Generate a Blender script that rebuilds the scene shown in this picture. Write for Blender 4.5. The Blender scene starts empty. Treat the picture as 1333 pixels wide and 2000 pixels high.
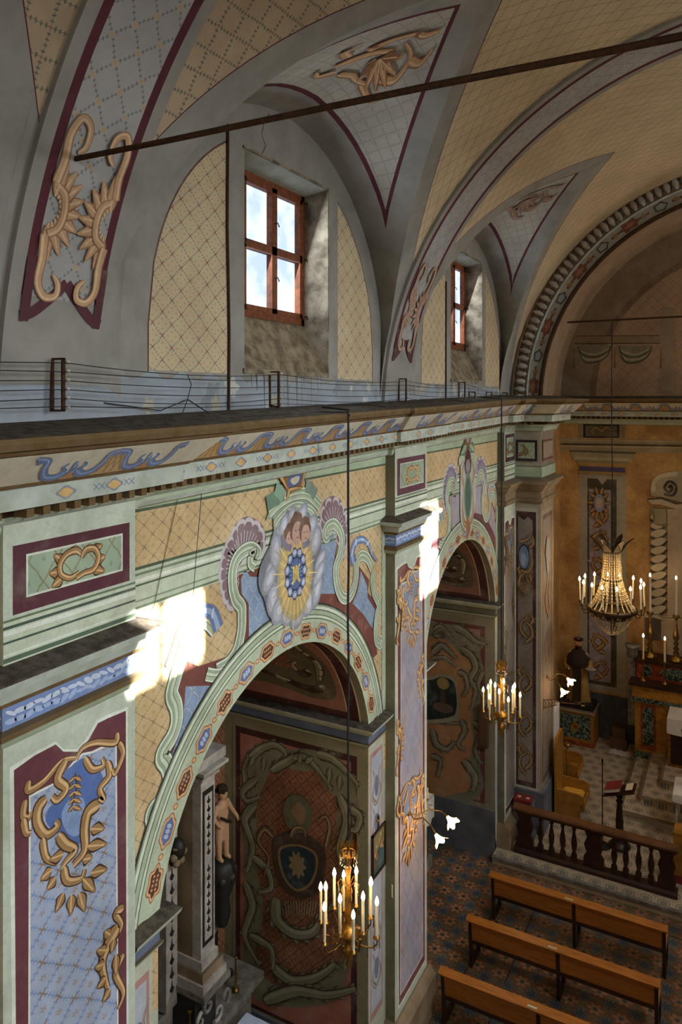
import bpy, math, random
from mathutils import Vector, Matrix
random.seed(7)
SC = bpy.context.scene
COL = SC.collection
PI = math.pi
# ------------------------------------------------------------------ camera
CAMX, CAMZ, TH, FPX, CX, HZ = 4.2, 9.0, math.radians(28.35), 1440.0, 666.5, 778.0
cam = bpy.data.objects.new('camera', bpy.data.cameras.new('camera')); COL.objects.link(cam)
cam.location = (CAMX, 0, CAMZ); cam.rotation_euler = (PI/2, 0, TH)
cam.data.sensor_fit = 'HORIZONTAL'; cam.data.sensor_width = 36; cam.data.lens = 36*FPX/1333
cam.data.shift_y = -(1000-HZ)/1333; cam.data.clip_start = .05
SC.camera = cam
# ------------------------------------------------------------------ light
SC.view_settings.view_transform = 'Standard'; SC.view_settings.look = 'None'
SC.view_settings.gamma = 1; SC.view_settings.use_curve_mapping = False
SC.view_settings.exposure = 0.0
try:
    SC.cycles.use_denoising = True; SC.cycles.max_bounces = 6; SC.cycles.diffuse_bounces = 4
    SC.cycles.glossy_bounces = 2; SC.cycles.transmission_bounces = 4; SC.cycles.transparent_max_bounces = 6
    SC.cycles.caustics_reflective = False; SC.cycles.caustics_refractive = False; SC.cycles.sample_clamp_indirect = 3
except Exception: pass
W = bpy.data.worlds.new('sky'); SC.world = W; W.use_nodes = True
W.node_tree.nodes['Background'].inputs[0].default_value = (.80, .88, 1, 1)
W.node_tree.nodes['Background'].inputs[1].default_value = 1.7
def lamp(name, kind, loc, energy, color, **k):
    d = bpy.data.lights.new(name, kind); d.energy = energy; d.color = color
    o = bpy.data.objects.new(name, d); COL.objects.link(o); o.location = loc
    for a, b in k.items():
        if a == 'dir': o.rotation_euler = Vector(b).to_track_quat('-Z', 'Y').to_euler()
        else: setattr(d, a, b)
    return o
lamp('sun', 'SUN', (20, 12, 20), 75, (1, .97, .9), angle=math.radians(.8), dir=(-9.4, -2.15, -4.0))
# daylight arriving through the clerestory windows of the right wall
for y, e in ((0.6, 130), (6.6, 175), (12.5, 110)):
    lamp('daylight_right_window', 'AREA', (8.55, y, 10.5), e*.85, (.86, .94, 1), shape='RECTANGLE', size=1.3, size_y=1.5, dir=(-1, -.02, -.72), spread=math.radians(105))
    lamp('added_vault_fill_right', 'AREA', (8.6, y, 10.5), (16, 26, 48)[int(y/6)], (1, .95, .86), shape='RECTANGLE', size=1.3, size_y=1.5, dir=(-1, 0, .30))  # added upward fill that brightens the vault, set at the right windows
    lamp('daylight_left_window', 'AREA', (-.28, y+.15, 10.6), e*.2, (.8, .9, 1), shape='RECTANGLE', size=1.2, size_y=1.4, dir=(1, 0, -.35))
lamp('added_fill_west', 'AREA', (6.4, -4.8, 8.6), 40, (1, .97, .9), shape='RECTANGLE', size=2.6, size_y=3.4, dir=(-.5, 1, -.35), spread=math.radians(100))  # unseen fill lamp added behind the camera; the west wall has no window
lamp('chancel_window_daylight', 'AREA', (8.3, 18.2, 11.2), 120, (1, .84, .62), shape='RECTANGLE', size=1.3, size_y=2.0, dir=(-1, -.1, -.45))
# ------------------------------------------------------------------ materials
def lin(h, a=1.0):
    h = h.lstrip('#'); r = []
    for i in (0, 2, 4):
        c = int(h[i:i+2], 16)/255
        r.append(c/12.92 if c <= .04045 else ((c+.055)/1.055)**2.4)
    return (r[0], r[1], r[2], a)
class NT:
    def __init__(s, name, rough=.8, metal=0., spec=.3):
        s.m = bpy.data.materials.new(name); s.m.use_nodes = True; s.t = s.m.node_tree
        s.b = s.t.nodes['Principled BSDF']; s.b.inputs['Roughness'].default_value = rough
        s.b.inputs['Metallic'].default_value = metal
        s.b.inputs['Specular IOR Level'].default_value = spec
    def put(s, sock, v):
        if isinstance(v, bpy.types.NodeSocket): s.t.links.new(v, sock)
        elif isinstance(v, str): sock.default_value = lin(v)
        else: sock.default_value = v
    def m_(s, op, *a):
        n = s.t.nodes.new('ShaderNodeMath'); n.operation = op
        for i, v in enumerate(a): s.put(n.inputs[i], v)
        return n.outputs[0]
    def mix(s, f, a, b, mode='MIX'):
        n = s.t.nodes.new('ShaderNodeMix'); n.data_type = 'RGBA'; n.blend_type = mode
        s.put(n.inputs[0], f); s.put(n.inputs[6], a); s.put(n.inputs[7], b)
        return n.outputs[2]
    def hs(s, c, sat, val):
        n = s.t.nodes.new('ShaderNodeHueSaturation'); n.inputs['Saturation'].default_value = sat; n.inputs['Value'].default_value = val
        s.put(n.inputs['Color'], c); return n.outputs[0]
    def noise(s, scale, detail=4, vec=None, rough=.6, out=0):
        n = s.t.nodes.new('ShaderNodeTexNoise'); n.inputs['Scale'].default_value = scale
        n.inputs['Detail'].default_value = detail; n.inputs['Roughness'].default_value = rough
        s.t.links.new(vec if vec else s.obj(), n.inputs['Vector'])
        return n.outputs[out]
    def obj(s):
        n = s.t.nodes.new('ShaderNodeTexCoord'); return n.outputs['Object']
    def uv(s):
        n = s.t.nodes.new('ShaderNodeUVMap'); n.uv_map = 'UVMap'; return n.outputs[0]
    def sep(s, v):
        n = s.t.nodes.new('ShaderNodeSeparateXYZ'); s.t.links.new(v, n.inputs[0]); return n.outputs
    def ss(s, v, lo, hi):
        n = s.t.nodes.new('ShaderNodeMapRange'); n.interpolation_type = 'SMOOTHSTEP'
        s.put(n.inputs[0], v); n.inputs[1].default_value = lo; n.inputs[2].default_value = hi
        return n.outputs[0]
    def out(s, c, bump=None, bd=.003):
        s.put(s.b.inputs['Base Color'], c)
        if bump is not None:
            n = s.t.nodes.new('ShaderNodeBump'); n.inputs['Distance'].default_value = bd
            n.inputs['Strength'].default_value = .6
            s.t.links.new(bump, n.inputs['Height']); s.t.links.new(n.outputs[0], s.b.inputs['Normal'])
        return s.m
M = {}
def grime(n, c, amt=.35):
    a = n.ss(n.noise(1.3, 6), .38, .66); b = n.ss(n.noise(9, 5), .35, .75)
    c = n.mix(n.m_('MULTIPLY', a, amt), c, (.46, .41, .34, 1), 'MULTIPLY')
    return n.mix(n.m_('MULTIPLY', b, amt*.8), c, (.56, .53, .49, 1), 'MULTIPLY')
def fresco():
    n = NT('painted_plaster', .85, 0, .15)
    a = n.t.nodes.new('ShaderNodeAttribute'); a.attribute_name = 'Paint'
    c = n.hs(n.mix(n.ss(n.noise(38, 5), .3, .8), a.outputs[0], (.88, .87, .84, 1), 'MULTIPLY'), .84, 1.16)
    c = n.mix(n.m_('MULTIPLY', n.ss(n.noise(3.2, 7), .48, .78), .22), c, 'C9C2B0')
    return n.out(grime(n, c), n.noise(60, 4), .002)
M['fresco'] = fresco()
def lattice(name, bg, line, flower, s=.2, asp=1.0, lw=.06, ang=45, star=None, leaf=.5, fr=.17, bg2=None, dots=None, gr=.3):
    n = NT(name, .85, 0, .15); uv = n.uv(); x0, y0, _ = n.sep(uv)
    nz = n.sep(n.noise(6, 3, uv, out=1))
    x0 = n.m_('ADD', x0, n.m_('MULTIPLY', n.m_('SUBTRACT', nz[0], .5), .05*s/.2))
    y0 = n.m_('ADD', y0, n.m_('MULTIPLY', n.m_('SUBTRACT', nz[1], .5), .05*s/.2))
    y0 = n.m_('DIVIDE', y0, asp)
    ca, sa = math.cos(math.radians(ang))/s, math.sin(math.radians(ang))/s
    px = n.m_('ADD', n.m_('MULTIPLY', x0, ca), n.m_('MULTIPLY', y0, sa))
    py = n.m_('SUBTRACT', n.m_('MULTIPLY', y0, ca), n.m_('MULTIPLY', x0, sa))
    fx = n.m_('SUBTRACT', n.m_('FRACT', px), .5); fy = n.m_('SUBTRACT', n.m_('FRACT', py), .5)
    ax, ay = n.m_('ABSOLUTE', fx), n.m_('ABSOLUTE', fy)
    def leafy(p):
        q = n.m_('ABSOLUTE', n.m_('SUBTRACT', n.m_('FRACT', n.m_('MULTIPLY', p, 5)), .5))
        return n.m_('MULTIPLY', n.ss(q, .28, .46), leaf*lw*1.5)
    lx = n.m_('GREATER_THAN', n.m_('ADD', ax, leafy(py)), .5-lw*.5)
    ly = n.m_('GREATER_THAN', n.m_('ADD', ay, leafy(px)), .5-lw*.5)
    lm = n.m_('MAXIMUM', lx, ly)
    base = n.mix(n.ss(n.noise(1.6, 5, uv), .35, .68), bg, bg2 or bg)
    c = n.mix(n.m_('MULTIPLY', lm, .8), base, line)
    def petals(dx, dy, r0, k):
        r = n.m_('SQRT', n.m_('ADD', n.m_('MULTIPLY', dx, dx), n.m_('MULTIPLY', dy, dy)))
        t = n.m_('COSINE', n.m_('MULTIPLY', n.m_('ARCTAN2', dy, dx), k))
        return n.m_('LESS_THAN', r, n.m_('ADD', r0*.62, n.m_('MULTIPLY', t, r0*.38))), r
    if flower:
        f, r = petals(fx, fy, fr, 5)
        f = n.m_('MULTIPLY', f, n.m_('GREATER_THAN', r, fr*.22))
        c = n.mix(n.m_('MULTIPLY', f, .8), c, flower)
    if star:
        f, r = petals(n.m_('SUBTRACT', ax, .5), n.m_('SUBTRACT', ay, .5), fr*1.25, 4)
        c = n.mix(n.m_('MULTIPLY', f, .85), c, star)
    if dots:
        dx = n.m_('SUBTRACT', ax, .2); dy = n.m_('SUBTRACT', ay, .2)
        r = n.m_('ADD', n.m_('MULTIPLY', dx, dx), n.m_('MULTIPLY', dy, dy))
        c = n.mix(n.m_('MULTIPLY', n.m_('LESS_THAN', r, .0022), .8), c, dots)
    M[name] = n.out(grime(n, n.hs(c, .84, 1.12), gr), n.noise(60, 4), .002)
lattice('lattice_yellow', 'D8BA80', '96886C', 'BA8644', .15, .8, .03, 45, star='9C7C50', bg2='CFAA6C', leaf=.9, fr=.14)
lattice('lattice_blue', '7690B4', 'CFC8AC', 'C4B890', .13, 1.15, .05, 45, bg2='8CA4C2', leaf=.1, star='5A708E', fr=.07)
lattice('lattice_blue_flower', 'A9B3C8', '6C89BA', 'A08250', .19, .8, .06, 45, star='96754A', bg2='98A6C4', fr=.15, leaf=1.2)
lattice('lattice_lilac', 'ABA6B8', '7E7C9C', 'A8885C', .2, 1.6, .03, 45, bg2='B8A8A4', leaf=.3, fr=.05)
lattice('lattice_pier', '8E8478', '6C5E58', None, .2, 1.6, .03, 45, bg2='7C7066', leaf=.2, fr=.1)
lattice('lattice_green', 'A9B99A', '8A7F4A', '6E8468', .17, 1.2, .05, 45, bg2='9AAE90', leaf=.2, fr=.1)
lattice('lattice_vault_white', 'ACA9A4', '64707A', None, .17, 1.1, .02, 40, star='C49A54', leaf=2.0, fr=.12, bg2='9F9C98', gr=.15)
lattice('lattice_vault_cream', 'B59C78', '4E5C5C', None, .17, 1.0, .022, 2, star='A8663C', leaf=2.6, fr=.07, bg2='AA9270', gr=.15)
lattice('lattice_vault_far', 'CDB48A', '8E7A5C', None, .15, 1.35, .03, 45, star='86643E', leaf=1.2, fr=.07, bg2='C0A87E', gr=.12)
lattice('lattice_cell', 'B4AEA0', '80807A', None, .14, 1.0, .025, 3, star='B58A50', leaf=1.6, fr=.10, bg2='A8A294', gr=.2)
lattice('lattice_lunette', 'CBB68A', '74807A', None, .165, .85, .022, 45, star='8E4A3A', leaf=2.0, fr=.12, dots='A8664A', bg2='C0A87E', gr=.15)
lattice('diaper_orange', 'A06230', '54301A', '6E3E1E', .13, 1.0, .09, 45, bg2='8A542A', leaf=.0, fr=.25, gr=.6)
lattice('lattice_apse', 'C8963E', '9A7434', '96702E', .13, 1.0, .03, 0, bg2='B07E2C', leaf=.0, fr=.14, gr=.5)
lattice('lattice_apse_upper', 'A88A6C', '7A4C3C', None, .2, 1.0, .035, 45, bg2='A08062', leaf=.0, star='6E4434', fr=.06, gr=.3)
def plain(name, h, rough=.7, metal=0., spec=.3, var=.25, scale=8, h2=None, bd=.002, dust=0):
    n = NT(name, rough, metal, spec)
    c = n.mix(n.ss(n.noise(scale, 6), .3, .72), h, h2 or tuple(x*(1-var) if i < 3 else 1 for i, x in enumerate(lin(h))))
    if dust:
        g = n.t.nodes.new('ShaderNodeNewGeometry'); z = n.sep(g.outputs['Normal'])[2]
        c = n.mix(n.m_('MULTIPLY', n.ss(z, .5, .95), dust), c, '4C463E')
    M[name] = n.out(c, n.noise(scale*8, 3), bd); return M[name]
plain('grey_plaster', 'A09C94', .9, 0, .1, .2, 2.5, '8C8880')
plain('blue_plaster', 'A4ADB6', .9, 0, .1, .3, 2.2, '969A9E')
plain('maroon_paint', '64383E', .85, 0, .1, .25, 6)
plain('dirty_plaster', 'A69A84', .95, 0, .1, .5, 5, '5E5244', .012)
plain('stone_ledge', '625A50', .95, 0, .1, .4, 12, '3E3831', .01)
plain('green_plaster', 'B9C4A6', .85, 0, .15, .2, 3, 'A2B094', dust=.85)
plain('white_plaster', 'C6CCBE', .85, 0, .15, .2, 5, 'A9AF9E', dust=.85)
plain('ochre_moulding', '7A6448', .85, 0, .15, .3, 9, '6B5434', dust=.7)
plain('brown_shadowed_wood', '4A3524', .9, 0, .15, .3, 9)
plain('warm_stone', 'A08C70', .85, 0, .15, .4, 3, '7E6C54', dust=.5)
plain('grey_dado', '6E7074', .8, 0, .2, .35, 2.5, '54565A')
plain('iron', '2E2620', .7, .5, .3, .4, 20)
plain('rust_iron', '3A2A1E', .8, .4, .3, .5, 30, '5A3A22')
plain('wire', '3A3634', .8, .1, .2, .3, 20)
plain('porcelain', 'C9C4B8', .3, 0, .5, .15, 20)
plain('gold', 'C9923C', .32, .85, .5, .35, 12, '7E5620')
plain('bronze', '4A3A26', .45, .6, .4, .35, 14)
plain('brass', 'B08A48', .28, .9, .5, .4, 14, '6E5226')
plain('candle_wax', 'EFE2C4', .5, 0, .4, .08, 10)
plain('window_wood', '8A4A24', .6, 0, .3, .35, 18, '5E3018')
plain('dark_wood', '3C2012', .45, 0, .4, .4, 6, '22120A')
plain('rail_top_wood', '6E4426', .4, 0, .4, .35, 5, '4E2E18')
plain('yellow_wood', 'A8762E', .4, 0, .4, .25, 6, '8A5C20')
plain('cushion_yellow', 'D8A640', .8, 0, .2, .15, 12)
plain('white_cloth', 'E4DED2', .85, 0, .15, .1, 9)
plain('blue_white_cloth', 'C2CCE0', .85, 0, .15, .1, 9)
plain('grey_marble', '8C857A', .5, 0, .4, .4, 7, '5C564E')
plain('white_marble', 'BDB6AC', .45, 0, .4, .25, 6, '948C82')
plain('black_inlay', '2A2622', .5, 0, .3, .3, 9)
plain('statue_skin', 'C49A76', .55, 0, .3, .15, 9)
plain('statue_hair', '33231A', .7, 0, .2, .2, 20)
plain('friar_habit', '3A2E26', .75, 0, .2, .3, 9)
plain('friar_robe', 'B08A4A', .75, 0, .2, .3, 9)
plain('red_cover', '7E2A2A', .6, 0, .3, .2, 9)
plain('book_pages', 'D8CCB0', .8, 0, .2, .1, 30)
plain('red_flower', 'B81C1C', .6, 0, .3, .2, 20)
plain('leaf_green', '3E5A2C', .6, 0, .3, .2, 20)
plain('dark_canvas', '2A2A26', .6, 0, .4, .5, 5, '4A3A28')
plain('brown_panel', '5A4230', .5, 0, .3, .2, 3)
plain('ochre_marble', 'B8842C', .4, 0, .4, .35, 8, '8C5C20')
plain('paper_label', 'C8BE9C', .7, 0, .3, .1, 30)
def marble(name, a, b, vein, scale=9):
    n = NT(name, .3, 0, .5)
    v = n.m_('ABSOLUTE', n.m_('SUBTRACT', n.noise(scale, 8), .5))
    c = n.mix(n.ss(n.noise(scale*.6, 4), .35, .65), a, b)
    c = n.mix(n.m_('SUBTRACT', 1, n.ss(v, .005, .05)), c, vein)
    M[name] = n.out(c)
marble('green_marble', '17221E', '2C3C34', '8C9A88', 10)
marble('red_marble', '8E3A1C', 'A8502A', '5A2412', 8)
plain('sill_rot', '8E8068', .95, 0, .1, .5, 7, '5A4C3A', .015)
def pewwood():
    n = NT('pew_wood', .28, 0, .5)
    mp = n.t.nodes.new('ShaderNodeMapping'); mp.inputs['Scale'].default_value = (1.2, 14, 14)
    n.t.links.new(n.obj(), mp.inputs[0])
    c = n.mix(n.ss(n.noise(3, 6, mp.outputs[0]), .3, .7), 'B06E2C', '8E5320')
    M['pew_wood'] = n.out(c)
pewwood()
def emis(name, h, e):
    n = NT(name); n.out(h); n.b.inputs['Emission Color'].default_value = lin(h); n.b.inputs['Emission Strength'].default_value = e
    M[name] = n.m
emis('lit_bulb', 'FFD9A0', 30); emis('lit_shade', 'FFD49A', 7)
def glassy(name, tint, glossy=.12, rough=.1):
    m = bpy.data.materials.new(name); m.use_nodes = True; t = m.node_tree; t.nodes.clear()
    o = t.nodes.new('ShaderNodeOutputMaterial'); a = t.nodes.new('ShaderNodeBsdfTransparent'); b = t.nodes.new('ShaderNodeBsdfGlossy')
    mx = t.nodes.new('ShaderNodeMixShader'); a.inputs[0].default_value = lin(tint); b.inputs['Roughness'].default_value = rough
    mx.inputs[0].default_value = glossy
    t.links.new(a.outputs[0], mx.inputs[1]); t.links.new(b.outputs[0], mx.inputs[2]); t.links.new(mx.outputs[0], o.inputs[0])
    M[name] = m; return m, t, a
m_, t_, a_ = glassy('window_glass', 'F4F6FA', .04)
nz_ = t_.nodes.new('ShaderNodeTexNoise'); nz_.inputs['Scale'].default_value = 2.2; nz_.inputs['Detail'].default_value = 5
rp_ = t_.nodes.new('ShaderNodeValToRGB'); rp_.color_ramp.elements[0].position = .38; rp_.color_ramp.elements[0].color = (.74, .79, .86, 1)
rp_.color_ramp.elements[1].position = .6; rp_.color_ramp.elements[1].color = (1, 1, 1, 1)
tc_ = t_.nodes.new('ShaderNodeTexCoord'); t_.links.new(tc_.outputs['Object'], nz_.inputs[0]); t_.links.new(nz_.outputs[0], rp_.inputs[0]); t_.links.new(rp_.outputs[0], a_.inputs[0])
glassy('clear_glass', 'FAFAFA', .03)
glassy('crystal', 'E8DCC0', .45, .08)
def nave_tiles():
    n = NT('nave_tiles', .4, 0, .4); x, y, _ = n.sep(n.obj()); T = .36
    px, py = n.m_('DIVIDE', x, T), n.m_('DIVIDE', y, T)
    fx = n.m_('SUBTRACT', n.m_('FRACT', px), .5); fy = n.m_('SUBTRACT', n.m_('FRACT', py), .5)
    ax, ay = n.m_('ABSOLUTE', fx), n.m_('ABSOLUTE', fy)
    def pol(dx, dy):
        return n.m_('SQRT', n.m_('ADD', n.m_('MULTIPLY', dx, dx), n.m_('MULTIPLY', dy, dy))), n.m_('ARCTAN2', dy, dx)
    c = n.mix(n.ss(n.noise(5, 3), .3, .7), '7C6C56', '685A48')
    r, t = pol(fx, fy)
    pet = n.m_('ABSOLUTE', n.m_('COSINE', n.m_('MULTIPLY', t, 3)))
    for e, q, h in ((.20, .26, '4A3424'), (.18, .25, '8A5438'), (.12, .20, 'A2785A'), (.07, .05, '3C4A44')):
        c = n.mix(n.m_('LESS_THAN', r, n.m_('ADD', e, n.m_('MULTIPLY', pet, q))), c, h)
    r2, t2 = pol(n.m_('SUBTRACT', ax, .5), n.m_('SUBTRACT', ay, .5))
    p2 = n.m_('ABSOLUTE', n.m_('COSINE', n.m_('MULTIPLY', t2, 4)))
    c = n.mix(n.m_('LESS_THAN', r2, n.m_('ADD', .16, n.m_('MULTIPLY', p2, .15))), c, '8A8070')
    c = n.mix(n.m_('LESS_THAN', r2, n.m_('ADD', .14, n.m_('MULTIPLY', p2, .14))), c, '2C3E54')
    sp = n.m_('GREATER_THAN', n.m_('SINE', n.m_('MULTIPLY', r2, 75)), .55)
    c = n.mix(n.m_('MULTIPLY', n.m_('MULTIPLY', sp, n.m_('LESS_THAN', r2, .24)), .5), c, '8A949A')
    ln = n.m_('GREATER_THAN', n.m_('MAXIMUM', ax, ay), .492)
    c = n.mix(n.m_('MULTIPLY', ln, .5), c, '3A3028')
    M['nave_tiles'] = n.out(grime(n, c, .8))
nave_tiles()
def chancel_tiles():
    n = NT('chancel_tiles', .4, 0, .4); x, y, _ = n.sep(n.obj()); T = .29
    row = n.m_('FLOOR', n.m_('DIVIDE', y, T))
    px = n.m_('ADD', n.m_('DIVIDE', x, T), n.m_('MULTIPLY', row, .5)); py = n.m_('DIVIDE', y, T)
    fx = n.m_('SUBTRACT', n.m_('FRACT', px), .5); fy = n.m_('SUBTRACT', n.m_('FRACT', py), .5)
    r = n.m_('SQRT', n.m_('ADD', n.m_('MULTIPLY', fx, fx), n.m_('MULTIPLY', fy, fy)))
    t = n.m_('ARCTAN2', fy, fx); dash = n.m_('GREATER_THAN', n.m_('SINE', n.m_('MULTIPLY', t, 12)), -.35)
    c = n.mix(n.ss(n.noise(5, 3), .3, .7), 'C6B498', 'B4A288')
    ring = n.m_('MULTIPLY', n.m_('MULTIPLY', n.m_('GREATER_THAN', r, .30), n.m_('LESS_THAN', r, .37)), dash)
    c = n.mix(n.m_('MULTIPLY', ring, .9), c, '2C2620')
    pet = n.m_('ABSOLUTE', n.m_('COSINE', n.m_('MULTIPLY', t, 4)))
    c = n.mix(n.m_('MULTIPLY', n.m_('LESS_THAN', r, n.m_('ADD', .14, n.m_('MULTIPLY', pet, .11))), .75), c, '4E5A60')
    c = n.mix(n.m_('LESS_THAN', r, .07), c, 'A08E78')
    ln = n.m_('GREATER_THAN', n.m_('MAXIMUM', n.m_('ABSOLUTE', fx), n.m_('ABSOLUTE', fy)), .49)
    c = n.mix(n.m_('MULTIPLY', ln, .45), c, '50443A')
    M['chancel_tiles'] = n.out(grime(n, c, .25))
chancel_tiles()
# ------------------------------------------------------------------ mesh building
class MB:
    def __init__(s): s.v = []; s.f = []; s.mt = []; s.c = []; s.uv = []; s.sm = []
    def face(s, pts, mat='fresco', col=(1, 1, 1, 1), uv=None, sm=False):
        i = len(s.v); s.v += [tuple(p) for p in pts]; s.f.append(tuple(range(i, i+len(pts))))
        s.mt.append(mat); s.c.append(lin(col) if isinstance(col, str) else (col or (1, 1, 1, 1))); s.uv.append(uv or [(0, 0)]*len(pts)); s.sm.append(sm)
    def grid(s, fn, na, nb, mat, col=(1, 1, 1, 1), uvf=None, sm=True):
        """fn(i,j)->point, i in 0..na, j in 0..nb ; shared vertices"""
        b = len(s.v); P = [[fn(i, j) for j in range(nb+1)] for i in range(na+1)]
        U = [[uvf(i, j) for j in range(nb+1)] for i in range(na+1)] if uvf else None
        for r in P: s.v += [tuple(p) for p in r]
        c = lin(col) if isinstance(col, str) else col
        for i in range(na):
            for j in range(nb):
                q = [(i, j), (i+1, j), (i+1, j+1), (i, j+1)]
                s.f.append(tuple(b+a*(nb+1)+d for a, d in q)); s.mt.append(mat); s.c.append(c)
                s.uv.append([U[a][d] for a, d in q] if U else [(0, 0)]*4); s.sm.append(sm)
    def box(s, a, b, mat, col=(1, 1, 1, 1), bev=0):
        x0, y0, z0 = [min(a[i], b[i]) for i in range(3)]; x1, y1, z1 = [max(a[i], b[i]) for i in range(3)]
        P = [(x0, y0, z0), (x1, y0, z0), (x1, y1, z0), (x0, y1, z0), (x0, y0, z1), (x1, y0, z1), (x1, y1, z1), (x0, y1, z1)]
        i = len(s.v); s.v += P
        for q in ((0, 3, 2, 1), (4, 5, 6, 7), (0, 1, 5, 4), (1, 2, 6, 5), (2, 3, 7, 6), (3, 0, 4, 7)):
            s.f.append(tuple(i+k for k in q)); s.mt.append(mat); s.c.append(lin(col) if isinstance(col, str) else col); s.sm.append(False)
            s.uv.append([(P[k][0]+P[k][1], P[k][2]) for k in q])
    def prism(s, pts2, f3, d0, d1, mat, col=(1, 1, 1, 1)):
        """outline pts2 extruded: f3(a,b,d)->point"""
        n = len(pts2); A = [f3(a, b, d0) for a, b in pts2]; B = [f3(a, b, d1) for a, b in pts2]
        s.face(A, mat, col, [p for p in pts2]); s.face(B[::-1], mat, col, [p for p in pts2][::-1])
        for k in range(n):
            j = (k+1) % n; s.face([A[k], A[j], B[j], B[k]], mat, col)
    def lathe(s, prof, mat, n=16, c=(0, 0, 0), sc=(1, 1), col=(1, 1, 1, 1), cap=True, a0=0, a1=2*PI):
        def fn(i, j):
            r, z = prof[j]; a = a0+(a1-a0)*i/n
            return (c[0]+r*sc[0]*math.cos(a), c[1]+r*sc[1]*math.sin(a), c[2]+z)
        s.grid(fn, n, len(prof)-1, mat, col)
    def tube(s, pts, r, mat, n=8, col=(1, 1, 1, 1), cap=True):
        pts = [Vector(p) for p in pts]; m = len(pts); rs = r if isinstance(r, (list, tuple)) else [r]*m
        fr = []; up = None
        for k in range(m):
            t = (pts[min(k+1, m-1)]-pts[max(k-1, 0)]).normalized()
            if up is None: up = Vector((0, 0, 1)) if abs(t.z) < .9 else Vector((1, 0, 0))
            a = t.cross(up); a = a.normalized() if a.length > 1e-6 else t.orthogonal().normalized()
            b = a.cross(t).normalized(); up = b; fr.append((a, b))
        def fn(i, j):
            a, b = fr[i]; g = 2*PI*j/n
            return pts[i]+(a*math.cos(g)+b*math.sin(g))*rs[i]
        s.grid(fn, m-1, n, mat, col)
        if cap:
            for i in (0, m-1): s.face([fn(i, j) for j in range(n)], mat, col)
    def ball(s, c, r, mat, n=10, col=(1, 1, 1, 1)):
        r = r if isinstance(r, (list, tuple)) else (r, r, r)
        def fn(i, j):
            a = 2*PI*i/n; b = PI*j/(n//2+1)-PI/2
            return (c[0]+r[0]*math.cos(b)*math.cos(a), c[1]+r[1]*math.cos(b)*math.sin(a), c[2]+r[2]*math.sin(b))
        s.grid(fn, n, n//2+1, mat, col)
    def build(s, name, parent=None, org=(0, 0, 0), weld=False):
        me = bpy.data.meshes.new(name)
        v = [(p[0]-org[0], p[1]-org[1], p[2]-org[2]) for p in s.v]
        me.from_pydata(v, [], s.f); names = []
        for x in s.mt:
            if x not in names: names.append(x)
        for x in names: me.materials.append(M[x])
        me.polygons.foreach_set('material_index', [names.index(x) for x in s.mt])
        me.polygons.foreach_set('use_smooth', s.sm)
        u = me.uv_layers.new(name='UVMap'); u.data.foreach_set('uv', [k for f in s.uv for p in f for k in p[:2]])
        if 'fresco' in names:
            ca = me.color_attributes.new('Paint', 'FLOAT_COLOR', 'CORNER')
            ca.data.foreach_set('color', [k for f, c in zip(s.f, s.c) for _ in f for k in c])
        me.update()
        o = bpy.data.objects.new(name, me); COL.objects.link(o); o.parent = parent
        if parent is None: o.location = org
        return o
def kind(o, k='structure'): o['kind'] = k; return o
def tag(o, label, cat, group=None):
    o['label'] = label; o['category'] = cat
    if group: o['group'] = group
    return o
def thing(name, loc, label, cat, group=None, rz=0):
    o = bpy.data.objects.new(name, None); COL.objects.link(o); o.location = loc; o.rotation_euler = (0, 0, rz)
    o.empty_display_size = .1
    return tag(o, label, cat, group)
def dup(o, loc=None, label=None, parent=None, rz=None):
    c = o.copy(); COL.objects.link(c)
    if parent: c.parent = parent
    if loc is not None: c.location = loc
    if rz is not None: c.rotation_euler = (0, 0, rz)
    if label: c['label'] = label
    for ch in [x for x in COL.objects if x.parent == o]: dup(ch, parent=c)
    return c
def sweep(mb, path, prof, mats, closed=False, cols=None, side=1, zf=None):
    """path: (x,y) list; prof: (d,z) list; d is measured to the `side` of the travel direction; mitred"""
    n = len(path); nor = []
    for k in range(n):
        def seg(i):
            a, b = Vector(path[i]), Vector(path[(i+1) % n]); d = (b-a).normalized(); return Vector((d.y, -d.x))*side
        if k == 0 and not closed: m = seg(0)
        elif k == n-1 and not closed: m = seg(n-2)
        else:
            a, b = seg((k-1) % n), seg(k % n); m = (a+b)/(1+a.dot(b))
        nor.append(m)
    L = [0]
    for k in range(1, n): L.append(L[-1]+(Vector(path[k])-Vector(path[k-1])).length)
    pl = [0]
    for j in range(1, len(prof)): pl.append(pl[-1]+math.hypot(prof[j][0]-prof[j-1][0], prof[j][1]-prof[j-1][1]))
    def P(k, j):
        d, z = prof[j]; x, y = path[k][0]+nor[k].x*d, path[k][1]+nor[k].y*d
        return (x, y, z+(zf(x, y) if zf else 0))
    for k in range(n-1):
        for j in range(len(prof)-1):
            m = mats[j] if isinstance(mats, (list, tuple)) else mats
            mb.face([P(k, j), P(k+1, j), P(k+1, j+1), P(k, j+1)], m, (cols[j] if cols else (1, 1, 1, 1)), [(L[k], pl[j]), (L[k+1], pl[j]), (L[k+1], pl[j+1]), (L[k], pl[j+1])])
    if not closed:
        for k in (0, n-1): mb.face([P(k, j) for j in range(len(prof))], mats[-1] if isinstance(mats, (list, tuple)) else mats, (cols[-1] if cols else (1, 1, 1, 1)))
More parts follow.
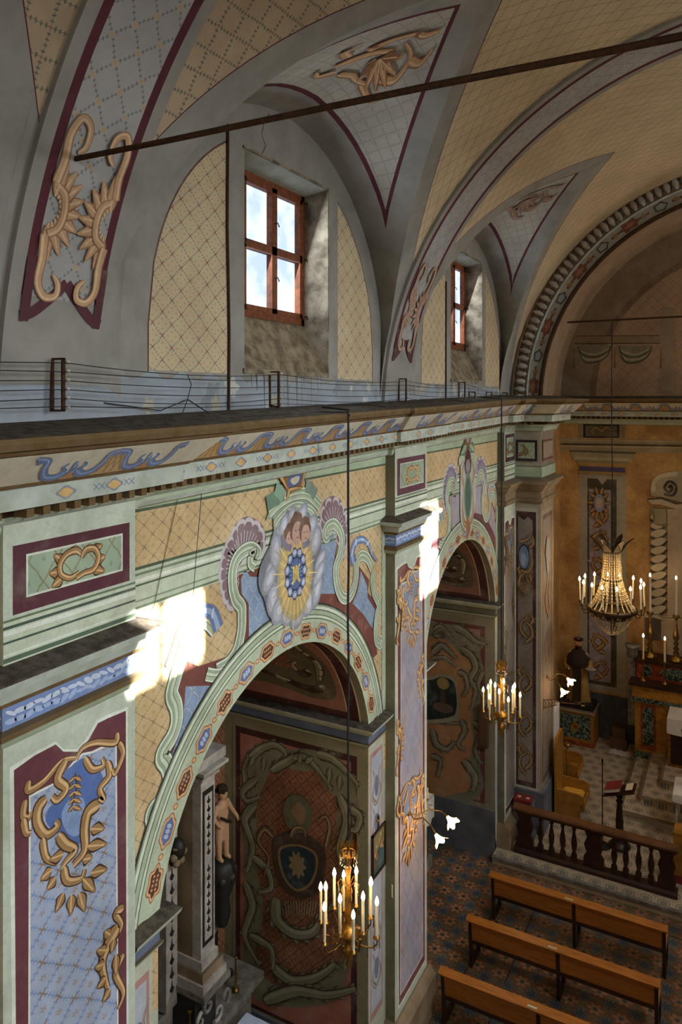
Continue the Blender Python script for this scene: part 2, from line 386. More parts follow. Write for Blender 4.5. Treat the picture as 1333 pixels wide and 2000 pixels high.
# ------------------------------------------------------------------ measuring from the photograph: where a sight line meets a surface
S_, C_ = math.sin(TH), math.cos(TH)
def ray(u, v):
    a = (u-CX)/FPX; return (-S_+a*C_, C_+a*S_, (HZ-v)/FPX)
def onx(x):
    def f(u, v):
        r = ray(u, v); t = (x-CAMX)/r[0]; return (t*r[1], CAMZ+t*r[2])
    return f
def ony(y):
    def f(u, v):
        r = ray(u, v); t = y/r[1]; return (CAMX+t*r[0], CAMZ+t*r[2])
    return f
def cr(pts, n=6, closed=False):
    out = []; m = len(pts)
    for k in range(m if closed else m-1):
        if closed: p = [pts[(k+d) % m] for d in (-1, 0, 1, 2)]
        else: p = [pts[min(max(k+d, 0), m-1)] for d in (-1, 0, 1, 2)]
        for i in range(n):
            t = i/n
            out.append(tuple(.5*(2*p[1][a]+(p[2][a]-p[0][a])*t+(2*p[0][a]-5*p[1][a]+4*p[2][a]-p[3][a])*t*t+(3*p[1][a]-p[0][a]-3*p[2][a]+p[3][a])*t**3) for a in (0, 1)))
    if not closed: out.append(tuple(pts[-1]))
    return out
def Zm(x0, y0, s, pts): return [(x0+x/s, y0+y/s) for x, y in pts]
class Paint:
    """flat pigment shapes laid on a surface inside that surface's own mesh"""
    def __init__(s, mb, f3, px=None, tr=None, l0=1):
        s.mb, s.f3, s.px, s.tr, s.l = mb, f3, px, tr, l0
    def ab(s, pts, px=True):
        if px and s.px: pts = [s.px(u, v) for u, v in pts]
        if s.tr: pts = [s.tr(a, b) for a, b in pts]
        return pts
    def poly(s, pts, col='FFFFFF', mat='fresco', l=None, px=True, sm=True, n=5):
        pts = s.ab(pts, px)
        if sm: pts = cr(pts, n, True)
        s.l += .05; L = s.l if l is None else l
        s.mb.face([s.f3(a, b, L) for a, b in pts], mat, col, pts)
    def ell(s, c, rx, ry, col, rot=0, mat='fresco', n=20, px=False, k=0, amp=0):
        if px and s.px: c = s.px(*c)
        cc, sn = math.cos(rot), math.sin(rot); P = []
        for i in range(n):
            a = 2*PI*i/n; q = 1+amp*math.cos(k*a); x, y = rx*q*math.cos(a), ry*q*math.sin(a); P.append((c[0]+x*cc-y*sn, c[1]+x*sn+y*cc))
        s.poly(P, col, mat, px=False, sm=False)
    def off(s, P, e):
        out = []
        for k in range(len(P)):
            a, b = P[max(k-1, 0)], P[min(k+1, len(P)-1)]; dx, dy = b[0]-a[0], b[1]-a[1]; L = math.hypot(dx, dy) or 1
            w = e[k] if isinstance(e, list) else e
            out.append((P[k][0]-dy/L*w, P[k][1]+dx/L*w))
        return out
    def strip(s, P, e0, e1, col, mat='fresco'):
        s.l += .05; A, B = s.off(P, e0), s.off(P, e1)
        for k in range(len(P)-1):
            q = [A[k], A[k+1], B[k+1], B[k]]
            s.mb.face([s.f3(a, b, s.l) for a, b in q], mat, col, q)
    def stroke(s, pts, w, col, px=True, sm=True, taper=None, n=5, mat='fresco'):
        P = s.ab(pts, px); P = cr(P, n) if sm else P; m = len(P)
        if taper: e = [w*(taper[0]+(taper[1]-taper[0])*k/(m-1)) for k in range(m)]; s.strip(P, [-x/2 for x in e], [x/2 for x in e], col, mat)
        else: s.strip(P, -w/2, w/2, col, mat)
    def mould(s, pts, w, cols, px=True, sm=True, n=6):
        P = s.ab(pts, px); P = cr(P, n) if sm else P; k = len(cols)
        tot = sum(c[1] for c in cols); e = -w/2
        for c, q in cols:
            s.strip(P, e, e+w*q/tot, c); e += w*q/tot
    def gold(s, pts, w, px=True, pal=('4E3118', 'B98436', 'E0B468'), taper=(1, .25), n=6):
        P = s.ab(pts, px); P = cr(P, n); m = len(P)
        def wd(k):
            t = k/(m-1); return w*(taper[0]+(taper[1]-taper[0])*t)*(.35+.65*math.sin(min(1, t*5+.15)*PI/2))
        for f, c, o in ((1.35, pal[0], 0), (1.0, pal[1], 0), (.35, pal[2], .2)):
            e = [wd(k)*f for k in range(m)]
            s.strip(P, [-x/2+wd(i)*o for i, x in enumerate(e)], [x/2+wd(i)*o for i, x in enumerate(e)], c)
    def acan(s, pts, w, pal, px=True):
        P = s.ab(pts, px); P = cr(P, 6); m = len(P); t, s.tr = s.tr, None
        for k in range(2, m-1, 3):
            dx, dy = P[k+1][0]-P[k-1][0], P[k+1][1]-P[k-1][1]; L = math.hypot(dx, dy) or 1; dx /= L; dy /= L; ww = w*(1-.5*k/m)
            for sg in (-1, 1):
                s.leaf(P[k], (P[k][0]+dx*ww*.9-sg*dy*ww*.75, P[k][1]+dy*ww*.9+sg*dx*ww*.75), ww*.85, px=False, pal=pal)
        s.gold(P[::3]+[P[-1]], w, px=False, pal=pal, n=4); s.tr = t
    def leaf(s, a, b, w, px=True, pal=('4E3118', 'B98436', 'E0B468')):
        (x0, y0), (x1, y1) = s.ab([a, b], px); dx, dy = x1-x0, y1-y0; L = math.hypot(dx, dy); nx, ny = -dy/L, dx/L
        def sh(f):
            return [(x0, y0), (x0+dx*.35+nx*w*f*.5, y0+dy*.35+ny*w*f*.5), (x0+dx*.7+nx*w*f*.32, y0+dy*.7+ny*w*f*.32), (x1, y1),
                    (x0+dx*.6-nx*w*f*.3, y0+dy*.6-ny*w*f*.3), (x0+dx*.3-nx*w*f*.45, y0+dy*.3-ny*w*f*.45)]
        t = s.tr; s.tr = None
        s.poly(sh(1.35), pal[0], px=False, n=3); s.poly(sh(.95), pal[1], px=False, n=3)
        s.stroke([(x0, y0), (x0+dx*.8, y0+dy*.8)], w*.16, pal[2], px=False, sm=False)
        s.tr = t
GREEN = [('5C7058', .5), ('E0E6D0', 1.2), ('9CB08C', 2.2), ('CFD9BC', 2.0), ('6E8468', .5), ('B4C4A0', 2.4), ('E4E8D4', 1.0), ('4E6250', .5)]
LAY = .0011
# ================================================================== STRUCTURE
ARCH = [dict(y=6.57, z=4.35, r=2.0, s=4.78), dict(y=12.30, z=4.65, r=1.87, s=4.98)]
PIL = [(3.06, 4.21), (9.05, 10.20)]; PX = .14
YP, XP, YQ = 15.1, .66, 16.3          # chancel arch pier: face, reveal, back
YF = 20.2                             # far wall of the chancel
AC, AZ, AR = 4.5, 8.95, 3.84          # chancel arch
VZ, VR = 8.8, 4.5                     # nave vault
rise = lambda x, y: .02*min(max(y-3, 0), 11)
def wallface(mb, y0, y1, z0, z1, mat, col=(1, 1, 1, 1), x=0.):
    mb.face([(x, y0, z0), (x, y1, z0), (x, y1, z1), (x, y0, z1)], mat, col, [(y0, z0), (y1, z0), (y1, z1), (y0, z1)])
wl = MB(); TOP = 8.9; Y = -5.0
for A in ARCH:
    hw = math.sqrt(A['r']**2-(A['s']-A['z'])**2); A['hw'] = hw; y0, y1 = A['y']-hw, A['y']+hw
    wallface(wl, Y, y0, 4.0, TOP, 'lattice_yellow'); wallface(wl, Y, y0, 0, 4.0, 'fresco', 'B8BCA8')
    a0 = math.asin((A['s']-A['z'])/A['r']); n = 40; P = [(A['y']-A['r']*math.cos(a0+(PI-2*a0)*k/n), A['z']+A['r']*math.sin(a0+(PI-2*a0)*k/n)) for k in range(n+1)]; A['P'] = P
    for k in range(n):
        (a, b), (c, d) = P[k], P[k+1]
        wl.face([(0, a, b), (0, c, d), (0, c, TOP), (0, a, TOP)], 'lattice_yellow', uv=[(a, b), (c, d), (c, TOP), (a, TOP)])
    Y = y1
wallface(wl, Y, YP, 4.0, TOP, 'lattice_yellow'); wallface(wl, Y, YP, 0, 4.0, 'fresco', 'A8A898')
w3 = lambda a, b, l: (LAY*l, a, b)
# ---- the painting round and above an arch, drawn once and repeated on the next bay in its own colours
def bay_painting(tr, A, pal, ya, yb, second=False):
    p = Paint(wl, w3, onx(0.0), tr)
    q = Paint(wl, w3, None, None)
    # green field strips, string course running behind the ornament
    def hband(z0, z1, col, l=1): q.poly([(ya, z0), (yb, z0), (yb, z1), (ya, z1)], col, sm=False)
    def zt(z): return z+rise(0, (ya+yb)/2)*.5
    hband(zt(8.08), TOP-.5, 'B0C09C'); hband(zt(8.06), zt(8.085), '56684C')
    for z0, z1, c in ((7.28, 7.62, 'C8D2B4'), (7.60, 7.625, '56684C'), (7.555, 7.575, '7E9270'), (7.50, 7.53, 'E6EAD8'), (7.47, 7.485, '56684C'), (7.29, 7.31, '6E8260'), (7.345, 7.36, '8CA07C')):
        hband(zt(z0), zt(z1), c)
    for y in (ya, yb):
        s = 1 if y == ya else -1
        q.poly([(y, 4.8), (y+s*.12, 4.8), (y+s*.12, 7.3), (y, 7.3)], 'C2CEB0', sm=False)
        q.stroke([(y+s*.12, 4.8), (y+s*.12, 7.29)], .02, '6A7E5C', sm=False)
    # maroon ground and blue lattice of the swan-neck frame
    LZ = lambda x0, y0, s, t: Zm(x0, y0, s, t)
    left_up = LZ(400, 860, 3.703, [(365, 905), (335, 880), (345, 835), (380, 815), (330, 780), (262, 812), (215, 880), (198, 960), (200, 1060), (222, 1150), (262, 1205)]) + LZ(250, 1130, 4.08, [(905, 300), (900, 420), (868, 560), (800, 670), (700, 735)])
    left_lo = LZ(250, 1130, 4.08, [(690, 400), (620, 330), (540, 370), (470, 480), (420, 640), (375, 790), (345, 920), (380, 1020), (385, 1130), (350, 1250), (265, 1400), (305, 1480), (325, 1560), (315, 1660), (270, 1790), (205, 1830), (185, 1900), (240, 1900)])
    right_up = LZ(480, 1000, 4.76, [(770, 215), (748, 235), (735, 205), (755, 140), (815, 110), (870, 170), (892, 270), (872, 400), (838, 500), (838, 620), (862, 730), (905, 800), (960, 790), (1000, 720), (1022, 600), (1028, 480), (1070, 405), (1130, 430), (1172, 520)])
    right_lo = LZ(480, 1000, 4.76, [(1190, 560), (1175, 640), (1195, 760), (1235, 860), (1215, 960), (1205, 1100), (1215, 1200), (1250, 1235), (1262, 1195), (1240, 1180)])
    arc = lambda r, a0, a1, n=24: [(A0['y']-r*math.cos(a0+(a1-a0)*k/n), A0['z']+r*math.sin(a0+(a1-a0)*k/n)) for k in range(n+1)]
    A0 = ARCH[0]; toab = lambda L: [onx(0.0)(u, v) for u, v in L]
    mar = arc(2.42, .22, PI-.28, 30)
    body = toab(LZ(250, 1130, 4.08, [(270, 1850), (320, 1620), (265, 1400), (385, 1180), (345, 920), (440, 640), (560, 700), (850, 600), (905, 300)])[0:])
    body += toab(LZ(400, 860, 3.703, [(262, 1205), (198, 960), (215, 880), (262, 830), (340, 900), (430, 900), (470, 760), (830, 730), (905, 640), (960, 760), (935, 960), (960, 1130), (1010, 1180), (1080, 1060), (1110, 900), (1190, 1010), (1180, 1100), (1255, 1190), (1230, 1370)]))
    body += toab(LZ(480, 1000, 4.76, [(1225, 1320)]))
    t, p.tr = p.tr, None
    fill = [tr(a, b) if tr else (a, b) for a, b in body]+[tr(a, b) if tr else (a, b) for a, b in arc(2.41, PI-.55, .35, 30)]
    p.poly(fill, pal['ground'], px=False, sm=False)
    p.tr = t
    bl = pal['lat']
    p.poly(LZ(250, 1130, 4.08, [(460, 860), (715, 850), (600, 1090), (480, 1330), (385, 1530), (350, 1400), (400, 1280), (440, 1130)]), mat=bl, sm=False)
    p.poly(LZ(400, 860, 3.703, [(290, 930), (330, 985), (400, 990), (440, 900), (560, 1000), (600, 1290), (480, 1300), (400, 1365), (320, 1420), (318, 1180), (268, 1110), (262, 1010)]), mat=bl, sm=False)
    p.poly(LZ(400, 860, 3.703, [(830, 770), (900, 720), (925, 665), (955, 760), (925, 930), (945, 1110), (850, 1110), (700, 1130), (700, 900)]), mat=bl, sm=False)
    p.poly(LZ(400, 860, 3.703, [(1130, 945), (1175, 1050), (1180, 1140), (1232, 1225), (1212, 1360), (1150, 1260), (1070, 1180), (1110, 1080)]), mat=bl, sm=False)
    # fanned shells
    def shell(outer, root, c1, c2):
        p.poly(outer, c1, n=4)
        R = onx(0.0)(*root); O = toab(outer)
        for k in range(0, len(O)-1):
            for f in (.0, .5):
                e = (O[k][0]*(1-f)+O[k+1][0]*f, O[k][1]*(1-f)+O[k+1][1]*f)
                p.stroke([(R[0]+(e[0]-R[0])*.35, R[1]+(e[1]-R[1])*.35), (R[0]+(e[0]-R[0])*.72, R[1]+(e[1]-R[1])*.72)], .012, c2, px=False, sm=False)
            a, b = O[k], O[k+1]; mid = ((a[0]+b[0])/2+(R[0]-(a[0]+b[0])/2)*.1, (a[1]+b[1])/2+(R[1]-(a[1]+b[1])/2)*.1)
            p.ell(mid, .075, .05, c2, rot=math.atan2(b[1]-a[1], b[0]-a[0])); p.ell((mid[0]+(R[0]-mid[0])*.06, mid[1]+(R[1]-mid[1])*.06), .055, .03, c1, rot=math.atan2(b[1]-a[1], b[0]-a[0]))
    shell(LZ(400, 860, 3.703, [(425, 800), (442, 700), (415, 610), (360, 565), (295, 552), (222, 605), (190, 690), (140, 760), (118, 850), (103, 940), (106, 1040), (125, 1130), (150, 1200), (200, 1250), (190, 1100), (215, 930), (280, 810), (350, 760)]), (400+270/3.7, 860+900/3.7), pal['shell'], pal['shell2'])
    shell(LZ(400, 860, 3.703, [(840, 650), (828, 560), (855, 450), (920, 402), (980, 430), (1010, 500), (1030, 600), (1037, 700), (1020, 800), (1000, 870), (985, 780), (950, 660), (900, 600)]), (400+930/3.7, 860+650/3.7), pal['shell'], pal['shell2'])
    # green mouldings of the frame
    p.mould(left_lo, .17, GREEN); p.mould(left_up, .15, GREEN); p.mould(right_up, .15, GREEN[::-1]); p.mould(right_lo, .13, GREEN[::-1])
    p.mould(LZ(250, 1130, 4.08, [(620, 760), (700, 770), (790, 735), (860, 640), (905, 520)]), .13, GREEN[::-1])
    # blue leaf crests
    for P_, tw in ((LZ(250, 1130, 4.08, [(300, 700), (360, 560), (410, 420), (490, 300), (580, 255), (670, 275), (715, 400)]), (.25, 1)), (LZ(480, 1000, 4.76, [(1000, 480), (985, 380), (1020, 280), (1080, 255), (1130, 290), (1165, 370), (1215, 455)]), (1, .2))):
        p.stroke(P_, .17, 'D08A3C', taper=tw); p.stroke(P_, .15, pal['leaf'], taper=tw); p.stroke(P_, .06, pal['leaf2'], taper=tw)
        K = toab(P_)
        for k in range(1, len(K)-1): p.ell(K[k], .05, .016, 'C8D4E4', rot=.9*k)
    # archivolt
    t, p.tr = p.tr, None
    A1 = A; n = 44; a0 = math.asin((A1['s']-A1['z'])/A1['r'])
    def ring(r0, r1, col):
        p.l += .05; s0 = math.asin(min(1, (A1['s']-A1['z'])/r0))
        for k in range(n):
            q_ = []
            for kk in (k, k+1):
                g = s0+(PI-2*s0)*kk/n
                q_.append((r0, g, kk)); 
            (_, g0, _), (_, g1, _) = q_
            P_ = [(A1['y']-r*math.cos(g), A1['z']+r*math.sin(g)) for r, g in ((r0, g0), (r0, g1), (r1, g1), (r1, g0))]
            p.mb.face([w3(a, b, p.l) for a, b in P_], 'fresco', col, P_)
    k_ = A1['r']/2.0
    for r0, r1, c in ((2.0, 2.25, pal['flat']), (2.25, 2.262, '5A6E4E'), (2.262, 2.29, 'D8E0C8'), (2.29, 2.30, '5A6E4E'), (2.30, 2.345, 'AEBF9A'), (2.345, 2.357, '5A6E4E'), (2.357, 2.39, 'DCE2CE'), (2.39, 2.41, '8CA07C'), (2.41, 2.43, '3E3A34')):
        ring(r0*k_, r1*k_, c)
    N = 15
    for i in range(N):
        g = a0+.12+(PI-2*a0-.24)*i/(N-1); r = 2.125*k_; c = (A1['y']-r*math.cos(g), A1['z']+r*math.sin(g)); rot = g-PI/2; rot = -(g-PI/2)
        bead = i % 2
        am = .08 if i % 4 else .14
        p.ell(c, .135*k_, .092*k_, 'A65E2A', rot, k=6, amp=am, n=28); p.ell(c, .122*k_, .082*k_, 'E0A860', rot, k=6, amp=am, n=28)
        p.ell(c, .10*k_, .062*k_, pal['bead1'] if bead else pal['bead2'], rot, k=6, amp=am, n=28)
        if bead:
            for d in (-.04, .0, .04): p.ell((c[0]+d*math.cos(rot), c[1]+d*math.sin(rot)), .018, .03, 'B4C4DC', rot)
        else:
            for e in (-.05, -.017, .017, .05):
                for h in (-.022, .022): p.ell((c[0]+e*math.cos(rot)-h*math.sin(rot), c[1]+e*math.sin(rot)+h*math.cos(rot)), .012, .012, 'D0904C')
        if i < N-1:
            g2 = g+(PI-2*a0-.24)/(N-1)/2; c2 = (A1['y']-r*math.cos(g2), A1['z']+r*math.sin(g2)); p.ell(c2, .035, .028, 'C27A38'); p.ell(c2, .018, .014, 'E8B870')
    p.tr = t
    # crowning pediment and centre
    ped = LZ(400, 860, 3.703, [(430, 580), (470, 480), (560, 425), (640, 385), (740, 380), (800, 420), (830, 465), (800, 520), (808, 620), (780, 700), (560, 740), (490, 690), (485, 560)])
    p.poly(ped, '9CAE90', sm=False)
    p.mould(LZ(400, 860, 3.703, [(455, 520), (540, 440), (640, 390), (740, 390), (825, 470)]), .14, GREEN[::-1], sm=True)
    p.mould(LZ(400, 860, 3.703, [(500, 620), (540, 560), (620, 490), (690, 480), (760, 510), (800, 570)]), .12, GREEN[::-1], sm=True)
    if not second:
        p.stroke(LZ(400, 860, 3.703, [(440, 460), (500, 420), (560, 380)]), .16, '6E8E74'); p.stroke(LZ(400, 860, 3.703, [(500, 350), (530, 370), (560, 410)]), .14, '86A68A')
        p.stroke(LZ(400, 860, 3.703, [(720, 330), (760, 350), (790, 400)]), .14, '7E9484')
        p.poly(LZ(400, 860, 3.703, [(525, 240), (620, 235), (735, 170), (700, 300), (690, 350), (600, 370), (580, 440), (570, 330)]), '8E6228', n=3)
        p.poly(LZ(400, 860, 3.703, [(590, 280), (640, 245), (690, 240), (680, 300), (640, 335), (600, 345)]), '4A5E90'); p.poly(LZ(400, 860, 3.703, [(610, 285), (650, 260), (675, 262), (665, 300), (630, 320)]), 'D6C8B0')
        for a in ([(530, 250), (560, 300), (585, 350)], [(720, 190), (705, 260), (690, 330)], [(590, 370), (640, 350), (690, 345)], [(540, 245), (620, 240), (700, 200)], [(600, 350), (590, 400), (575, 440)]): p.gold(LZ(400, 860, 3.703, a), .06)
        # cloud of glory
        cl = [(640, 600), (590, 500), (520, 640), (480, 740), (440, 800), (385, 930), (380, 1060), (420, 1150), (440, 1230), (490, 1310), (560, 1290), (640, 1300), (720, 1240), (780, 1190), (830, 1090), (850, 960), (820, 860), (835, 740), (800, 660), (770, 590), (740, 520), (660, 500)]
        p.poly(LZ(400, 860, 3.703, cl), '82848E')
        bl_ = [((460, 950), .09, .05), ((455, 1010), .13, .06), ((480, 1150), .13, .07), ((530, 1220), .13, .09), ((590, 1250), .10, .09), ((660, 1240), .14, .10), ((740, 1180), .12, .08), ((800, 1080), .16, .07), ((828, 860), .12, .05), ((790, 720), .13, .08), ((760, 620), .12, .07), ((520, 700), .13, .07), ((560, 620), .1, .06), ((500, 800), .15, .07), ((815, 960), .14, .05), ((690, 540), .12, .06), ((620, 560), .1, .06)]
        for (x, y), a, b in bl_:
            c = (400+x/3.703, 860+y/3.703); r_ = random.uniform(.6, 1.8)
            p.ell(c, a*1.35, b*1.5, '9EA0AC', r_, px=True); p.ell(c, a, b*1.1, 'B8BAC8', r_, px=True); p.ell((c[0]+1, c[1]-2), a*.55, b*.55, 'D2D3DE', r_, px=True)
        c0 = onx(0.0)(400+645/3.703, 860+960/3.703)
        p.ell(c0, .36, .50, 'B8A878'); p.ell(c0, .31, .44, 'D8B868')
        for k in range(48):
            a = 2*PI*k/48; r1 = .36+.06*(k % 3)
            p.stroke([(c0[0]+.2*math.cos(a), c0[1]+.27*math.sin(a)), (c0[0]+r1*.95*math.cos(a), c0[1]+r1*1.3*math.sin(a))], .012, 'F0D070' if k % 2 else 'C89838', px=False, sm=False)
        p.ell(c0, .22, .27, '2E3A5E', k=11, amp=.06, n=66)
        for k in range(11):
            a = 2*PI*k/11; p.ell((c0[0]+.18*math.cos(a), c0[1]+.225*math.sin(a)), .045, .05, '8A94B8', a); p.ell((c0[0]+.18*math.cos(a), c0[1]+.23*math.sin(a)), .025, .032, 'C6CEE0', a)
        p.ell(c0, .14, .17, '3C5C96')
        for k in range(20):
            a = 2*PI*k/20; p.stroke([(c0[0]+.07*math.cos(a), c0[1]+.09*math.sin(a)), (c0[0]+.135*math.cos(a), c0[1]+.165*math.sin(a))], .006, '9CB4D8', px=False, sm=False)
        mono = [[(-.085, -.07), (-.06, -.085), (-.05, -.03), (-.055, .05), (-.085, .07)], [(-.045, .075), (-.02, .0), (0, -.06), (.012, .0), (.02, .075)], [(-.03, -.08), (-.01, -.0), (.0, .08)], [(.085, -.07), (.06, -.085), (.045, -.03), (.05, .05), (.08, .075)], [(.04, -.07), (.02, .01), (.0, .07)]]
        for L_ in mono: p.stroke([(c0[0]+a, c0[1]+b*1.15) for a, b in L_], .022, 'E8C848', px=False)
        for (x, y), s in (((598, 700), .12), ((650, 640), .15), ((710, 655), .13)):
            c = onx(0.0)(400+x/3.703, 860+y/3.703)
            p.ell((c[0], c[1]+s*.1), s*.92, s*1.15, '7A5240', k=7, amp=.05, n=40); p.ell((c[0]+.01, c[1]-s*.3), s*.72, s*.85, 'CCA08A')
            p.ell((c[0]+.02, c[1]-s*.6), s*.3, s*.3, 'D0A488'); p.ell((c[0]-s*.15, c[1]-s*.1), s*.09, s*.05, '5A3A30'); p.ell((c[0]+s*.3, c[1]-s*.1), s*.09, s*.05, '5A3A30'); p.ell((c[0]+s*.1, c[1]-s*.62), s*.14, s*.05, '8E4A40')
        for P_ in ([(540, 690), (570, 760), (610, 780)], [(740, 720), (720, 750), (690, 760)]): p.stroke(LZ(400, 860, 3.703, P_), .07, '8C8494')
    else:
        c0 = onx(0.0)(400+645/3.703, 860+930/3.703)
        p.ell((c0[0], c0[1]+.05), .46, .78, 'C6C2BC', k=5, amp=.06, n=40); p.ell((c0[0], c0[1]+.62), .2, .26, '5E3A30'); p.ell((c0[0], c0[1]+.56), .13, .13, '9A9AA4')
        p.ell((c0[0], c0[1]+.0), .22, .46, '7E8E78', k=4, amp=.05, n=30); p.ell((c0[0], c0[1]-.02), .15, .37, '4E7060')
        for s in (-1, 1):
            p.gold([(c0[0]+s*.05, c0[1]-.55), (c0[0]+s*.26, c0[1]-.42), (c0[0]+s*.3, c0[1]-.1), (c0[0]+s*.24, c0[1]+.2)], .08, px=False)
            p.gold([(c0[0]+s*.24, c0[1]+.2), (c0[0]+s*.34, c0[1]+.45), (c0[0]+s*.14, c0[1]+.72)], .06, px=False)
        p.ell((c0[0], c0[1]-.6), .12, .2, 'A66A30', k=3, amp=.2); p.ell((c0[0], c0[1]+1.1), .2, .22, '8C5E30', k=5, amp=.15); p.ell((c0[0], c0[1]+1.1), .08, .1, '8EA0C0')
        for s in (-1, 1): p.leaf((c0[0]+s*.1, c0[1]+.95), (c0[0]+s*.42, c0[1]+.8), .16, px=False, pal=('3E5A46', '86A68A', 'B8CEB0'))
bay_painting(None, ARCH[0], dict(ground='7E4032', lat='lattice_blue', shell='8E6E74', shell2='CFC4CA', leaf='5878B0', leaf2='9CB4D4', flat='BECBA8', bead1='5A6EA8', bead2='5E3018'), 4.21, 9.05)
kk = ARCH[1]['r']/2
bay_painting(lambda a, b: (ARCH[1]['y']+(a-ARCH[0]['y'])*kk, ARCH[1]['z']+(b-ARCH[0]['z'])*kk), ARCH[1], dict(ground='7A4248', lat='lattice_lilac', shell='8A7894', shell2='CCC8D2', leaf='8EA6B4', leaf2='B8CCC8', flat='BCC4AA', bead1='7A80A0', bead2='6E3C24'), 10.20, 14.3, True)
# painted strips beside the arches (jamb faces) below the imposts
for (ya, yb, zt) in ((8.53, 9.05, 4.5), (4.21, 4.61, 4.5), (14.15, 14.3, 4.6), (10.2, 10.48, 4.6)):
    q = Paint(wl, w3)
    q.poly([(ya+.02, .3), (yb-.06, .3), (yb-.06, zt), (ya+.02, zt)], 'C2C4AC', sm=False); q.poly([(ya+.05, .9), (yb-.1, .9), (yb-.1, zt-.12), (ya+.05, zt-.12)], 'B88078', sm=False)
    q.poly([(ya+.08, 1.0), (yb-.13, 1.0), (yb-.13, zt-.18), (ya+.08, zt-.18)], 'B4BAC8', sm=False)
    m = (ya+yb)/2-.02
    for z in (1.5, 2.0, 3.4, 3.9):
        if yb-ya > .3:
            for s in (-1, 1): q.gold([(m, z-.25), (m+s*.12, z-.1), (m+s*.05, z+.1), (m+s*.12, z+.25)], .05, pal=('6E5A4A', '9A8A72', 'C0B49C'))
            q.ell((m, z), .06, .14, '6A7A94')
# cracks
q = Paint(wl, w3, onx(0.0), l0=9)
for P_ in ([(349, 960), (330, 1045), (316, 1105), (300, 1180), (296, 1198)],): q.stroke(P_, .007, '5A4C3A', sm=False)
kind(wl.build('wall_left'))
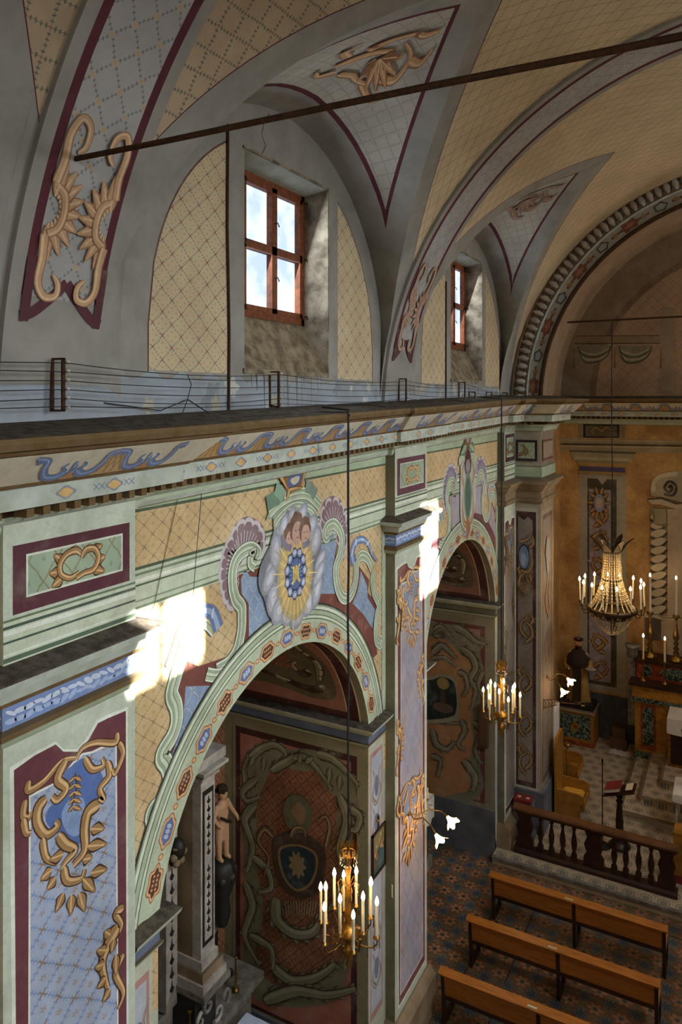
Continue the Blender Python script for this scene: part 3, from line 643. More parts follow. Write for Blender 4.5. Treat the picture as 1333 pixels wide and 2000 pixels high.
# ---- pilasters with painted panels
def pilaster(y0, y1, x0, x1, pal, dy, zb=.0):
    mb = MB(); t = x1
    wallface(mb, y0, y1, zb, 8.6, 'fresco', 'C4CDB6', x=x1)
    mb.face([(x0, y0, zb), (x1, y0, zb), (x1, y0, 8.6), (x0, y0, 8.6)], 'fresco', pal['side']); mb.face([(x0, y1, zb), (x1, y1, zb), (x1, y1, 8.6), (x0, y1, 8.6)], 'fresco', pal['side'])
    f3 = lambda a, b, l: (x1+LAY*l, a, b)
    sc = (y1-y0)/1.15
    p = Paint(mb, f3, onx(.14), lambda a, b: (y0+(a-3.06)*sc, b+dy[1]))
    Z5 = lambda L: Zm(0, 1300, 2.666, L)
    B = 1.1-dy[1]
    bb = lambda L: p.ab(Z5(L))
    t0, p.tr = p.tr, None
    def col(L, extra, c=None, mat='fresco'):
        P_ = [t0(*onx(.14)(u, v)) for u, v in Z5(L)]+extra; p.poly(P_, c, mat, px=False, sm=False)
    ya, yb, yc, yd = y0+.10*sc, y1-.06*sc, y0+.17*sc, y1-.155*sc
    top = [(665, 215), (560, 255), (500, 285), (455, 370), (400, 435), (330, 435), (290, 395), (180, 450), (50, 530)]
    col(top, [(ya, .72), (yb, .72)], 'E2E8D8')
    top2 = [(655, 235), (560, 275), (510, 300), (462, 385), (405, 448), (330, 448), (290, 410), (180, 468), (72, 545)]
    col(top2, [(ya+.03, .75), (yb-.02, .75)], pal['border'])
    top3 = [(608, 400), (530, 420), (480, 445), (430, 455), (380, 500), (300, 600), (150, 675)]
    col(top3, [(yc, .86), (yd+.01, .86)], 'E6E6DC')
    top4 = [(600, 410), (530, 432), (480, 457), (430, 467), (380, 512), (300, 612), (160, 685)]
    col(top4, [(yc+.02, .88), (yd, .88)], None, pal['lat'])
    p.tr = t0
    g = pal['gold']
    def cart(T):
        p.tr = lambda a, b: t0(*T(a, b))
        p.poly(Z5([(330, 560), (375, 520), (440, 480), (500, 520), (540, 600), (510, 700), (480, 770), (440, 860), (410, 930), (340, 905), (290, 870), (238, 810), (255, 740), (330, 690), (345, 620)]), pal['cart'])
        p.poly(Z5([(360, 700), (430, 690), (440, 760), (410, 880), (350, 870), (320, 780)]), pal['cart2'])
        for P_, w in (([(610, 350), (600, 400), (500, 400), (430, 430), (395, 490)], .07), ([(150, 600), (150, 650), (230, 600), (320, 500), (395, 480)], .07), ([(345, 490), (300, 590), (345, 640), (300, 700), (270, 680)], .09),
                      ([(240, 690), (200, 740), (195, 820), (240, 880), (300, 840), (290, 810)], .10), ([(300, 880), (340, 930), (390, 960), (350, 1010), (320, 1050)], .09), ([(520, 720), (460, 760), (440, 850), (440, 960), (380, 1040)], .12),
                      ([(440, 480), (480, 540), (540, 520), (530, 480)], .07), ([(560, 500), (570, 570), (520, 640), (540, 700), (515, 690)], .08), ([(620, 400), (640, 460), (600, 560), (585, 540)], .07), ([(130, 700), (120, 780), (150, 790), (160, 760)], .07),
                      ([(120, 800), (135, 870), (160, 870)], .07), ([(220, 900), (240, 1000), (300, 1030)], .07), ([(330, 1050), (350, 1120), (420, 1110), (440, 1060)], .08)):
            p.gold(Z5(P_), w*.78, pal=g, taper=(1, .5))
        for a, b in (((270, 1060), (205, 1115)), ((290, 1100), (240, 1170)), ((330, 1180), (285, 1290)), ((370, 1190), (365, 1305)), ((410, 1180), (440, 1285)), ((430, 1110), (495, 1180)), ((470, 1080), (560, 1060)), ((450, 940), (560, 930)), ((430, 1010), (480, 1000)), ((470, 850), (545, 850)), ((330, 980), (250, 1010))):
            p.leaf(*Z5([a, b]), .075, pal=g)
        p.stroke(Z5([(390, 560), (395, 640), (370, 740)]), .012, '5A3A18')
        for k in range(5): p.leaf(*Z5([(390-k*3, 580+k*38), (425, 600+k*38)]), .03, pal=g); p.leaf(*Z5([(390-k*3, 580+k*38), (350, 610+k*38)]), .03, pal=g)
        p.tr = t0
    cart(lambda a, b: (a, b))
    def side(T):
        p.tr = lambda a, b: t0(*T(a, b))
        for P_, w in (([(640, 1260), (600, 1290), (630, 1350), (600, 1420)], .07), ([(610, 1360), (560, 1450), (530, 1560), (560, 1680)], .12), ([(640, 1500), (600, 1600), (640, 1700), (610, 1790)], .07)): p.gold(Z5(P_), w, pal=g)
        for a, b in (((570, 1400), (540, 1380)), ((550, 1480), (500, 1480)), ((540, 1550), (490, 1570)), ((550, 1620), (500, 1680)), ((570, 1680), (530, 1750)), ((600, 1500), (600, 1620)), ((590, 1420), (575, 1500))): p.leaf(*Z5([a, b]), .07, pal=g)
        p.tr = t0
    side(lambda a, b: (a, b)); side(lambda a, b: (7.17-a, b-.62)); side(lambda a, b: (a, b-1.75))
    cart(lambda a, b: (7.19-a, b-2.95))
    side(lambda a, b: (7.17-a, b+1.15)) if pal.get('more') else None
    # entablature block panel
    p.tr = None
    q = Paint(mb, f3)
    r = rise(0, y0)
    q.poly([(y0+.07, 7.62+r*.5), (y1-.06, 7.62+r*.5), (y1-.06, 8.06+r), (y0+.07, 8.06+r)], pal['border2'], sm=False)
    q.poly([(y0+.17, 7.71+r*.5), (y1-.13, 7.71+r*.5), (y1-.13, 7.99+r), (y0+.17, 7.99+r)], 'D6DCC8', sm=False)
    q.poly([(y0+.185, 7.725+r*.5), (y1-.145, 7.725+r*.5), (y1-.145, 7.975+r), (y0+.185, 7.975+r)], mat='lattice_green', sm=False)
    m, z = (y0+y1)/2+.03, 7.85+r*.7
    for a, b, c, d in ((-.12, .03, -.22, .1), (-.16, -.03, -.26, -.02), (-.14, -.07, -.24, -.12), (.12, .05, .22, .09), (.15, -.02, .25, .0), (.12, -.07, .24, -.11), (-.04, .08, -.02, .13)): q.leaf((m+a, z+b), (m+c, z+d), .07, pal=g)
    for P_ in ([(.02, .05), (-.02, .09), (-.1, .08), (-.15, .02), (-.14, -.05), (-.07, -.09), (.0, -.07)], [(.02, .03), (.06, .08), (.13, .07), (.16, .0), (.12, -.07), (.04, -.08), (-.02, -.1)]):
        q.gold([(m+a*1.1, z+b) for a, b in P_], .055, pal=g, taper=(.8, .6))
    for z0, z1, c in ((7.30, 7.60, 'C8D2B4'), (7.585, 7.6, '6A7E5C'), (7.54, 7.56, '4E6250'), (7.50, 7.53, 'E2E8D6'), (7.45, 7.465, '4E6250'), (7.33, 7.36, '5C7058'), (7.37, 7.385, 'DDE3D0')):
        q.poly([(y0, z0+r*.5), (y1, z0+r*.5), (y1, z1+r*.5), (y0, z1+r*.5)], c, sm=False)
    # plinth
    mb.box((0, y0-.05, 0), (x1+.12, y1+.06, .50), 'warm_stone'); mb.prism([(0, .5), (x1+.12, .5), (x1+.02, .62), (0, .62)], lambda a, b, d: (a, d, b), y0-.05, y1+.06, 'warm_stone')
    return kind(mb.build('trim_%d' % pilaster.n if pilaster.n else 'trim'))
pilaster.n = 1
GB = ('4E3118', 'A87A38', 'DCB06C'); GO = ('7A5030', 'D09848', 'EFC47C'); GD = ('2E2418', '7A5C30', '9C7C48')
p1 = pilaster(3.06, 4.21, 0, PX, dict(side='B4BEA4', border='6E343E', border2='5E2E38', lat='lattice_blue_flower', cart='3E66AE', cart2='7E9CCE', gold=GB), (0, 0)); pilaster.n = 2
p2 = pilaster(9.05, 10.20, 0, PX, dict(side='7A7458', border='7E3A30', border2='6E3E4A', lat='lattice_lilac', cart='8494B8', cart2='9AA6C4', gold=GO, more=1), (5.99, .05)); pilaster.n = 3
p3 = pilaster(14.3, 15.1, 0, PX, dict(side='6C6858', border='5A3036', border2='4A282E', lat='lattice_pier', cart='6C86AC', cart2='8CA0BC', gold=GD, more=1), (11, -.1))
# capitals (shelf, cove, blue band, astragal)
CAPP = [(0, 6.80), (.03, 6.82), (.05, 6.86), (.055, 6.90), (.02, 6.92), (.02, 7.06), (.06, 7.08), (.07, 7.11), (.09, 7.12), (.12, 7.20), (.17, 7.21), (.18, 7.26), (.17, 7.27), (0, 7.32)]
CAPM = ['green_plaster', 'green_plaster', 'ochre_moulding', 'ochre_moulding', 'fresco', 'white_plaster', 'ochre_moulding', 'white_plaster', 'white_plaster', 'ochre_moulding', 'white_plaster', 'stone_ledge', 'stone_ledge']
CAPC = ['FFFFFF']*4+['6A86BE']+['FFFFFF']*8
def capital(path, zo, mats=CAPM, cols=CAPC, parent=None, waves=True):
    mb = MB(); sweep(mb, path, [(d, z+zo) for d, z in CAPP], mats, cols=cols)
    # painted waves on the blue band
    for k in range(len(path)-1 if waves else 0):
        a, b = Vector(path[k]), Vector(path[k+1]); L = (b-a).length; d = (b-a).normalized(); nn = Vector((d.y, -d.x)); s = .0
        while s < L-.05:
            for j in range(2):
                q = Paint(mb, lambda u, v, l: (a.x+d.x*u+nn.x*(.0215+.001*l), a.y+d.y*u+nn.y*(.0215+.001*l), v+zo))
                q.ell((s+.04, 6.96+.05*j+.01*random.random()), .045, .012+.01*random.random(), 'C6D2E6' if j else '9CB2DA', rot=random.uniform(-.6, .6))
            s += .07
    return mb.build('capital', parent)
capital([(0, 3.06), (PX, 3.06), (PX, 4.21), (0, 4.21)], 0, parent=p1)
capital([(0, 9.05), (PX, 9.05), (PX, 10.2), (0, 10.2)], .1, parent=p2)
DM = ['warm_stone']*13; DC = ['FFFFFF']*13
# ---- chancel arch piers, arch ring
def pier(mx, num):
    F = (lambda p: p) if not mx else (lambda p: (9-p[0], p[1], p[2]))
    mb = MB()
    mb.face([F(p) for p in ((0, YP, 0), (XP, YP, 0), (XP, YP, 8.95), (0, YP, 8.95))], 'fresco', 'A8A08C', [(0, 0), (XP, 0), (XP, 9), (0, 9)])
    mb.face([F(p) for p in ((XP, YP, 0), (XP, YQ, 0), (XP, YQ, 8.95), (XP, YP, 8.95))], 'fresco', '8E8068')
    mb.face([F(p) for p in ((0, YQ, 0), (XP, YQ, 0), (XP, YQ, 8.95), (0, YQ, 8.95))], 'fresco', 'A8906C')
    f3 = lambda a, b, l: F((a, YP-LAY*l, b))
    q = Paint(mb, f3); m = .37
    q.poly([(.13, 1.0), (.6, 1.0), (.6, 6.75), (.13, 6.75)], 'BAB8A6', sm=False); q.poly([(.16, 1.05), (.57, 1.05), (.57, 6.68), (.16, 6.68)], '4E2A30', sm=False)
    q.poly([(.20, 1.15), (.5, 1.15), (.5, 6.5), (.4, 6.58), (.33, 6.5), (.2, 6.58)], mat='lattice_pier', sm=False)
    for z in (1.6, 2.35, 3.2, 4.3, 5.3):
        s = random.choice((-1, 1))
        for P_ in ([(.0, -.3), (.13, -.15), (.1, .05), (-.02, .15), (.05, .28)], [(.02, -.2), (-.1, -.05), (-.08, .12), (.05, .2)], [(.1, .1), (.15, .2), (.08, .3)]): q.acan([(m+s*a, z+b) for a, b in P_], .07, pal=('33281C', '8C6A36', 'B08E54'))
    q.ell((m-.04, 5.75), .12, .27, '33281C'); q.ell((m-.04, 5.75), .1, .24, '5E7CAA'); q.ell((m-.05, 5.7), .05, .13, '8CA2C0')
    for P_ in ([(-.12, .3), (.05, .38), (.14, .55)], [(.08, .2), (.16, .3), (.14, .45)], [(-.1, -.28), (.05, -.3), (.14, -.1), (.1, .1)]): q.gold([(m+a, 5.75+b) for a, b in P_], .07, pal=('33281C', '8C6A36', 'B08E54'))
    for k in range(7):
        a = -PI/2+(k-3)*.3; q.leaf((m, 5.35), (m+.2*math.cos(a), 5.35+.42*math.sin(a)), .06, pal=('33281C', '7C6038', 'A08452'))
    q.poly([(.17, 7.72), (.6, 7.72), (.6, 8.15), (.17, 8.15)], '3A2228', sm=False); q.poly([(.21, 7.77), (.55, 7.77), (.55, 8.1), (.21, 8.1)], mat='lattice_green', sm=False)
    for P_ in ([(-.12, -.1), (-.02, -.06), (.02, .08), (-.06, .1)], [(0, -.1), (.08, -.02), (.0, .1)]): q.gold([(m-.05+a, 7.94+b) for a, b in P_], .06, pal=('33281C', '8C6A36', 'B08E54'))
    f4 = lambda a, b, l: F((XP+LAY*l, a, b)); q = Paint(mb, f4)
    q.poly([(YP+.1, 1.0), (YQ-.1, 1.0), (YQ-.1, 6.7), (YP+.1, 6.7)], '9A8B70', sm=False); q.poly([(YP+.16, 1.1), (YQ-.16, 1.1), (YQ-.16, 6.6), (YP+.16, 6.6)], '74544A', sm=False); q.poly([(YP+.22, 1.2), (YQ-.22, 1.2), (YQ-.22, 6.5), (YP+.22, 6.5)], '877C70', sm=False)
    for z in (1.8, 2.8, 3.8, 4.8, 5.8):
        for P_ in ([(0, -.4), (.2, -.2), (.05, .1), (.2, .3)], [(0, -.3), (-.2, 0), (-.05, .3)]): q.acan([(15.7+a, z+b) for a, b in P_], .1, pal=('6E4E30', '9C7040', 'B89064'))
    q.ell((15.7, 5.7), .16, .4, '8C94A0')
    q.poly([(YP+.12, 7.72), (YQ-.12, 7.72), (YQ-.12, 8.15), (YP+.12, 8.15)], '7A4A40', sm=False); q.poly([(YP+.18, 7.77), (YQ-.18, 7.77), (YQ-.18, 8.1), (YP+.18, 8.1)], 'A08C74', sm=False)
    mb.box(F((0, YP-.06, .15)), F((XP+.08, YQ+.06, 1.0)), 'grey_dado')
    o = kind(mb.build('trim_%d' % num))
    return o
pr = pier(False, 4); pl_ = pier(True, 5)
capital([(0, 14.3), (PX, 14.3), (PX, 15.1), (XP, YP), (XP, YQ), (0, YQ)][0:2]+[(PX, 15.1), (XP, YP), (XP, YQ), (0, YQ)], .05, DM, DC, parent=pr, waves=False)
mbx = MB(); sweep(mbx, [(PX, 15.1), (XP, YP), (XP, YQ), (0, YQ)], [(0, 7.38), (.03, 7.4), (.03, 7.6), (0, 7.62)], 'green_plaster'); mbx.build('string_course', pr)
mb = MB(); N = 64
def ap(r, g, y): return (AC-r*math.cos(g), y, AZ+r*math.sin(g))
RO = 4.44
for k in range(N):
    g0, g1 = PI*k/N, PI*(k+1)/N
    def cell(r0, r1, m, c='FFFFFF', y=YP): mb.face([ap(r0, g0, y), ap(r0, g1, y), ap(r1, g1, y), ap(r1, g0, y)], m, c, [(0, 0)]*4)
    for r0, r1, c in ((AR, AR+.03, '5A3E28'), (AR+.03, AR+.27, 'A6A398'), (AR+.27, AR+.285, '504840'), (AR+.285, AR+.30, 'C2BEB2'), (AR+.30, AR+.55, '8C8478'), (AR+.55, RO+.4, 'A09C94')): cell(r0, r1, 'fresco', c)
    mb.face([ap(AR, g0, YP), ap(AR, g1, YP), ap(AR, g1, YQ), ap(AR, g0, YQ)], 'fresco', '94785A')
    mb.face([ap(AR, g0, YQ), ap(AR, g1, YQ), ap(AR+.7, g1, YQ), ap(AR+.7, g0, YQ)], 'fresco', '94785A')
q = Paint(mb, lambda a, b, l: (AC-(AR+b)*math.cos(a/4.), YP-LAY*l, AZ+(AR+b)*math.sin(a/4.)))
s = .3; i = 0
while s < PI*4-.2:
    if i % 2: q.ell((s, .155), .13, .085, '55504A', k=5, amp=.12, n=30); q.ell((s, .155), .09, .055, '9CA4A8', k=5, amp=.1, n=30)
    else:
        q.ell((s, .155), .2, .09, '7E4428', k=6, amp=.18, n=36); q.ell((s, .155), .1, .04, 'A0623C', k=4, amp=.2, n=24)
    q.ell((s+.24, .155), .03, .03, '6E4A30'); q.ell((s+.31, .155), .05, .05, '94703C', k=3, amp=.3); q.ell((s+.38, .155), .025, .025, '6E4A30')
    s += .62; i += 1
kind(mb.build('trim_6'))
mb = MB()     # carved lobes round the arch
for k in range(84):
    g = PI*(k+.5)/84; c = ap(AR+.43, g, YP-.02); r = .085
    def fn(i, j, g=g, c=c):
        a = 2*PI*i/10; b = PI*j/6-PI/2; lx, ly, lz = .12*math.cos(b)*math.cos(a), .07*math.sin(b), .062*math.cos(b)*math.sin(a)
        ct, st = math.cos(PI-g), math.sin(PI-g); return (c[0]+lx*ct-lz*st, c[1]+ly, c[2]+lx*st+lz*ct)
    mb.grid(fn, 10, 6, 'white_marble')
    for d in (-.06, .06):
        c2 = ap(AR+.43+d*1.2, g+PI/168, YP-.02); mb.ball(c2, (.035, .03, .035), 'brown_shadowed_wood' if False else 'fresco', 8, col='7A4E30')
o = mb.build('trim_7'); kind(o)
mb = MB()     # roll moulding at the inner edge
mb.tube([ap(AR, PI*k/48, YP-.01) for k in range(49)], .045, 'brown_shadowed_wood', 8)
mb.tube([ap(AR+.28, PI*k/48, YP-.01) for k in range(49)], .022, 'white_plaster', 6)
mb.tube([ap(AR+.57, PI*k/48, YP-.01) for k in range(49)], .03, 'warm_stone', 6); kind(mb.build('trim_8'))
# ---- the great cornice, wrapping walls, piers and chancel
CP = [(0, 8.10), (.05, 8.12), (.07, 8.16), (.07, 8.19), (.11, 8.22), (.115, 8.25), (.12, 8.31), (.28, 8.315), (.30, 8.32), (.30, 8.45), (.33, 8.455), (.345, 8.475), (.35, 8.48), (.41, 8.54), (.47, 8.60), (.53, 8.66), (.56, 8.67), (.575, 8.69), (.57, 8.70), (.62, 8.70), (.64, 8.74), (.62, 8.77), (0, 8.84)]
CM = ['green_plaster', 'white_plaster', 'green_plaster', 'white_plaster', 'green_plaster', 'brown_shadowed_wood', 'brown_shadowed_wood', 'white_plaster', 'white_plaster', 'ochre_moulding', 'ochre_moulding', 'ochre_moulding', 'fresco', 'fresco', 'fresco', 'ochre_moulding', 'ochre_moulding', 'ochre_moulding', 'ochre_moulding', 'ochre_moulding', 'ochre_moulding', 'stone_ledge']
CC = ['FFFFFF']*12+['D6CDB4']*3+['FFFFFF']*7
def cornice(path, num, frieze=True, side=1, warm=False):
    mb = MB(); cm = [('warm_stone' if m in ('green_plaster', 'white_plaster') else m) for m in CM] if warm else CM
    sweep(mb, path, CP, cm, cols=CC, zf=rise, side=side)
    for k in range(len(path)-1):
        a, b = Vector(path[k]), Vector(path[k+1]); L = (b-a).length; d = (b-a).normalized(); nn = Vector((d.y, -d.x))*side
        if L < .3 : continue
        def at(s, dd, z): x, y = a.x+d.x*s+nn.x*dd, a.y+d.y*s+nn.y*dd; return (x, y, z+rise(x, y))
        # dentils
        s = .04
        while s < L-.06:
            P0 = [at(s, .13, 8.255), at(s+.055, .13, 8.255), at(s+.055, .25, 8.255), at(s, .25, 8.255)]; P1 = [(p[0], p[1], p[2]+.055) for p in P0]
            mb.face(P0, 'ochre_moulding')
            for i in range(4): mb.face([P0[i], P0[(i+1) % 4], P1[(i+1) % 4], P1[i]], 'ochre_moulding')
            s += .125
        if not frieze: continue
        # painted frieze: blue scrolls round cream ovals over a gold trellis, on the slope of the cyma
        zz = lambda t: (.353+.177*t, 8.483+.177*t)
        q = Paint(mb, lambda u, v, l: at(u, zz(v/.25)[0]+.0011*l, zz(v/.25)[1]-.0011*l))
        e = 0
        s = .15+e; per = .67 if not warm else .6
        B1, B2 = ('5C78B0', '8CA2CC') if not warm else ('7878A0', '9C98B0')
        G1 = 'C89C54'
        h = per/2-.02
        while s < L-.1:
            c = s+.1
            if c+per < L: q.poly([(c+.17, .0), (c+per-.17, .0), (c+per-.24, .1), (c+per-.3, .24), (c+.3, .24), (c+.24, .1)], G1, sm=False)
            for j in range(3):
                if c+per < L: q.stroke([(c+.22+.07*j, .01), (c+.34+.03*j, .22)], .008, '8A6430', sm=False); q.stroke([(c+per-.22-.07*j, .01), (c+per-.34-.03*j, .22)], .008, '8A6430', sm=False)
            for sg in (-1, 1):
                P_ = [(c+sg*.34, .225), (c+sg*.25, .20), (c+sg*.235, .12), (c+sg*.19, .045), (c+sg*.10, .03), (c+sg*.045, .075)]
                q.stroke(P_, .085, '9A7444', taper=(.5, .9)); q.stroke(P_, .072, B1, taper=(.5, .9)); q.stroke(P_, .026, B2, taper=(.5, .6))
                q.stroke([(c+sg*.045, .075), (c+sg*.09, .12), (c+sg*.06, .15)], .028, B1, taper=(1, .5)); q.ell((c+sg*.30, .19), .03, .018, B1, k=3, amp=.3)
            q.ell((c, .10), .022, .06, B1, k=3, amp=.25); q.ell((c, .13), .012, .03, B2); q.poly([(c-.05, 0), (c+.05, 0), (c, .07)], 'B8803C', sm=False)
            s += per
        q = Paint(mb, lambda u, v, l: at(u, .3+.0011*l, v))
        s = .3+e
        i = 0
        while s < L-.2:
            q.ell((s, 8.385), .075, .04, '8C8EA0', k=4, amp=.15, n=24); q.ell((s, 8.385), .055, .028, 'D8A850', k=4, amp=.1, n=24)
            if i % 2:
                for g in (-.14, .14): q.stroke([(s+g-.05, 8.365), (s+g, 8.41), (s+g+.05, 8.365)], .007, '6A7AA0', sm=False); q.stroke([(s+g-.05, 8.41), (s+g, 8.365), (s+g+.05, 8.41)], .007, '6A7AA0', sm=False)
            s += .42; i += 1
    return kind(mb.build('trim_%d' % num))
cornice([(0, -5), (0, 3.06), (.06, 3.06), (.06, 4.21), (0, 4.21), (0, 9.05), (.06, 9.05), (.06, 10.2), (0, 10.2), (0, 14.3), (.1, 14.3), (.1, 15.1), (XP, 15.1), (XP, YQ), (0, YQ), (0, YF), (9, YF), (9, YQ), (9-XP, YQ), (9-XP, YP), (9, YP), (9, -5)], 9)
# ---- chapels
def chapel(A, yl, yr, depth, pal, zoomf, num):
    mb = MB(); xb = -depth; n = 24; P = A['P']
    a0 = math.asin((A['s']-A['z'])/A['r'])
    L = [0]
    for k in range(1, len(P)): L.append(L[-1]+math.dist(P[k], P[k-1]))
    xs = [0, -.10, -.12, -.28, -.30, -.32, -1.9, xb]; Lt = L[-1]
    cols = [pal['edge'], 'E2D8B4', pal['frame'], 'D8C090', pal['terra'], pal['terra'], pal['terra']]
    for i in range(len(xs)-1):
        for k in range(len(P)-1):
            c = cols[i]
            if i >= 2 and (L[k] < .12 or Lt-L[k+1] < .12): c = pal['frame']
            mb.face([(xs[i], P[k][0], P[k][1]), (xs[i], P[k+1][0], P[k+1][1]), (xs[i+1], P[k+1][0], P[k+1][1]), (xs[i+1], P[k][0], P[k][1])], 'fresco', c)
    def soff(a, b, l):     # a = depth, b = arc length from the right springing
        s = max(0, min(Lt-1e-4, Lt-b)); k = max(i for i in range(len(L)) if L[i] <= s); k = min(k, len(P)-2); t = (s-L[k])/(L[k+1]-L[k])
        y, z = P[k][0]*(1-t)+P[k+1][0]*t, P[k][1]*(1-t)+P[k+1][1]*t; d = Vector((A['y']-y, A['z']-z)).normalized()*LAY*l*2
        return (-a, y+d.x, z+d.y)
    q = Paint(mb, soff)
    def spoly(pts, c=None, mat='fresco'):      # triangulated finely enough to follow the curve
        from mathutils.geometry import tessellate_polygon
        q.l += .3; pts = cr(pts, 4, True); b0, b1 = min(p[1] for p in pts), max(p[1] for p in pts); st = .12; b = b0
        def clip(P_, lo, hi):
            for bound, sg in ((lo, 1), (hi, -1)):
                out = []
                for i in range(len(P_)):
                    p, r = P_[i-1], P_[i]; pi, ri = sg*(p[1]-bound) >= 0, sg*(r[1]-bound) >= 0
                    if pi != ri: t = (bound-p[1])/(r[1]-p[1]); out.append((p[0]+(r[0]-p[0])*t, bound))
                    if ri: out.append(r)
                P_ = out
                if len(P_) < 3: return []
            return P_
        while b < b1:
            P_ = clip(pts, b, b+st); b += st
            if len(P_) > 2: mb.face([q.f3(x, y, q.l) for x, y in P_], mat, c, P_)
    for flip in (0, 1):
        f = (lambda L_: [(a, Lt-b) for a, b in L_]) if flip else (lambda L_: L_)
        spoly(f([(.42, .35), (.75, .25), (1.1, .3), (1.5, .35), (2.0, .35), (2.05, .8), (1.6, .9), (1.3, 1.1), (1.15, 1.5), (1.1, 1.9), (1.3, 2.4), (.8, 2.5), (.42, 2.0), (.50, 1.4), (.38, .9)]), pal['olive2'])
        spoly(f([(.85, .75), (1.3, .72), (1.8, .8), (1.9, 1.4), (1.7, 2.2), (1.2, 2.3), (1.05, 1.9), (1.1, 1.5), (.95, 1.1)]), None, 'diaper_orange')
        for P_ in ([(.55, .5), (.75, .4), (1.1, .45), (1.5, .55), (1.9, .62)], [(.6, .6), (.52, .95), (.66, 1.3), (.6, 1.7), (.7, 2.1), (.9, 2.35)], [(.7, .75), (.85, .65), (.95, .8), (.85, .9)], [(.85, 1.2), (.7, 1.5), (.85, 1.8)]):
            q.gold(f(P_), .12, pal=('4A3420', pal['olive'], 'C6BE94'))
    # side walls and back wall
    zc = A['s']
    mb.face([(0, yr, 0), (xb, yr, 0), (xb, yr, zc), (0, yr, zc)], 'fresco', pal['edge']); mb.face([(0, yl, 0), (xb, yl, 0), (xb, yl, zc), (0, yl, zc)], 'fresco', pal['edge'])
    mb.face([(xb, yl, 0), (xb, yr, 0), (xb, yr, zc+.01), (xb, yl, zc+.01)], 'diaper_orange', uv=[(0, 0), (4, 0), (4, 4), (0, 4)])
    mb.face([(xb, y, z) for y, z in P], 'diaper_orange', uv=[(y, z) for y, z in P])
    mb.box((0, yr-.03, 0), (xb, yr+.1, .42 if num == 1 else .92), 'grey_dado')
    o = kind(mb.build('wall_chapel_%d' % num))
    # painted side wall
    w = MB(); f3 = lambda a, b, l: (a, yr-.004-LAY*l, b); px = ony(yr)
    zoomf(Paint(w, f3, px), yr, xb); ow = kind(w.build('wall_chapel_%d_painting' % num)); ow.parent = o; ow.name = 'painted_panel'
    # impost cornice
    IP = [(0, zc-.28), (.02, zc-.27), (.035, zc-.24), (.01, zc-.23), (.01, zc-.12), (.05, zc-.11), (.06, zc-.08), (.10, zc-.07), (.13, zc-.03), (.14, zc), (0, zc+.03)]
    IM = ['ochre_moulding', 'green_plaster', 'ochre_moulding', 'fresco', 'ochre_moulding', 'green_plaster', 'green_plaster', 'white_plaster', 'white_plaster', 'stone_ledge']
    IC = ['FFFFFF']*3+[pal['impost']]+['FFFFFF']*6
    for path, sd in (([(0, yr+.5 if num == 1 else yr+.12), (0, yr), (xb, yr)], -1), ([(0, yl-.38 if num == 1 else yl-.25), (0, yl), (xb, yl)], 1)):
        m2 = MB(); sweep(m2, path, IP, IM, cols=IC, side=sd)
        m2.build('impost', o)
    return o
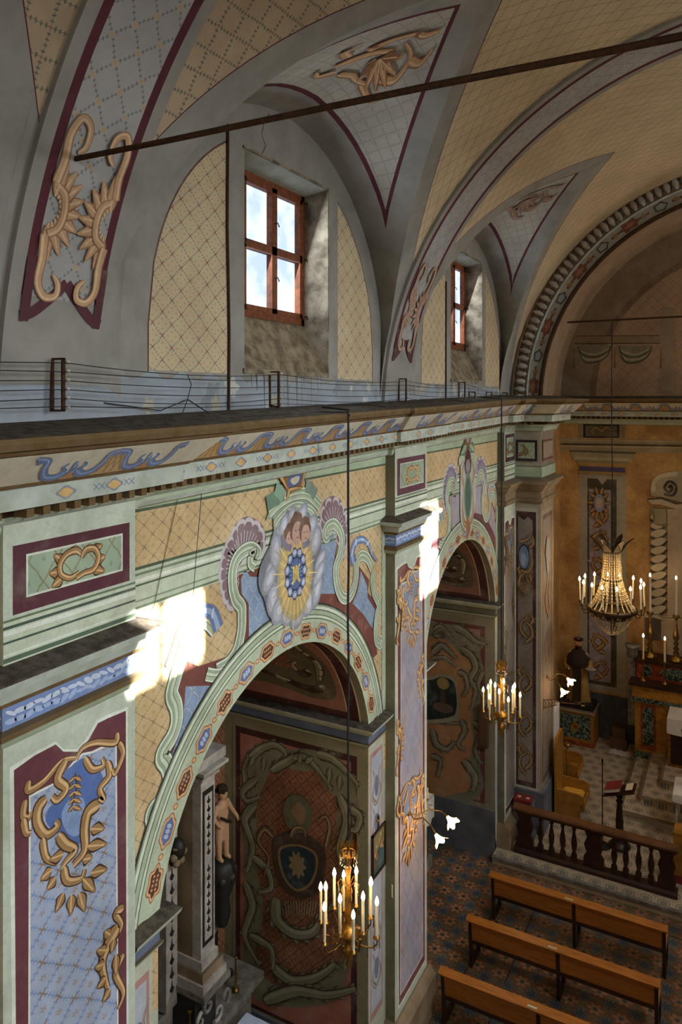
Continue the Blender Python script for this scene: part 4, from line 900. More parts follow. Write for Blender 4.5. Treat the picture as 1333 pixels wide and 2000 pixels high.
def side_one(p, yr, xb):
    Z = lambda L: Zm(400, 1200, 2.5, L); zt = 4.5; O1, O2, O3 = '7E7A58', '989270', '4A3826'
    q = Paint(p.mb, p.f3); x1, x0 = -.08, -2.15
    q.poly([(x0, .42), (x1, .42), (x1, zt), (x0, zt)], '8E8660', sm=False); q.poly([(x0+.05, .45), (x1-.08, .45), (x1-.08, zt-.15), (x0+.05, zt-.15)], '4E241C', sm=False)
    q.poly([(x0+.13, .5), (x1-.17, .5), (x1-.17, zt-.24), (x0+.13, zt-.24)], 'A85E44', sm=False); p.l = q.l
    p.poly(Z([(215, 860), (200, 720), (240, 640), (330, 630), (400, 660), (480, 655), (560, 670), (640, 730), (750, 810), (740, 860), (760, 980), (730, 1060), (690, 1300), (750, 1500), (700, 1750), (600, 1900), (300, 1900), (190, 1750), (200, 1400), (180, 1000)]), O1)
    p.poly(Z([(330, 760), (400, 750), (480, 765), (540, 770), (600, 860), (655, 900), (645, 1000), (660, 1150), (650, 1350), (640, 1500), (680, 1650), (560, 1800), (330, 1800), (250, 1650), (290, 1450), (260, 1250), (255, 1000), (265, 900)]), mat='diaper_orange')
    for P_, w in (([(205, 720), (270, 660), (340, 635), (390, 665), (400, 700)], .10), ([(550, 680), (620, 700), (690, 760), (750, 830)], .10), ([(215, 870), (195, 760), (215, 700)], .09), ([(260, 800), (190, 860), (210, 910), (270, 890)], .09),
                  ([(330, 760), (400, 720), (480, 690), (560, 760), (620, 850)], .10), ([(700, 940), (760, 980), (740, 1050), (690, 1030)], .10), ([(660, 880), (700, 1000), (660, 1150), (700, 1250)], .12), ([(250, 930), (200, 1000), (240, 1130), (210, 1250)], .12), ([(240, 1180), (310, 1240), (330, 1330), (270, 1350)], .10),
                  ([(200, 1300), (240, 1420), (200, 1560), (270, 1700)], .12), ([(690, 1300), (650, 1420), (720, 1550), (690, 1720)], .12), ([(360, 1380), (360, 1480), (440, 1550), (540, 1540), (600, 1420)], .16), ([(330, 1700), (430, 1780), (560, 1760), (640, 1700)], .14),
                  ([(300, 1880), (450, 1830), (600, 1850), (740, 1820)], .14), ([(230, 1560), (330, 1620), (340, 1720)], .1)):
        p.acan(Z(P_), w*1.2, (O3, O1, O2))
    for a, b in (((440, 700), (490, 680)), ((470, 720), (480, 670)), ((500, 720), (540, 690)), ((250, 690), (225, 740)), ((300, 690), (290, 770)), ((620, 740), (610, 830)), ((670, 780), (660, 860))): p.leaf(*Z([a, b]), .08, pal=(O3, O1, O2))
    p.poly(Z([(390, 960), (410, 890), (470, 875), (525, 930), (530, 1010), (500, 1060), (420, 1040)]), '6A6444'); p.poly(Z([(430, 950), (470, 910), (500, 960), (480, 1020)]), '8E6A3C')
    p.poly(Z([(350, 1080), (480, 1060), (580, 1120), (600, 1200), (570, 1340), (480, 1380), (390, 1330), (350, 1220)]), O3); p.poly(Z([(375, 1130), (460, 1115), (545, 1150), (560, 1220), (530, 1310), (460, 1345), (400, 1290), (368, 1200)]), '8A6A34')
    p.poly(Z([(385, 1140), (460, 1125), (535, 1158), (550, 1220), (520, 1300), (460, 1332), (408, 1285), (380, 1200)]), '2C3A40'); p.ell(Z([(460, 1215)])[0], .12, .16, '8A7440', px=True, k=9, amp=.2, n=45)
    for P_, w in (([(345, 1080), (300, 1040), (270, 1100), (320, 1180), (300, 1260)], .08), ([(430, 1080), (450, 1040), (490, 1040), (500, 1080)], .07), ([(600, 1130), (620, 1040), (600, 980), (560, 1000)], .07)): p.gold(Z(P_), w, pal=('2E2014', '7A5C30', 'A8864C'))
    for k in range(12): p.stroke([(460+40*math.cos(k*.52), 1350+1*k), (460+8*k, 1480)] if False else Z([(400+k*14, 1390), (410+k*12, 1460)]), .01, 'A09A78', sm=False)
def side_two(p, yr, xb):
    Z = lambda L: Zm(783, 1200, 3.809, L); O1, O2, O3 = '77745C', '8C886C', '463A2A'; zt = 4.62
    q = Paint(p.mb, p.f3); x1, x0 = -.08, -2.75
    q.poly([(x0, .9), (x1, .9), (x1, zt), (x0, zt)], '847E62', sm=False); q.poly([(x0+.05, 1.0), (x1-.12, 1.0), (x1-.12, zt-.12), (x0+.05, zt-.12)], '6A3430', sm=False)
    q.poly([(x0+.13, 1.05), (x1-.22, 1.05), (x1-.22, zt-.2), (x0+.13, zt-.2)], '9C6C5C', sm=False); p.l = q.l
    p.poly(Z([(180, 60), (300, 70), (420, 80), (560, 150), (640, 200), (590, 280), (620, 420), (590, 560), (600, 720), (560, 900), (580, 1100), (620, 1280), (500, 1400), (150, 1400), (150, 400)]), O1)
    p.poly(Z([(180, 190), (300, 180), (380, 220), (450, 300), (530, 340), (520, 450), (540, 600), (520, 800), (540, 950), (500, 1150), (520, 1290), (400, 1330), (150, 1330), (150, 500)]), 'A07034', n=4)
    for P_, w in (([(400, 90), (480, 130), (560, 200), (630, 220)], .14), ([(250, 120), (300, 90), (360, 150), (400, 200)], .1), ([(450, 250), (530, 310), (560, 400), (520, 480), (560, 560), (530, 700)], .14), ([(620, 420), (580, 520), (620, 620)], .09), ([(240, 290), (300, 230), (350, 260), (410, 320)], .12), ([(230, 330), (330, 320), (420, 390)], .08),
                  ([(430, 430), (480, 450), (500, 540), (470, 600)], .1), ([(240, 780), (350, 800), (450, 810)], .08), ([(450, 780), (480, 860), (430, 960), (480, 1000)], .1), ([(240, 850), (270, 960), (350, 1000), (400, 950)], .12), ([(540, 800), (600, 860), (560, 1000), (600, 1100)], .12), ([(470, 1080), (560, 1200), (540, 1300)], .14), ([(230, 1050), (300, 1080), (280, 1200)], .1)):
        p.acan(Z(P_), w*1.1, (O3, O1, O2))
    for k in range(9): a = PI*(k+.5)/9; p.leaf(*Z([(300, 160), (300+60*math.cos(a), 160-70*math.sin(a))]), .09, pal=(O3, O1, O2))
    p.poly(Z([(150, 500), (240, 460), (300, 440), (400, 470), (430, 560), (440, 760), (380, 790), (150, 790)]), O2, n=3); p.poly(Z([(150, 520), (250, 480), (310, 460), (390, 490), (415, 560), (420, 700), (370, 760), (150, 760)]), '26302C', n=3)
    p.ell(Z([(320, 510)])[0], .13, .12, '8E7838', px=True); p.poly(Z([(300, 560), (335, 560), (340, 660), (300, 660)]), '4A3C30', sm=False); p.ell(Z([(320, 690)])[0], .22, .1, '5E4A40', px=True)
chapel(ARCH[0], ARCH[0]['y']-ARCH[0]['hw'], ARCH[0]['y']+ARCH[0]['hw'], 2.3, dict(edge='8E8862', frame='4E241C', terra='A4664A', olive='8E8A68', olive2='6E6444', impost='5E6C8A'), side_one, 1)
chapel(ARCH[1], ARCH[1]['y']-ARCH[1]['hw'], ARCH[1]['y']+ARCH[1]['hw'], 2.9, dict(edge='8A846A', frame='5A2E2A', terra='94624E', olive='8E8A70', olive2='6E6650', impost='6C6C5A'), side_two, 2)
# ---- floor
mb = MB(); mb.face([(-3, -5, 0), (9, -5, 0), (9, 13.95, 0), (-3, 13.95, 0)], 'nave_tiles'); mb.face([(-3, 13.95, 0), (0, 13.95, 0), (0, 14.6, 0), (-3, 14.6, 0)], 'nave_tiles')
q = Paint(mb, lambda a, b, l: (a, b, .0008*l))
for a, b, c, d in ((.40, -5, .44, 13.5), (1.02, -5, 1.05, 13.5), (.4, 13.46, 9, 13.5), (.4, 13.7, 9, 13.72)): q.poly([(a, b), (c, b), (c, d), (a, d)], '4A4038', sm=False)
kind(mb.build('floor'))
mb = MB(); mb.box((0, 13.95, 0), (9, YF, .15), 'chancel_tiles'); mb.box((0, 13.92, .10), (9, 14.0, .155), 'grey_marble')
kind(mb.build('floor_chancel'))
def steps(z0, z1, x0, y0, num):
    mb = MB(); mb.box((x0, y0, z0), (9-x0, YF, z1), 'chancel_tiles'); mb.box((x0-.03, y0-.03, z1-.04), (9-x0+.03, y0+.02, z1+.003), 'warm_stone'); mb.box((x0-.03, y0, z1-.04), (x0+.02, YF, z1+.003), 'warm_stone'); kind(mb.build('trim_%d' % num))
steps(.15, .31, 2.01, 16.5, 20); steps(.31, .47, 2.35, 16.98, 21); steps(.47, .63, 2.71, 17.56, 22)
# ---- chancel walls
mb = MB(); f = 'fresco'
mb.face([(0, YQ, 0), (0, YF, 0), (0, YF, 8.9), (0, YQ, 8.9)], 'lattice_apse', uv=[(0, 0), (4, 0), (4, 9), (0, 9)])
kind(mb.build('wall_chancel_left'))
mb = MB(); mb.face([(9, YQ, 0), (9, YF, 0), (9, YF, 8.9), (9, YQ, 8.9)], 'lattice_apse', uv=[(0, 0), (4, 0), (4, 9), (0, 9)]); kind(mb.build('wall_chancel_right'))
mb = MB(); mb.face([(0, YF, 0), (9, YF, 0), (9, YF, 8.9), (0, YF, 8.9)], 'lattice_apse', uv=[(0, 0), (9, 0), (9, 9), (0, 9)])
N = 40; pts = [(4.5-4.5*math.cos(PI*k/N), 9+4.5*math.sin(PI*k/N)) for k in range(N+1)]
mb.face([(0, YF, 8.8)]+[(a, YF, b) for a, b in pts]+[(9, YF, 8.8)], 'fresco', '8C7A64', [(0, 8.8)]+pts+[(9, 8.8)])
for k in range(N):
    (a, b), (c, d) = pts[k], pts[k+1]; mb.face([(a, YQ, b), (c, YQ, d), (c, YF, d), (a, YF, b)], 'fresco', '9C8468', sm=True)
px = ony(YF); q = Paint(mb, lambda a, b, l: (a, YF-LAY*l, b), px); r = Paint(mb, lambda a, b, l: (a, YF-LAY*l, b))
ZA = lambda L: Zm(983, 600, 3.809, L); ZB = lambda L: Zm(1033, 1000, 4, L)
# lunette: trellis field, ledge, painted hangings
inner = [(4.5-3.75*math.cos(PI*k/30), 9+3.75*math.sin(PI*k/30)) for k in range(31)]
r.poly([(.75, 8.9)]+inner+[(8.25, 8.9)], '7A6650', sm=False); inner = [(4.5-3.6*math.cos(PI*k/30), 9+3.6*math.sin(PI*k/30)) for k in range(31)]
r.poly([(.9, 8.9)]+inner+[(8.1, 8.9)], None, 'lattice_apse_upper', sm=False)
q.l = r.l+.1
q.poly(ZA([(540, 215), (1172, 210), (1172, 268), (530, 272)]), '8A7458', sm=False); q.stroke(ZA([(540, 215), (1172, 210)]), .02, '4E4030', sm=False); q.stroke(ZA([(530, 272), (1172, 268)]), .025, '3E3428', sm=False)
q.poly(ZA([(1172, 0), (1290, 0), (1290, 690), (1145, 690), (1172, 300)]), '94806A', sm=False)
for x in (0, 305):
    q.poly(ZA([(535+x, 285), (600+x, 285), (690+x, 290), (810+x, 285), (780+x, 360), (700+x, 425), (600+x, 410), (545+x, 350)]), '857E68', n=4)
    for j in range(4): q.stroke(ZA([(540+x+6*j, 290), (600+x, 335+22*j), (690+x, 350+20*j), (770+x, 320+16*j), (815+x-4*j, 288)]), .035, '4E4A3C' if j % 2 else 'A8A288')
    q.stroke(ZA([(527+x, 300), (527+x, 400), (527+x, 455)]), .05, '7A5630', taper=(.3, 1))
q.stroke(ZA([(1175, 300), (1175, 400), (1175, 455)]), .05, '7A5630', taper=(.3, 1))
# painted order under the cornice
q.poly(ZA([(410, 975), (1333, 990), (1333, 1085), (410, 1072)]), '9C8A64', sm=False)
for a, b, c in ((1010, 1025, '5A4C34'), (1030, 1036, 'C0AE84'), (985, 990, 'C0AE84')): q.poly(ZA([(410, a), (1333, a+13), (1333, b+13), (410, b)]), c, sm=False)
q.poly(ZA([(555, 850), (920, 852), (905, 975), (560, 972)]), '8E7E5C', sm=False); q.poly(ZA([(598, 862), (866, 864), (866, 972), (598, 970)]), '2E2A24', sm=False); q.poly(ZA([(614, 880), (850, 882), (850, 962), (614, 960)]), '6E6244', sm=False)
for s in (-1, 1): q.gold(ZA([(735, 925), (735+40*s, 895), (735+75*s, 925), (735+50*s, 945)]), .08, pal=('3A2C18', '8E6C34', 'A88A50'))
pil = [(567, 1235), (918, 1235), (918, 1904), (567, 1904)]
x0, x1 = px(*ZA([(567, 1235)])[0])[0], px(*ZA([(918, 1235)])[0])[0]; zt = px(*ZA([(567, 1235)])[0])[1]
r.l = q.l
r.poly([(x0, 1.35), (x1, 1.35), (x1, zt), (x0, zt)], 'A39A84', sm=False); w = x1-x0
r.poly([(x0+.18*w, 1.5), (x1-.2*w, 1.5), (x1-.2*w, zt-.12), (x0+.6*w, zt-.12), (x0+.5*w, zt-.28), (x0+.4*w, zt-.12), (x0+.18*w, zt-.12)], '4E4636', sm=False)
r.poly([(x0+.22*w, 1.6), (x0+.68*w, 1.6), (x0+.68*w, zt-.4), (x0+.22*w, zt-.4)], '9C8E94', sm=False)
for k in range(60):
    a, b = x0+random.uniform(.25, .65)*w, random.uniform(1.7, zt-.5); r.ell((a, b), .05, .07, random.choice(('8A7E90', 'AA9EA4', '94888C')), random.random()*3, k=4, amp=.3)
for z in (1.9, 2.6, 3.9, 4.6, 5.3, 5.9):
    s = 1 if int(z*10) % 2 else -1
    for P_ in ([(-.15, -.25), (.05, -.15), (.18, .05), (.0, .2)], [(.1, -.2), (-.1, 0), (.05, .25)], [(-.2, 0), (-.05, .15), (.15, .2)]): r.acan([(x0+.45*w+s*a, z+b) for a, b in P_], .1, pal=('4A3418', '94682C', 'B88C40'))
r.ell((x0+.44*w, zt-.75), .2, .32, '5A4020'); r.ell((x0+.44*w, zt-.75), .13, .24, '8088AC'); r.ell((x0+.44*w, zt-.75), .08, .14, 'B49C80')
for k in range(10): a = 2*PI*k/10; r.leaf((x0+.44*w+.14*math.cos(a), zt-.75+.24*math.sin(a)), (x0+.44*w+.3*math.cos(a), zt-.75+.45*math.sin(a)), .1, pal=('4A3418', '94682C', 'B88C40'))
for i, (e, za, zb_, c) in enumerate(((0, zt, zt+.07, '9C7C2C'), (-.02, zt+.07, zt+.2, '50486E'), (.02, zt+.2, zt+.3, 'A6842E'), (.06, zt+.3, zt+.36, '8E7E58'), (.14, zt+.36, zt+.44, 'ACA07C'), (.2, zt+.44, zt+.56, '9A8E6C'), (.24, zt+.56, zt+.6, '5E5438'))):
    r.poly([(x0-e, za), (x1+e, za), (x1+e, zb_), (x0-e, zb_)], c, sm=False)
# painted retable: twisted column, volute, panel
q.l = r.l
q.poly(ZA([(1225, 1500), (1320, 1500), (1700, 1560), (1700, 2900), (1225, 2780)]), 'B5A184', sm=False)
ZC = lambda L: Zm(1213, 1100, 6.667, L)
cx0 = 1281
v = 1004
q.poly([(1272, 990), (1304, 995), (1302, 1196), (1270, 1190)], '8A7C62', sm=False)
while v < 1192:
    q.poly([(1272, v+6), (1280, v-1), (1294, v-4), (1303, v+1), (1297, v+9), (1284, v+13)], 'C8B894', n=4); q.stroke([(1271, v+11), (1282, v+15), (1296, v+11), (1304, v+3)], .06, '4C4230'); v += 16.5
q.poly(ZA([(1070, 1425), (1130, 1415), (1180, 1420), (1290, 1465), (1400, 1445), (1400, 1500), (1290, 1500), (1170, 1465), (1110, 1465)]), 'BFB08E', sm=False); q.stroke(ZA([(1075, 1428), (1180, 1420), (1290, 1462), (1400, 1440)]), .04, '4C4230', sm=False)
q.poly(ZA([(1115, 1480), (1225, 1500), (1222, 1640), (1120, 1610)]), '7C7050', sm=False)
for k in range(8): q.stroke(ZA([(1125+12*k, 1500), (1140+10*k, 1560), (1128+12*k, 1610)]), .03, 'A89C78')
q.poly(ZA([(1110, 1400), (1105, 1320), (1150, 1250), (1240, 1225), (1320, 1220), (1400, 1240), (1400, 1450), (1300, 1440), (1190, 1410)]), 'A89C7E')
q.stroke(ZA([(1235, 1345), (1250, 1325), (1262, 1350), (1235, 1375), (1205, 1340), (1240, 1295), (1290, 1330), (1270, 1395), (1200, 1390)]), .07, '4C4432'); q.stroke(ZA([(1120, 1370), (1130, 1290), (1200, 1250), (1300, 1240)]), .1, 'C6BA96')
q.poly(ZC([(320, 640), (480, 640), (540, 690), (800, 690), (800, 740), (530, 730), (420, 700), (320, 700)]), 'C0B290', sm=False); q.stroke(ZC([(330, 665), (480, 660), (540, 705), (800, 710)]), .02, '5A4E3A', sm=False)
q.poly(ZC([(320, 700), (530, 735), (530, 1000), (320, 980)]), '5E5246', sm=False); q.poly(ZC([(530, 740), (800, 745), (800, 1020), (530, 1000)]), 'B49C7C', sm=False)
r.l = q.l; r.poly([(0, .15), (9, .15), (9, 1.3), (0, 1.3)], '4C4E54', sm=False)
kind(mb.build('wall_chancel_end'))
# ---- nave vault
def zb(x): return VZ+math.sqrt(max(0, VR*VR-(VR-x)**2))
def vp(th, r=VR): return (VR-r*math.cos(th), VZ+r*math.sin(th))
CSL = .3
GX = lambda dy: 2.3*(1-dy/2.6)
OX = lambda dy: 2.5*(1-dy/3.0)
th_x = lambda x: math.acos(max(-1, min(1, (VR-x)/VR)))
def lunette_and_cell(mbw, mbv, yc, R, zc, ya, hw, F, win, far=False):
    cre = []; gro = []; t0 = th_x(GX(hw))
    for k in range(4): cre.append((yc-R, VZ+(zc-VZ)*k/4)); x, z = vp(t0*k/4); gro.append((x, ya-hw, z))
    for k in range(33):
        c = -math.cos(PI*k/32); cre.append((yc+R*c, zc+R*math.sin(PI*k/32))); x, z = vp(th_x(GX(abs(c)*hw))); gro.append((x, ya+hw*c, z))
    for k in (3, 2, 1, 0): cre.append((yc+R, VZ+(zc-VZ)*k/4)); x, z = vp(t0*k/4); gro.append((x, ya+hw, z))
    rows = []
    for (y, z), g in zip(cre, gro):
        xg = g[0]; a = min(.34, xg*.5); m = min(.06, max(0, xg*.5-a)); L = [0, a, a+m]; b = xg-a-m
        L += [a+m+(b-a-m)*t/6 for t in range(1, 7)]; L += [xg-a, xg]
        rows.append([tuple(u_*(1-q_)+v_*q_ for u_, v_ in zip((0, y, z), g)) for q_ in [(l_/xg if xg > 1e-5 else i_/(len(L)-1)) for i_, l_ in enumerate(L)]])
    for j in range(len(rows[0])-1):
        mat = 'maroon_paint' if j in (1, len(rows[0])-3) else ('grey_plaster' if j in (0, len(rows[0])-2) else 'lattice_cell')
        for i in range(len(rows)-1):
            q4 = [rows[i][j], rows[i+1][j], rows[i+1][j+1], rows[i][j+1]]
            mbv.face([F(p) for p in q4], mat if max(p[2] for p in q4) > 9.22 else 'blue_plaster', uv=[(p[0], p[1]) for p in q4], sm=False)
    def cp(a, b, l):      # a across the cell from the wall, b along it from the middle
        ph = PI/2+b/R; c = -math.cos(ph); x, z = vp(th_x(GX(abs(c)*hw))); t = a/2.3
        return F((x*t, (yc+R*c)*(1-t)+(ya+hw*c)*t, (zc+R*math.sin(ph))*(1-t)+z*t-.012-LAY*l*5))
    q = Paint(mbv, cp)
    for P_ in ([(1.05, -.28), (1.3, -.14), (1.34, .08), (1.15, .14), (1.12, .0), (1.22, -.02)], [(1.2, .2), (1.42, .3), (1.6, .18), (1.52, .02)], [(1.0, .12), (1.06, .34), (1.25, .40)], [(1.36, -.2), (1.55, -.14), (1.7, .04), (1.92, .10)], [(.92, -.14), (.95, .06), (1.08, .2)], [(.95, -.2), (.85, -.3), (.95, -.38)], [(1.25, -.3), (1.4, -.42), (1.5, -.34)], [(1.6, .2), (1.75, .28), (1.88, .22)]):
        q.gold([(a-.12, b*1.25) for a, b in cr(P_, 3)], .10, pal=('8E5A34', 'BE8A50', 'D8AC74') if not far else ('8A6852', 'A07C64', 'B08E74'))
    for k in range(6): a = -1.3+k*.5; q.leaf((1.12, .0), (1.12+.3*math.sin(a), .42*math.cos(a)), .09, pal=('8E5A34', 'BE8A50', 'D8AC74') if not far else ('8A6852', 'A07C64', 'B08E74'))
    # wall under the lunette
    ys = sorted(set([round(y, 4) for y, z in cre]+[win[0], win[1]]))
    top = lambda y: zc+math.sqrt(max(0, R*R-(y-yc)**2))
    for a, b in zip(ys, ys[1:]):
        if a >= win[0]-1e-6 and b <= win[1]+1e-6:
            for z0, z1, z2, z3 in ((8.6, 8.6, win[2], win[2]), (win[3], win[3], top(b), top(a))): mbw.face([F((0, a, z0)), F((0, b, z1)), F((0, b, z2)), F((0, a, z3))], 'grey_plaster')
        else: mbw.face([F((0, a, 8.6)), F((0, b, 8.6)), F((0, b, top(b))), F((0, a, top(a)))], 'grey_plaster')
    w = Paint(mbw, lambda a, b, l: F((LAY*l, a, b))); rr = 2.07
    def arcpts(y0, y1, r=rr, n=16): return [(y0+(y1-y0)*k/n, zc+math.sqrt(max(0, r*r-(y0+(y1-y0)*k/n-yc)**2))) for k in range(n+1)]
    for y0, y1, s in ((yc-rr, win[0]-.27, 1), (win[1]+.27, yc+rr, -1)):
        w.poly([(y0, 9.23), (y1, 9.23)]+arcpts(y1, y0), None, 'lattice_lunette', sm=False)
        w.stroke(arcpts(y0, y1), .018, '6A4440', sm=False); e = y0 if s == 1 else y1
        w.stroke([(e, 9.15), (e, 9.6)], .018, '6A4440', sm=False)
    if F is Lf and yc > 6 and yc < 7: w.stroke([onx(0.0)(*p) for p in ((512, 300), (519, 285), (511, 262), (516, 240), (526, 222))], .014, '4E4A44', sm=False)
    w.poly([(yc-R, 8.6), (yc+R, 8.6)]+[(yc+R-2*R*k/40, 9.19+.03*math.sin(k*1.9)+.02*math.sin(k*4.3)) for k in range(41)], None, 'blue_plaster', sm=False)
    for k in range(16):
        y = yc-R+random.random()*2*R; w.ell((y, random.uniform(8.85, 9.2)), random.uniform(.04, .16), random.uniform(.03, .1), random.choice(('C4C6BC', '8E96A0', 'B2AD98')), random.random(), k=5, amp=.25)
    for k in range(14): y = win[0]+random.random()*(win[1]-win[0]); w.stroke([(y, win[2]-.02), (y+.02, win[2]-random.uniform(.15, .5))], random.uniform(.01, .04), '6E675C', sm=False, taper=(1, .2))
    # the window reveal
    D0 = .34; x = -D0; y0, y1, z0, z1 = win; fy0, fy1, fz0, fz1 = y0+.30, y1+.01, z0+.56, z1-.03
    P0 = [(0, y0, z0), (0, y1, z0), (0, y1, z1), (0, y0, z1)]; P1 = [(x+.02, fy0+.02, fz0+.02), (x+.02, fy1-.02, fz0+.02), (x+.02, fy1-.02, fz1-.02), (x+.02, fy0+.02, fz1-.02)]
    for i, m in ((0, 'sill_rot'), (1, 'dirty_plaster'), (2, 'white_plaster'), (3, 'dirty_plaster')): mbw.face([F(p) for p in (P0[i], P0[(i+1) % 4], P1[(i+1) % 4], P1[i])], m)
    for s, (a, b, c, d) in enumerate(((y0-.03, y1+.03, z0-.05, z0), (y0-.03, y1+.03, z1, z1+.025), (y1, y1+.025, z0, z1))): mbw.box(F((-.02, a, c)), F((.02, b, d)), 'dirty_plaster')
    return fy0, fy1, fz0, fz1, x
def make_window(F, fr, num):
    y0, y1, z0, z1, x = fr; t = .045
    root = bpy.data.objects.new('window_%d' % num, None); COL.objects.link(root); kind(root)
    org = F((x, (y0+y1)/2, z0)); root.location = org
    inv = lambda p: (p[0]-org[0], p[1]-org[1], p[2]-org[2])
    def bx(mb, a, b, m): mb.box(inv(F(a)), inv(F(b)), m)
    mb = MB(); fw = .08
    for a, b in (((y0, z0), (y1, z0+fw)), ((y0, z1-fw), (y1, z1)), ((y0, z0), (y0+fw, z1)), ((y1-fw, z0), (y1, z1))): bx(mb, (x-t, a[0], a[1]), (x+t, b[0], b[1]), 'window_wood')
    mb.build('frame', root); ym = (y0+y1)/2; zm = (z0+z1)/2
    for a, b in ((y0+fw, ym), (ym, y1-fw)):
        c = MB(); s = .05
        for (p, q, r_, u) in ((a, b, z0+fw, z0+fw+s), (a, b, z1-fw-s, z1-fw), (a, a+s, z0+fw, z1-fw), (b-s, b, z0+fw, z1-fw), (a, b, zm-.045, zm+.045)): bx(c, (x-.02, p, r_), (x+.055, q, u), 'window_wood')
        cs = c.build('casement', root)
        for zz in (z0+fw+s, zm+.045):
            g = MB(); gl = 'window_glass' if num % 2 else ('clear_glass' if not (num == 4 and zz < zm-.2) else 'window_wood'); bx(g, (x-.004, a+s-.005, zz-.005), (x+.002, b-s+.005, (zm-.045 if zz < zm-.2 else z1-fw-s)+.005), gl); g.build('pane', cs)  # wooden panes: boarding added to an unseen window to shorten the near sun patch
    for y_, z_ in ((y0+.04, z1-.1), (y0+.04, zm), (y0+.04, z0+.1), (y1-.04, z1-.1), (y1-.04, zm), (y1-.04, z0+.1), (ym, zm+.3), (ym, zm-.3)):
        h = MB(); h.tube([inv(F((x+.05, y_, z_))), inv(F((x+.085, y_+.015, z_+.01))), inv(F((x+.095, y_+.03, z_-.035)))], .007, 'iron', 5); h.build('latch', root)
    return root
VAULT = MB(); WU = MB(); WUR = MB()
Lf = lambda p: p
Rf = lambda p: (9-p[0], p[1], p[2])
CEL = [(.6, .6, 2.37, 9.6, 2.42), (6.57, 6.45, 2.37, 9.6, 2.42), (12.39, 12.12, 2.3, 9.65, 2.30)]
WIN = [(-.15, 1.46, 9.29, 11.41), (5.82, 7.43, 9.29, 11.41), (11.62, 13.25, 9.32, 11.5)]
BAY = [(-5, 3.1), (3.98, 8.92), (9.8, 15.1)]
wn = 1
for (yc, ya, R, zc, hw), win, (b0, b1), bi in zip(CEL, WIN, BAY, (0, 1, 2)):
    far = bi == 2
    for F, WM in ((Lf, WU), (Rf, WUR)):
        fr = lunette_and_cell(WM, VAULT, yc, R, zc, ya, hw, F, win, far)
        make_window(F, fr, wn); wn += 1
        # wall either side of the cell foot
        for a, b in ((b0, yc-R+.01), (yc+R-.01, b1)):
            WM.face([F((0, a, 8.6)), F((0, b, 8.6)), F((0, b, VZ+.02)), F((0, a, VZ+.02))], 'blue_plaster')
        cream = 'lattice_vault_far' if far else 'lattice_vault_cream'
        # barrel inside the cell's span
        ysn = [ya-hw*math.cos(PI*k/32) for k in range(33)]
        def col(y, inside):
            dy = abs(y-ya); tg = th_x(GX(dy)) if inside else 0.
            to = max(th_x(max(0, OX(dy))), tg+.01)
            return [tg+(to-tg)*t/7 for t in range(8)]+[to+.004]+[to+.004+(PI/2-to-.004)*t/14 for t in range(1, 15)]
        def run(ys_, inside):
            C = [col(y, inside) for y in ys_]
            for i in range(len(ys_)-1):
                for j in range(len(C[0])-1):
                    q4 = [(C[i][j], ys_[i]), (C[i+1][j], ys_[i+1]), (C[i+1][j+1], ys_[i+1]), (C[i][j+1], ys_[i])]
                    mat = 'blue_plaster' if C[i+1][j+1] < .07 else 'grey_plaster' if j < 7 else ('maroon_paint' if j == 7 else (cream if bi != 1 or ys_[i] < 6.4 else 'lattice_vault_far'))
                    VAULT.face([F((vp(t)[0], y, vp(t)[1])) for t, y in q4], mat, uv=[(y, t*VR) for t, y in q4], sm=True)
        run(ysn, True)
        for a, b in ((b0, ya-hw), (ya+hw, b1)):
            ys_ = [a+(b-a)*k/6 for k in range(7)]; run(ys_, False)
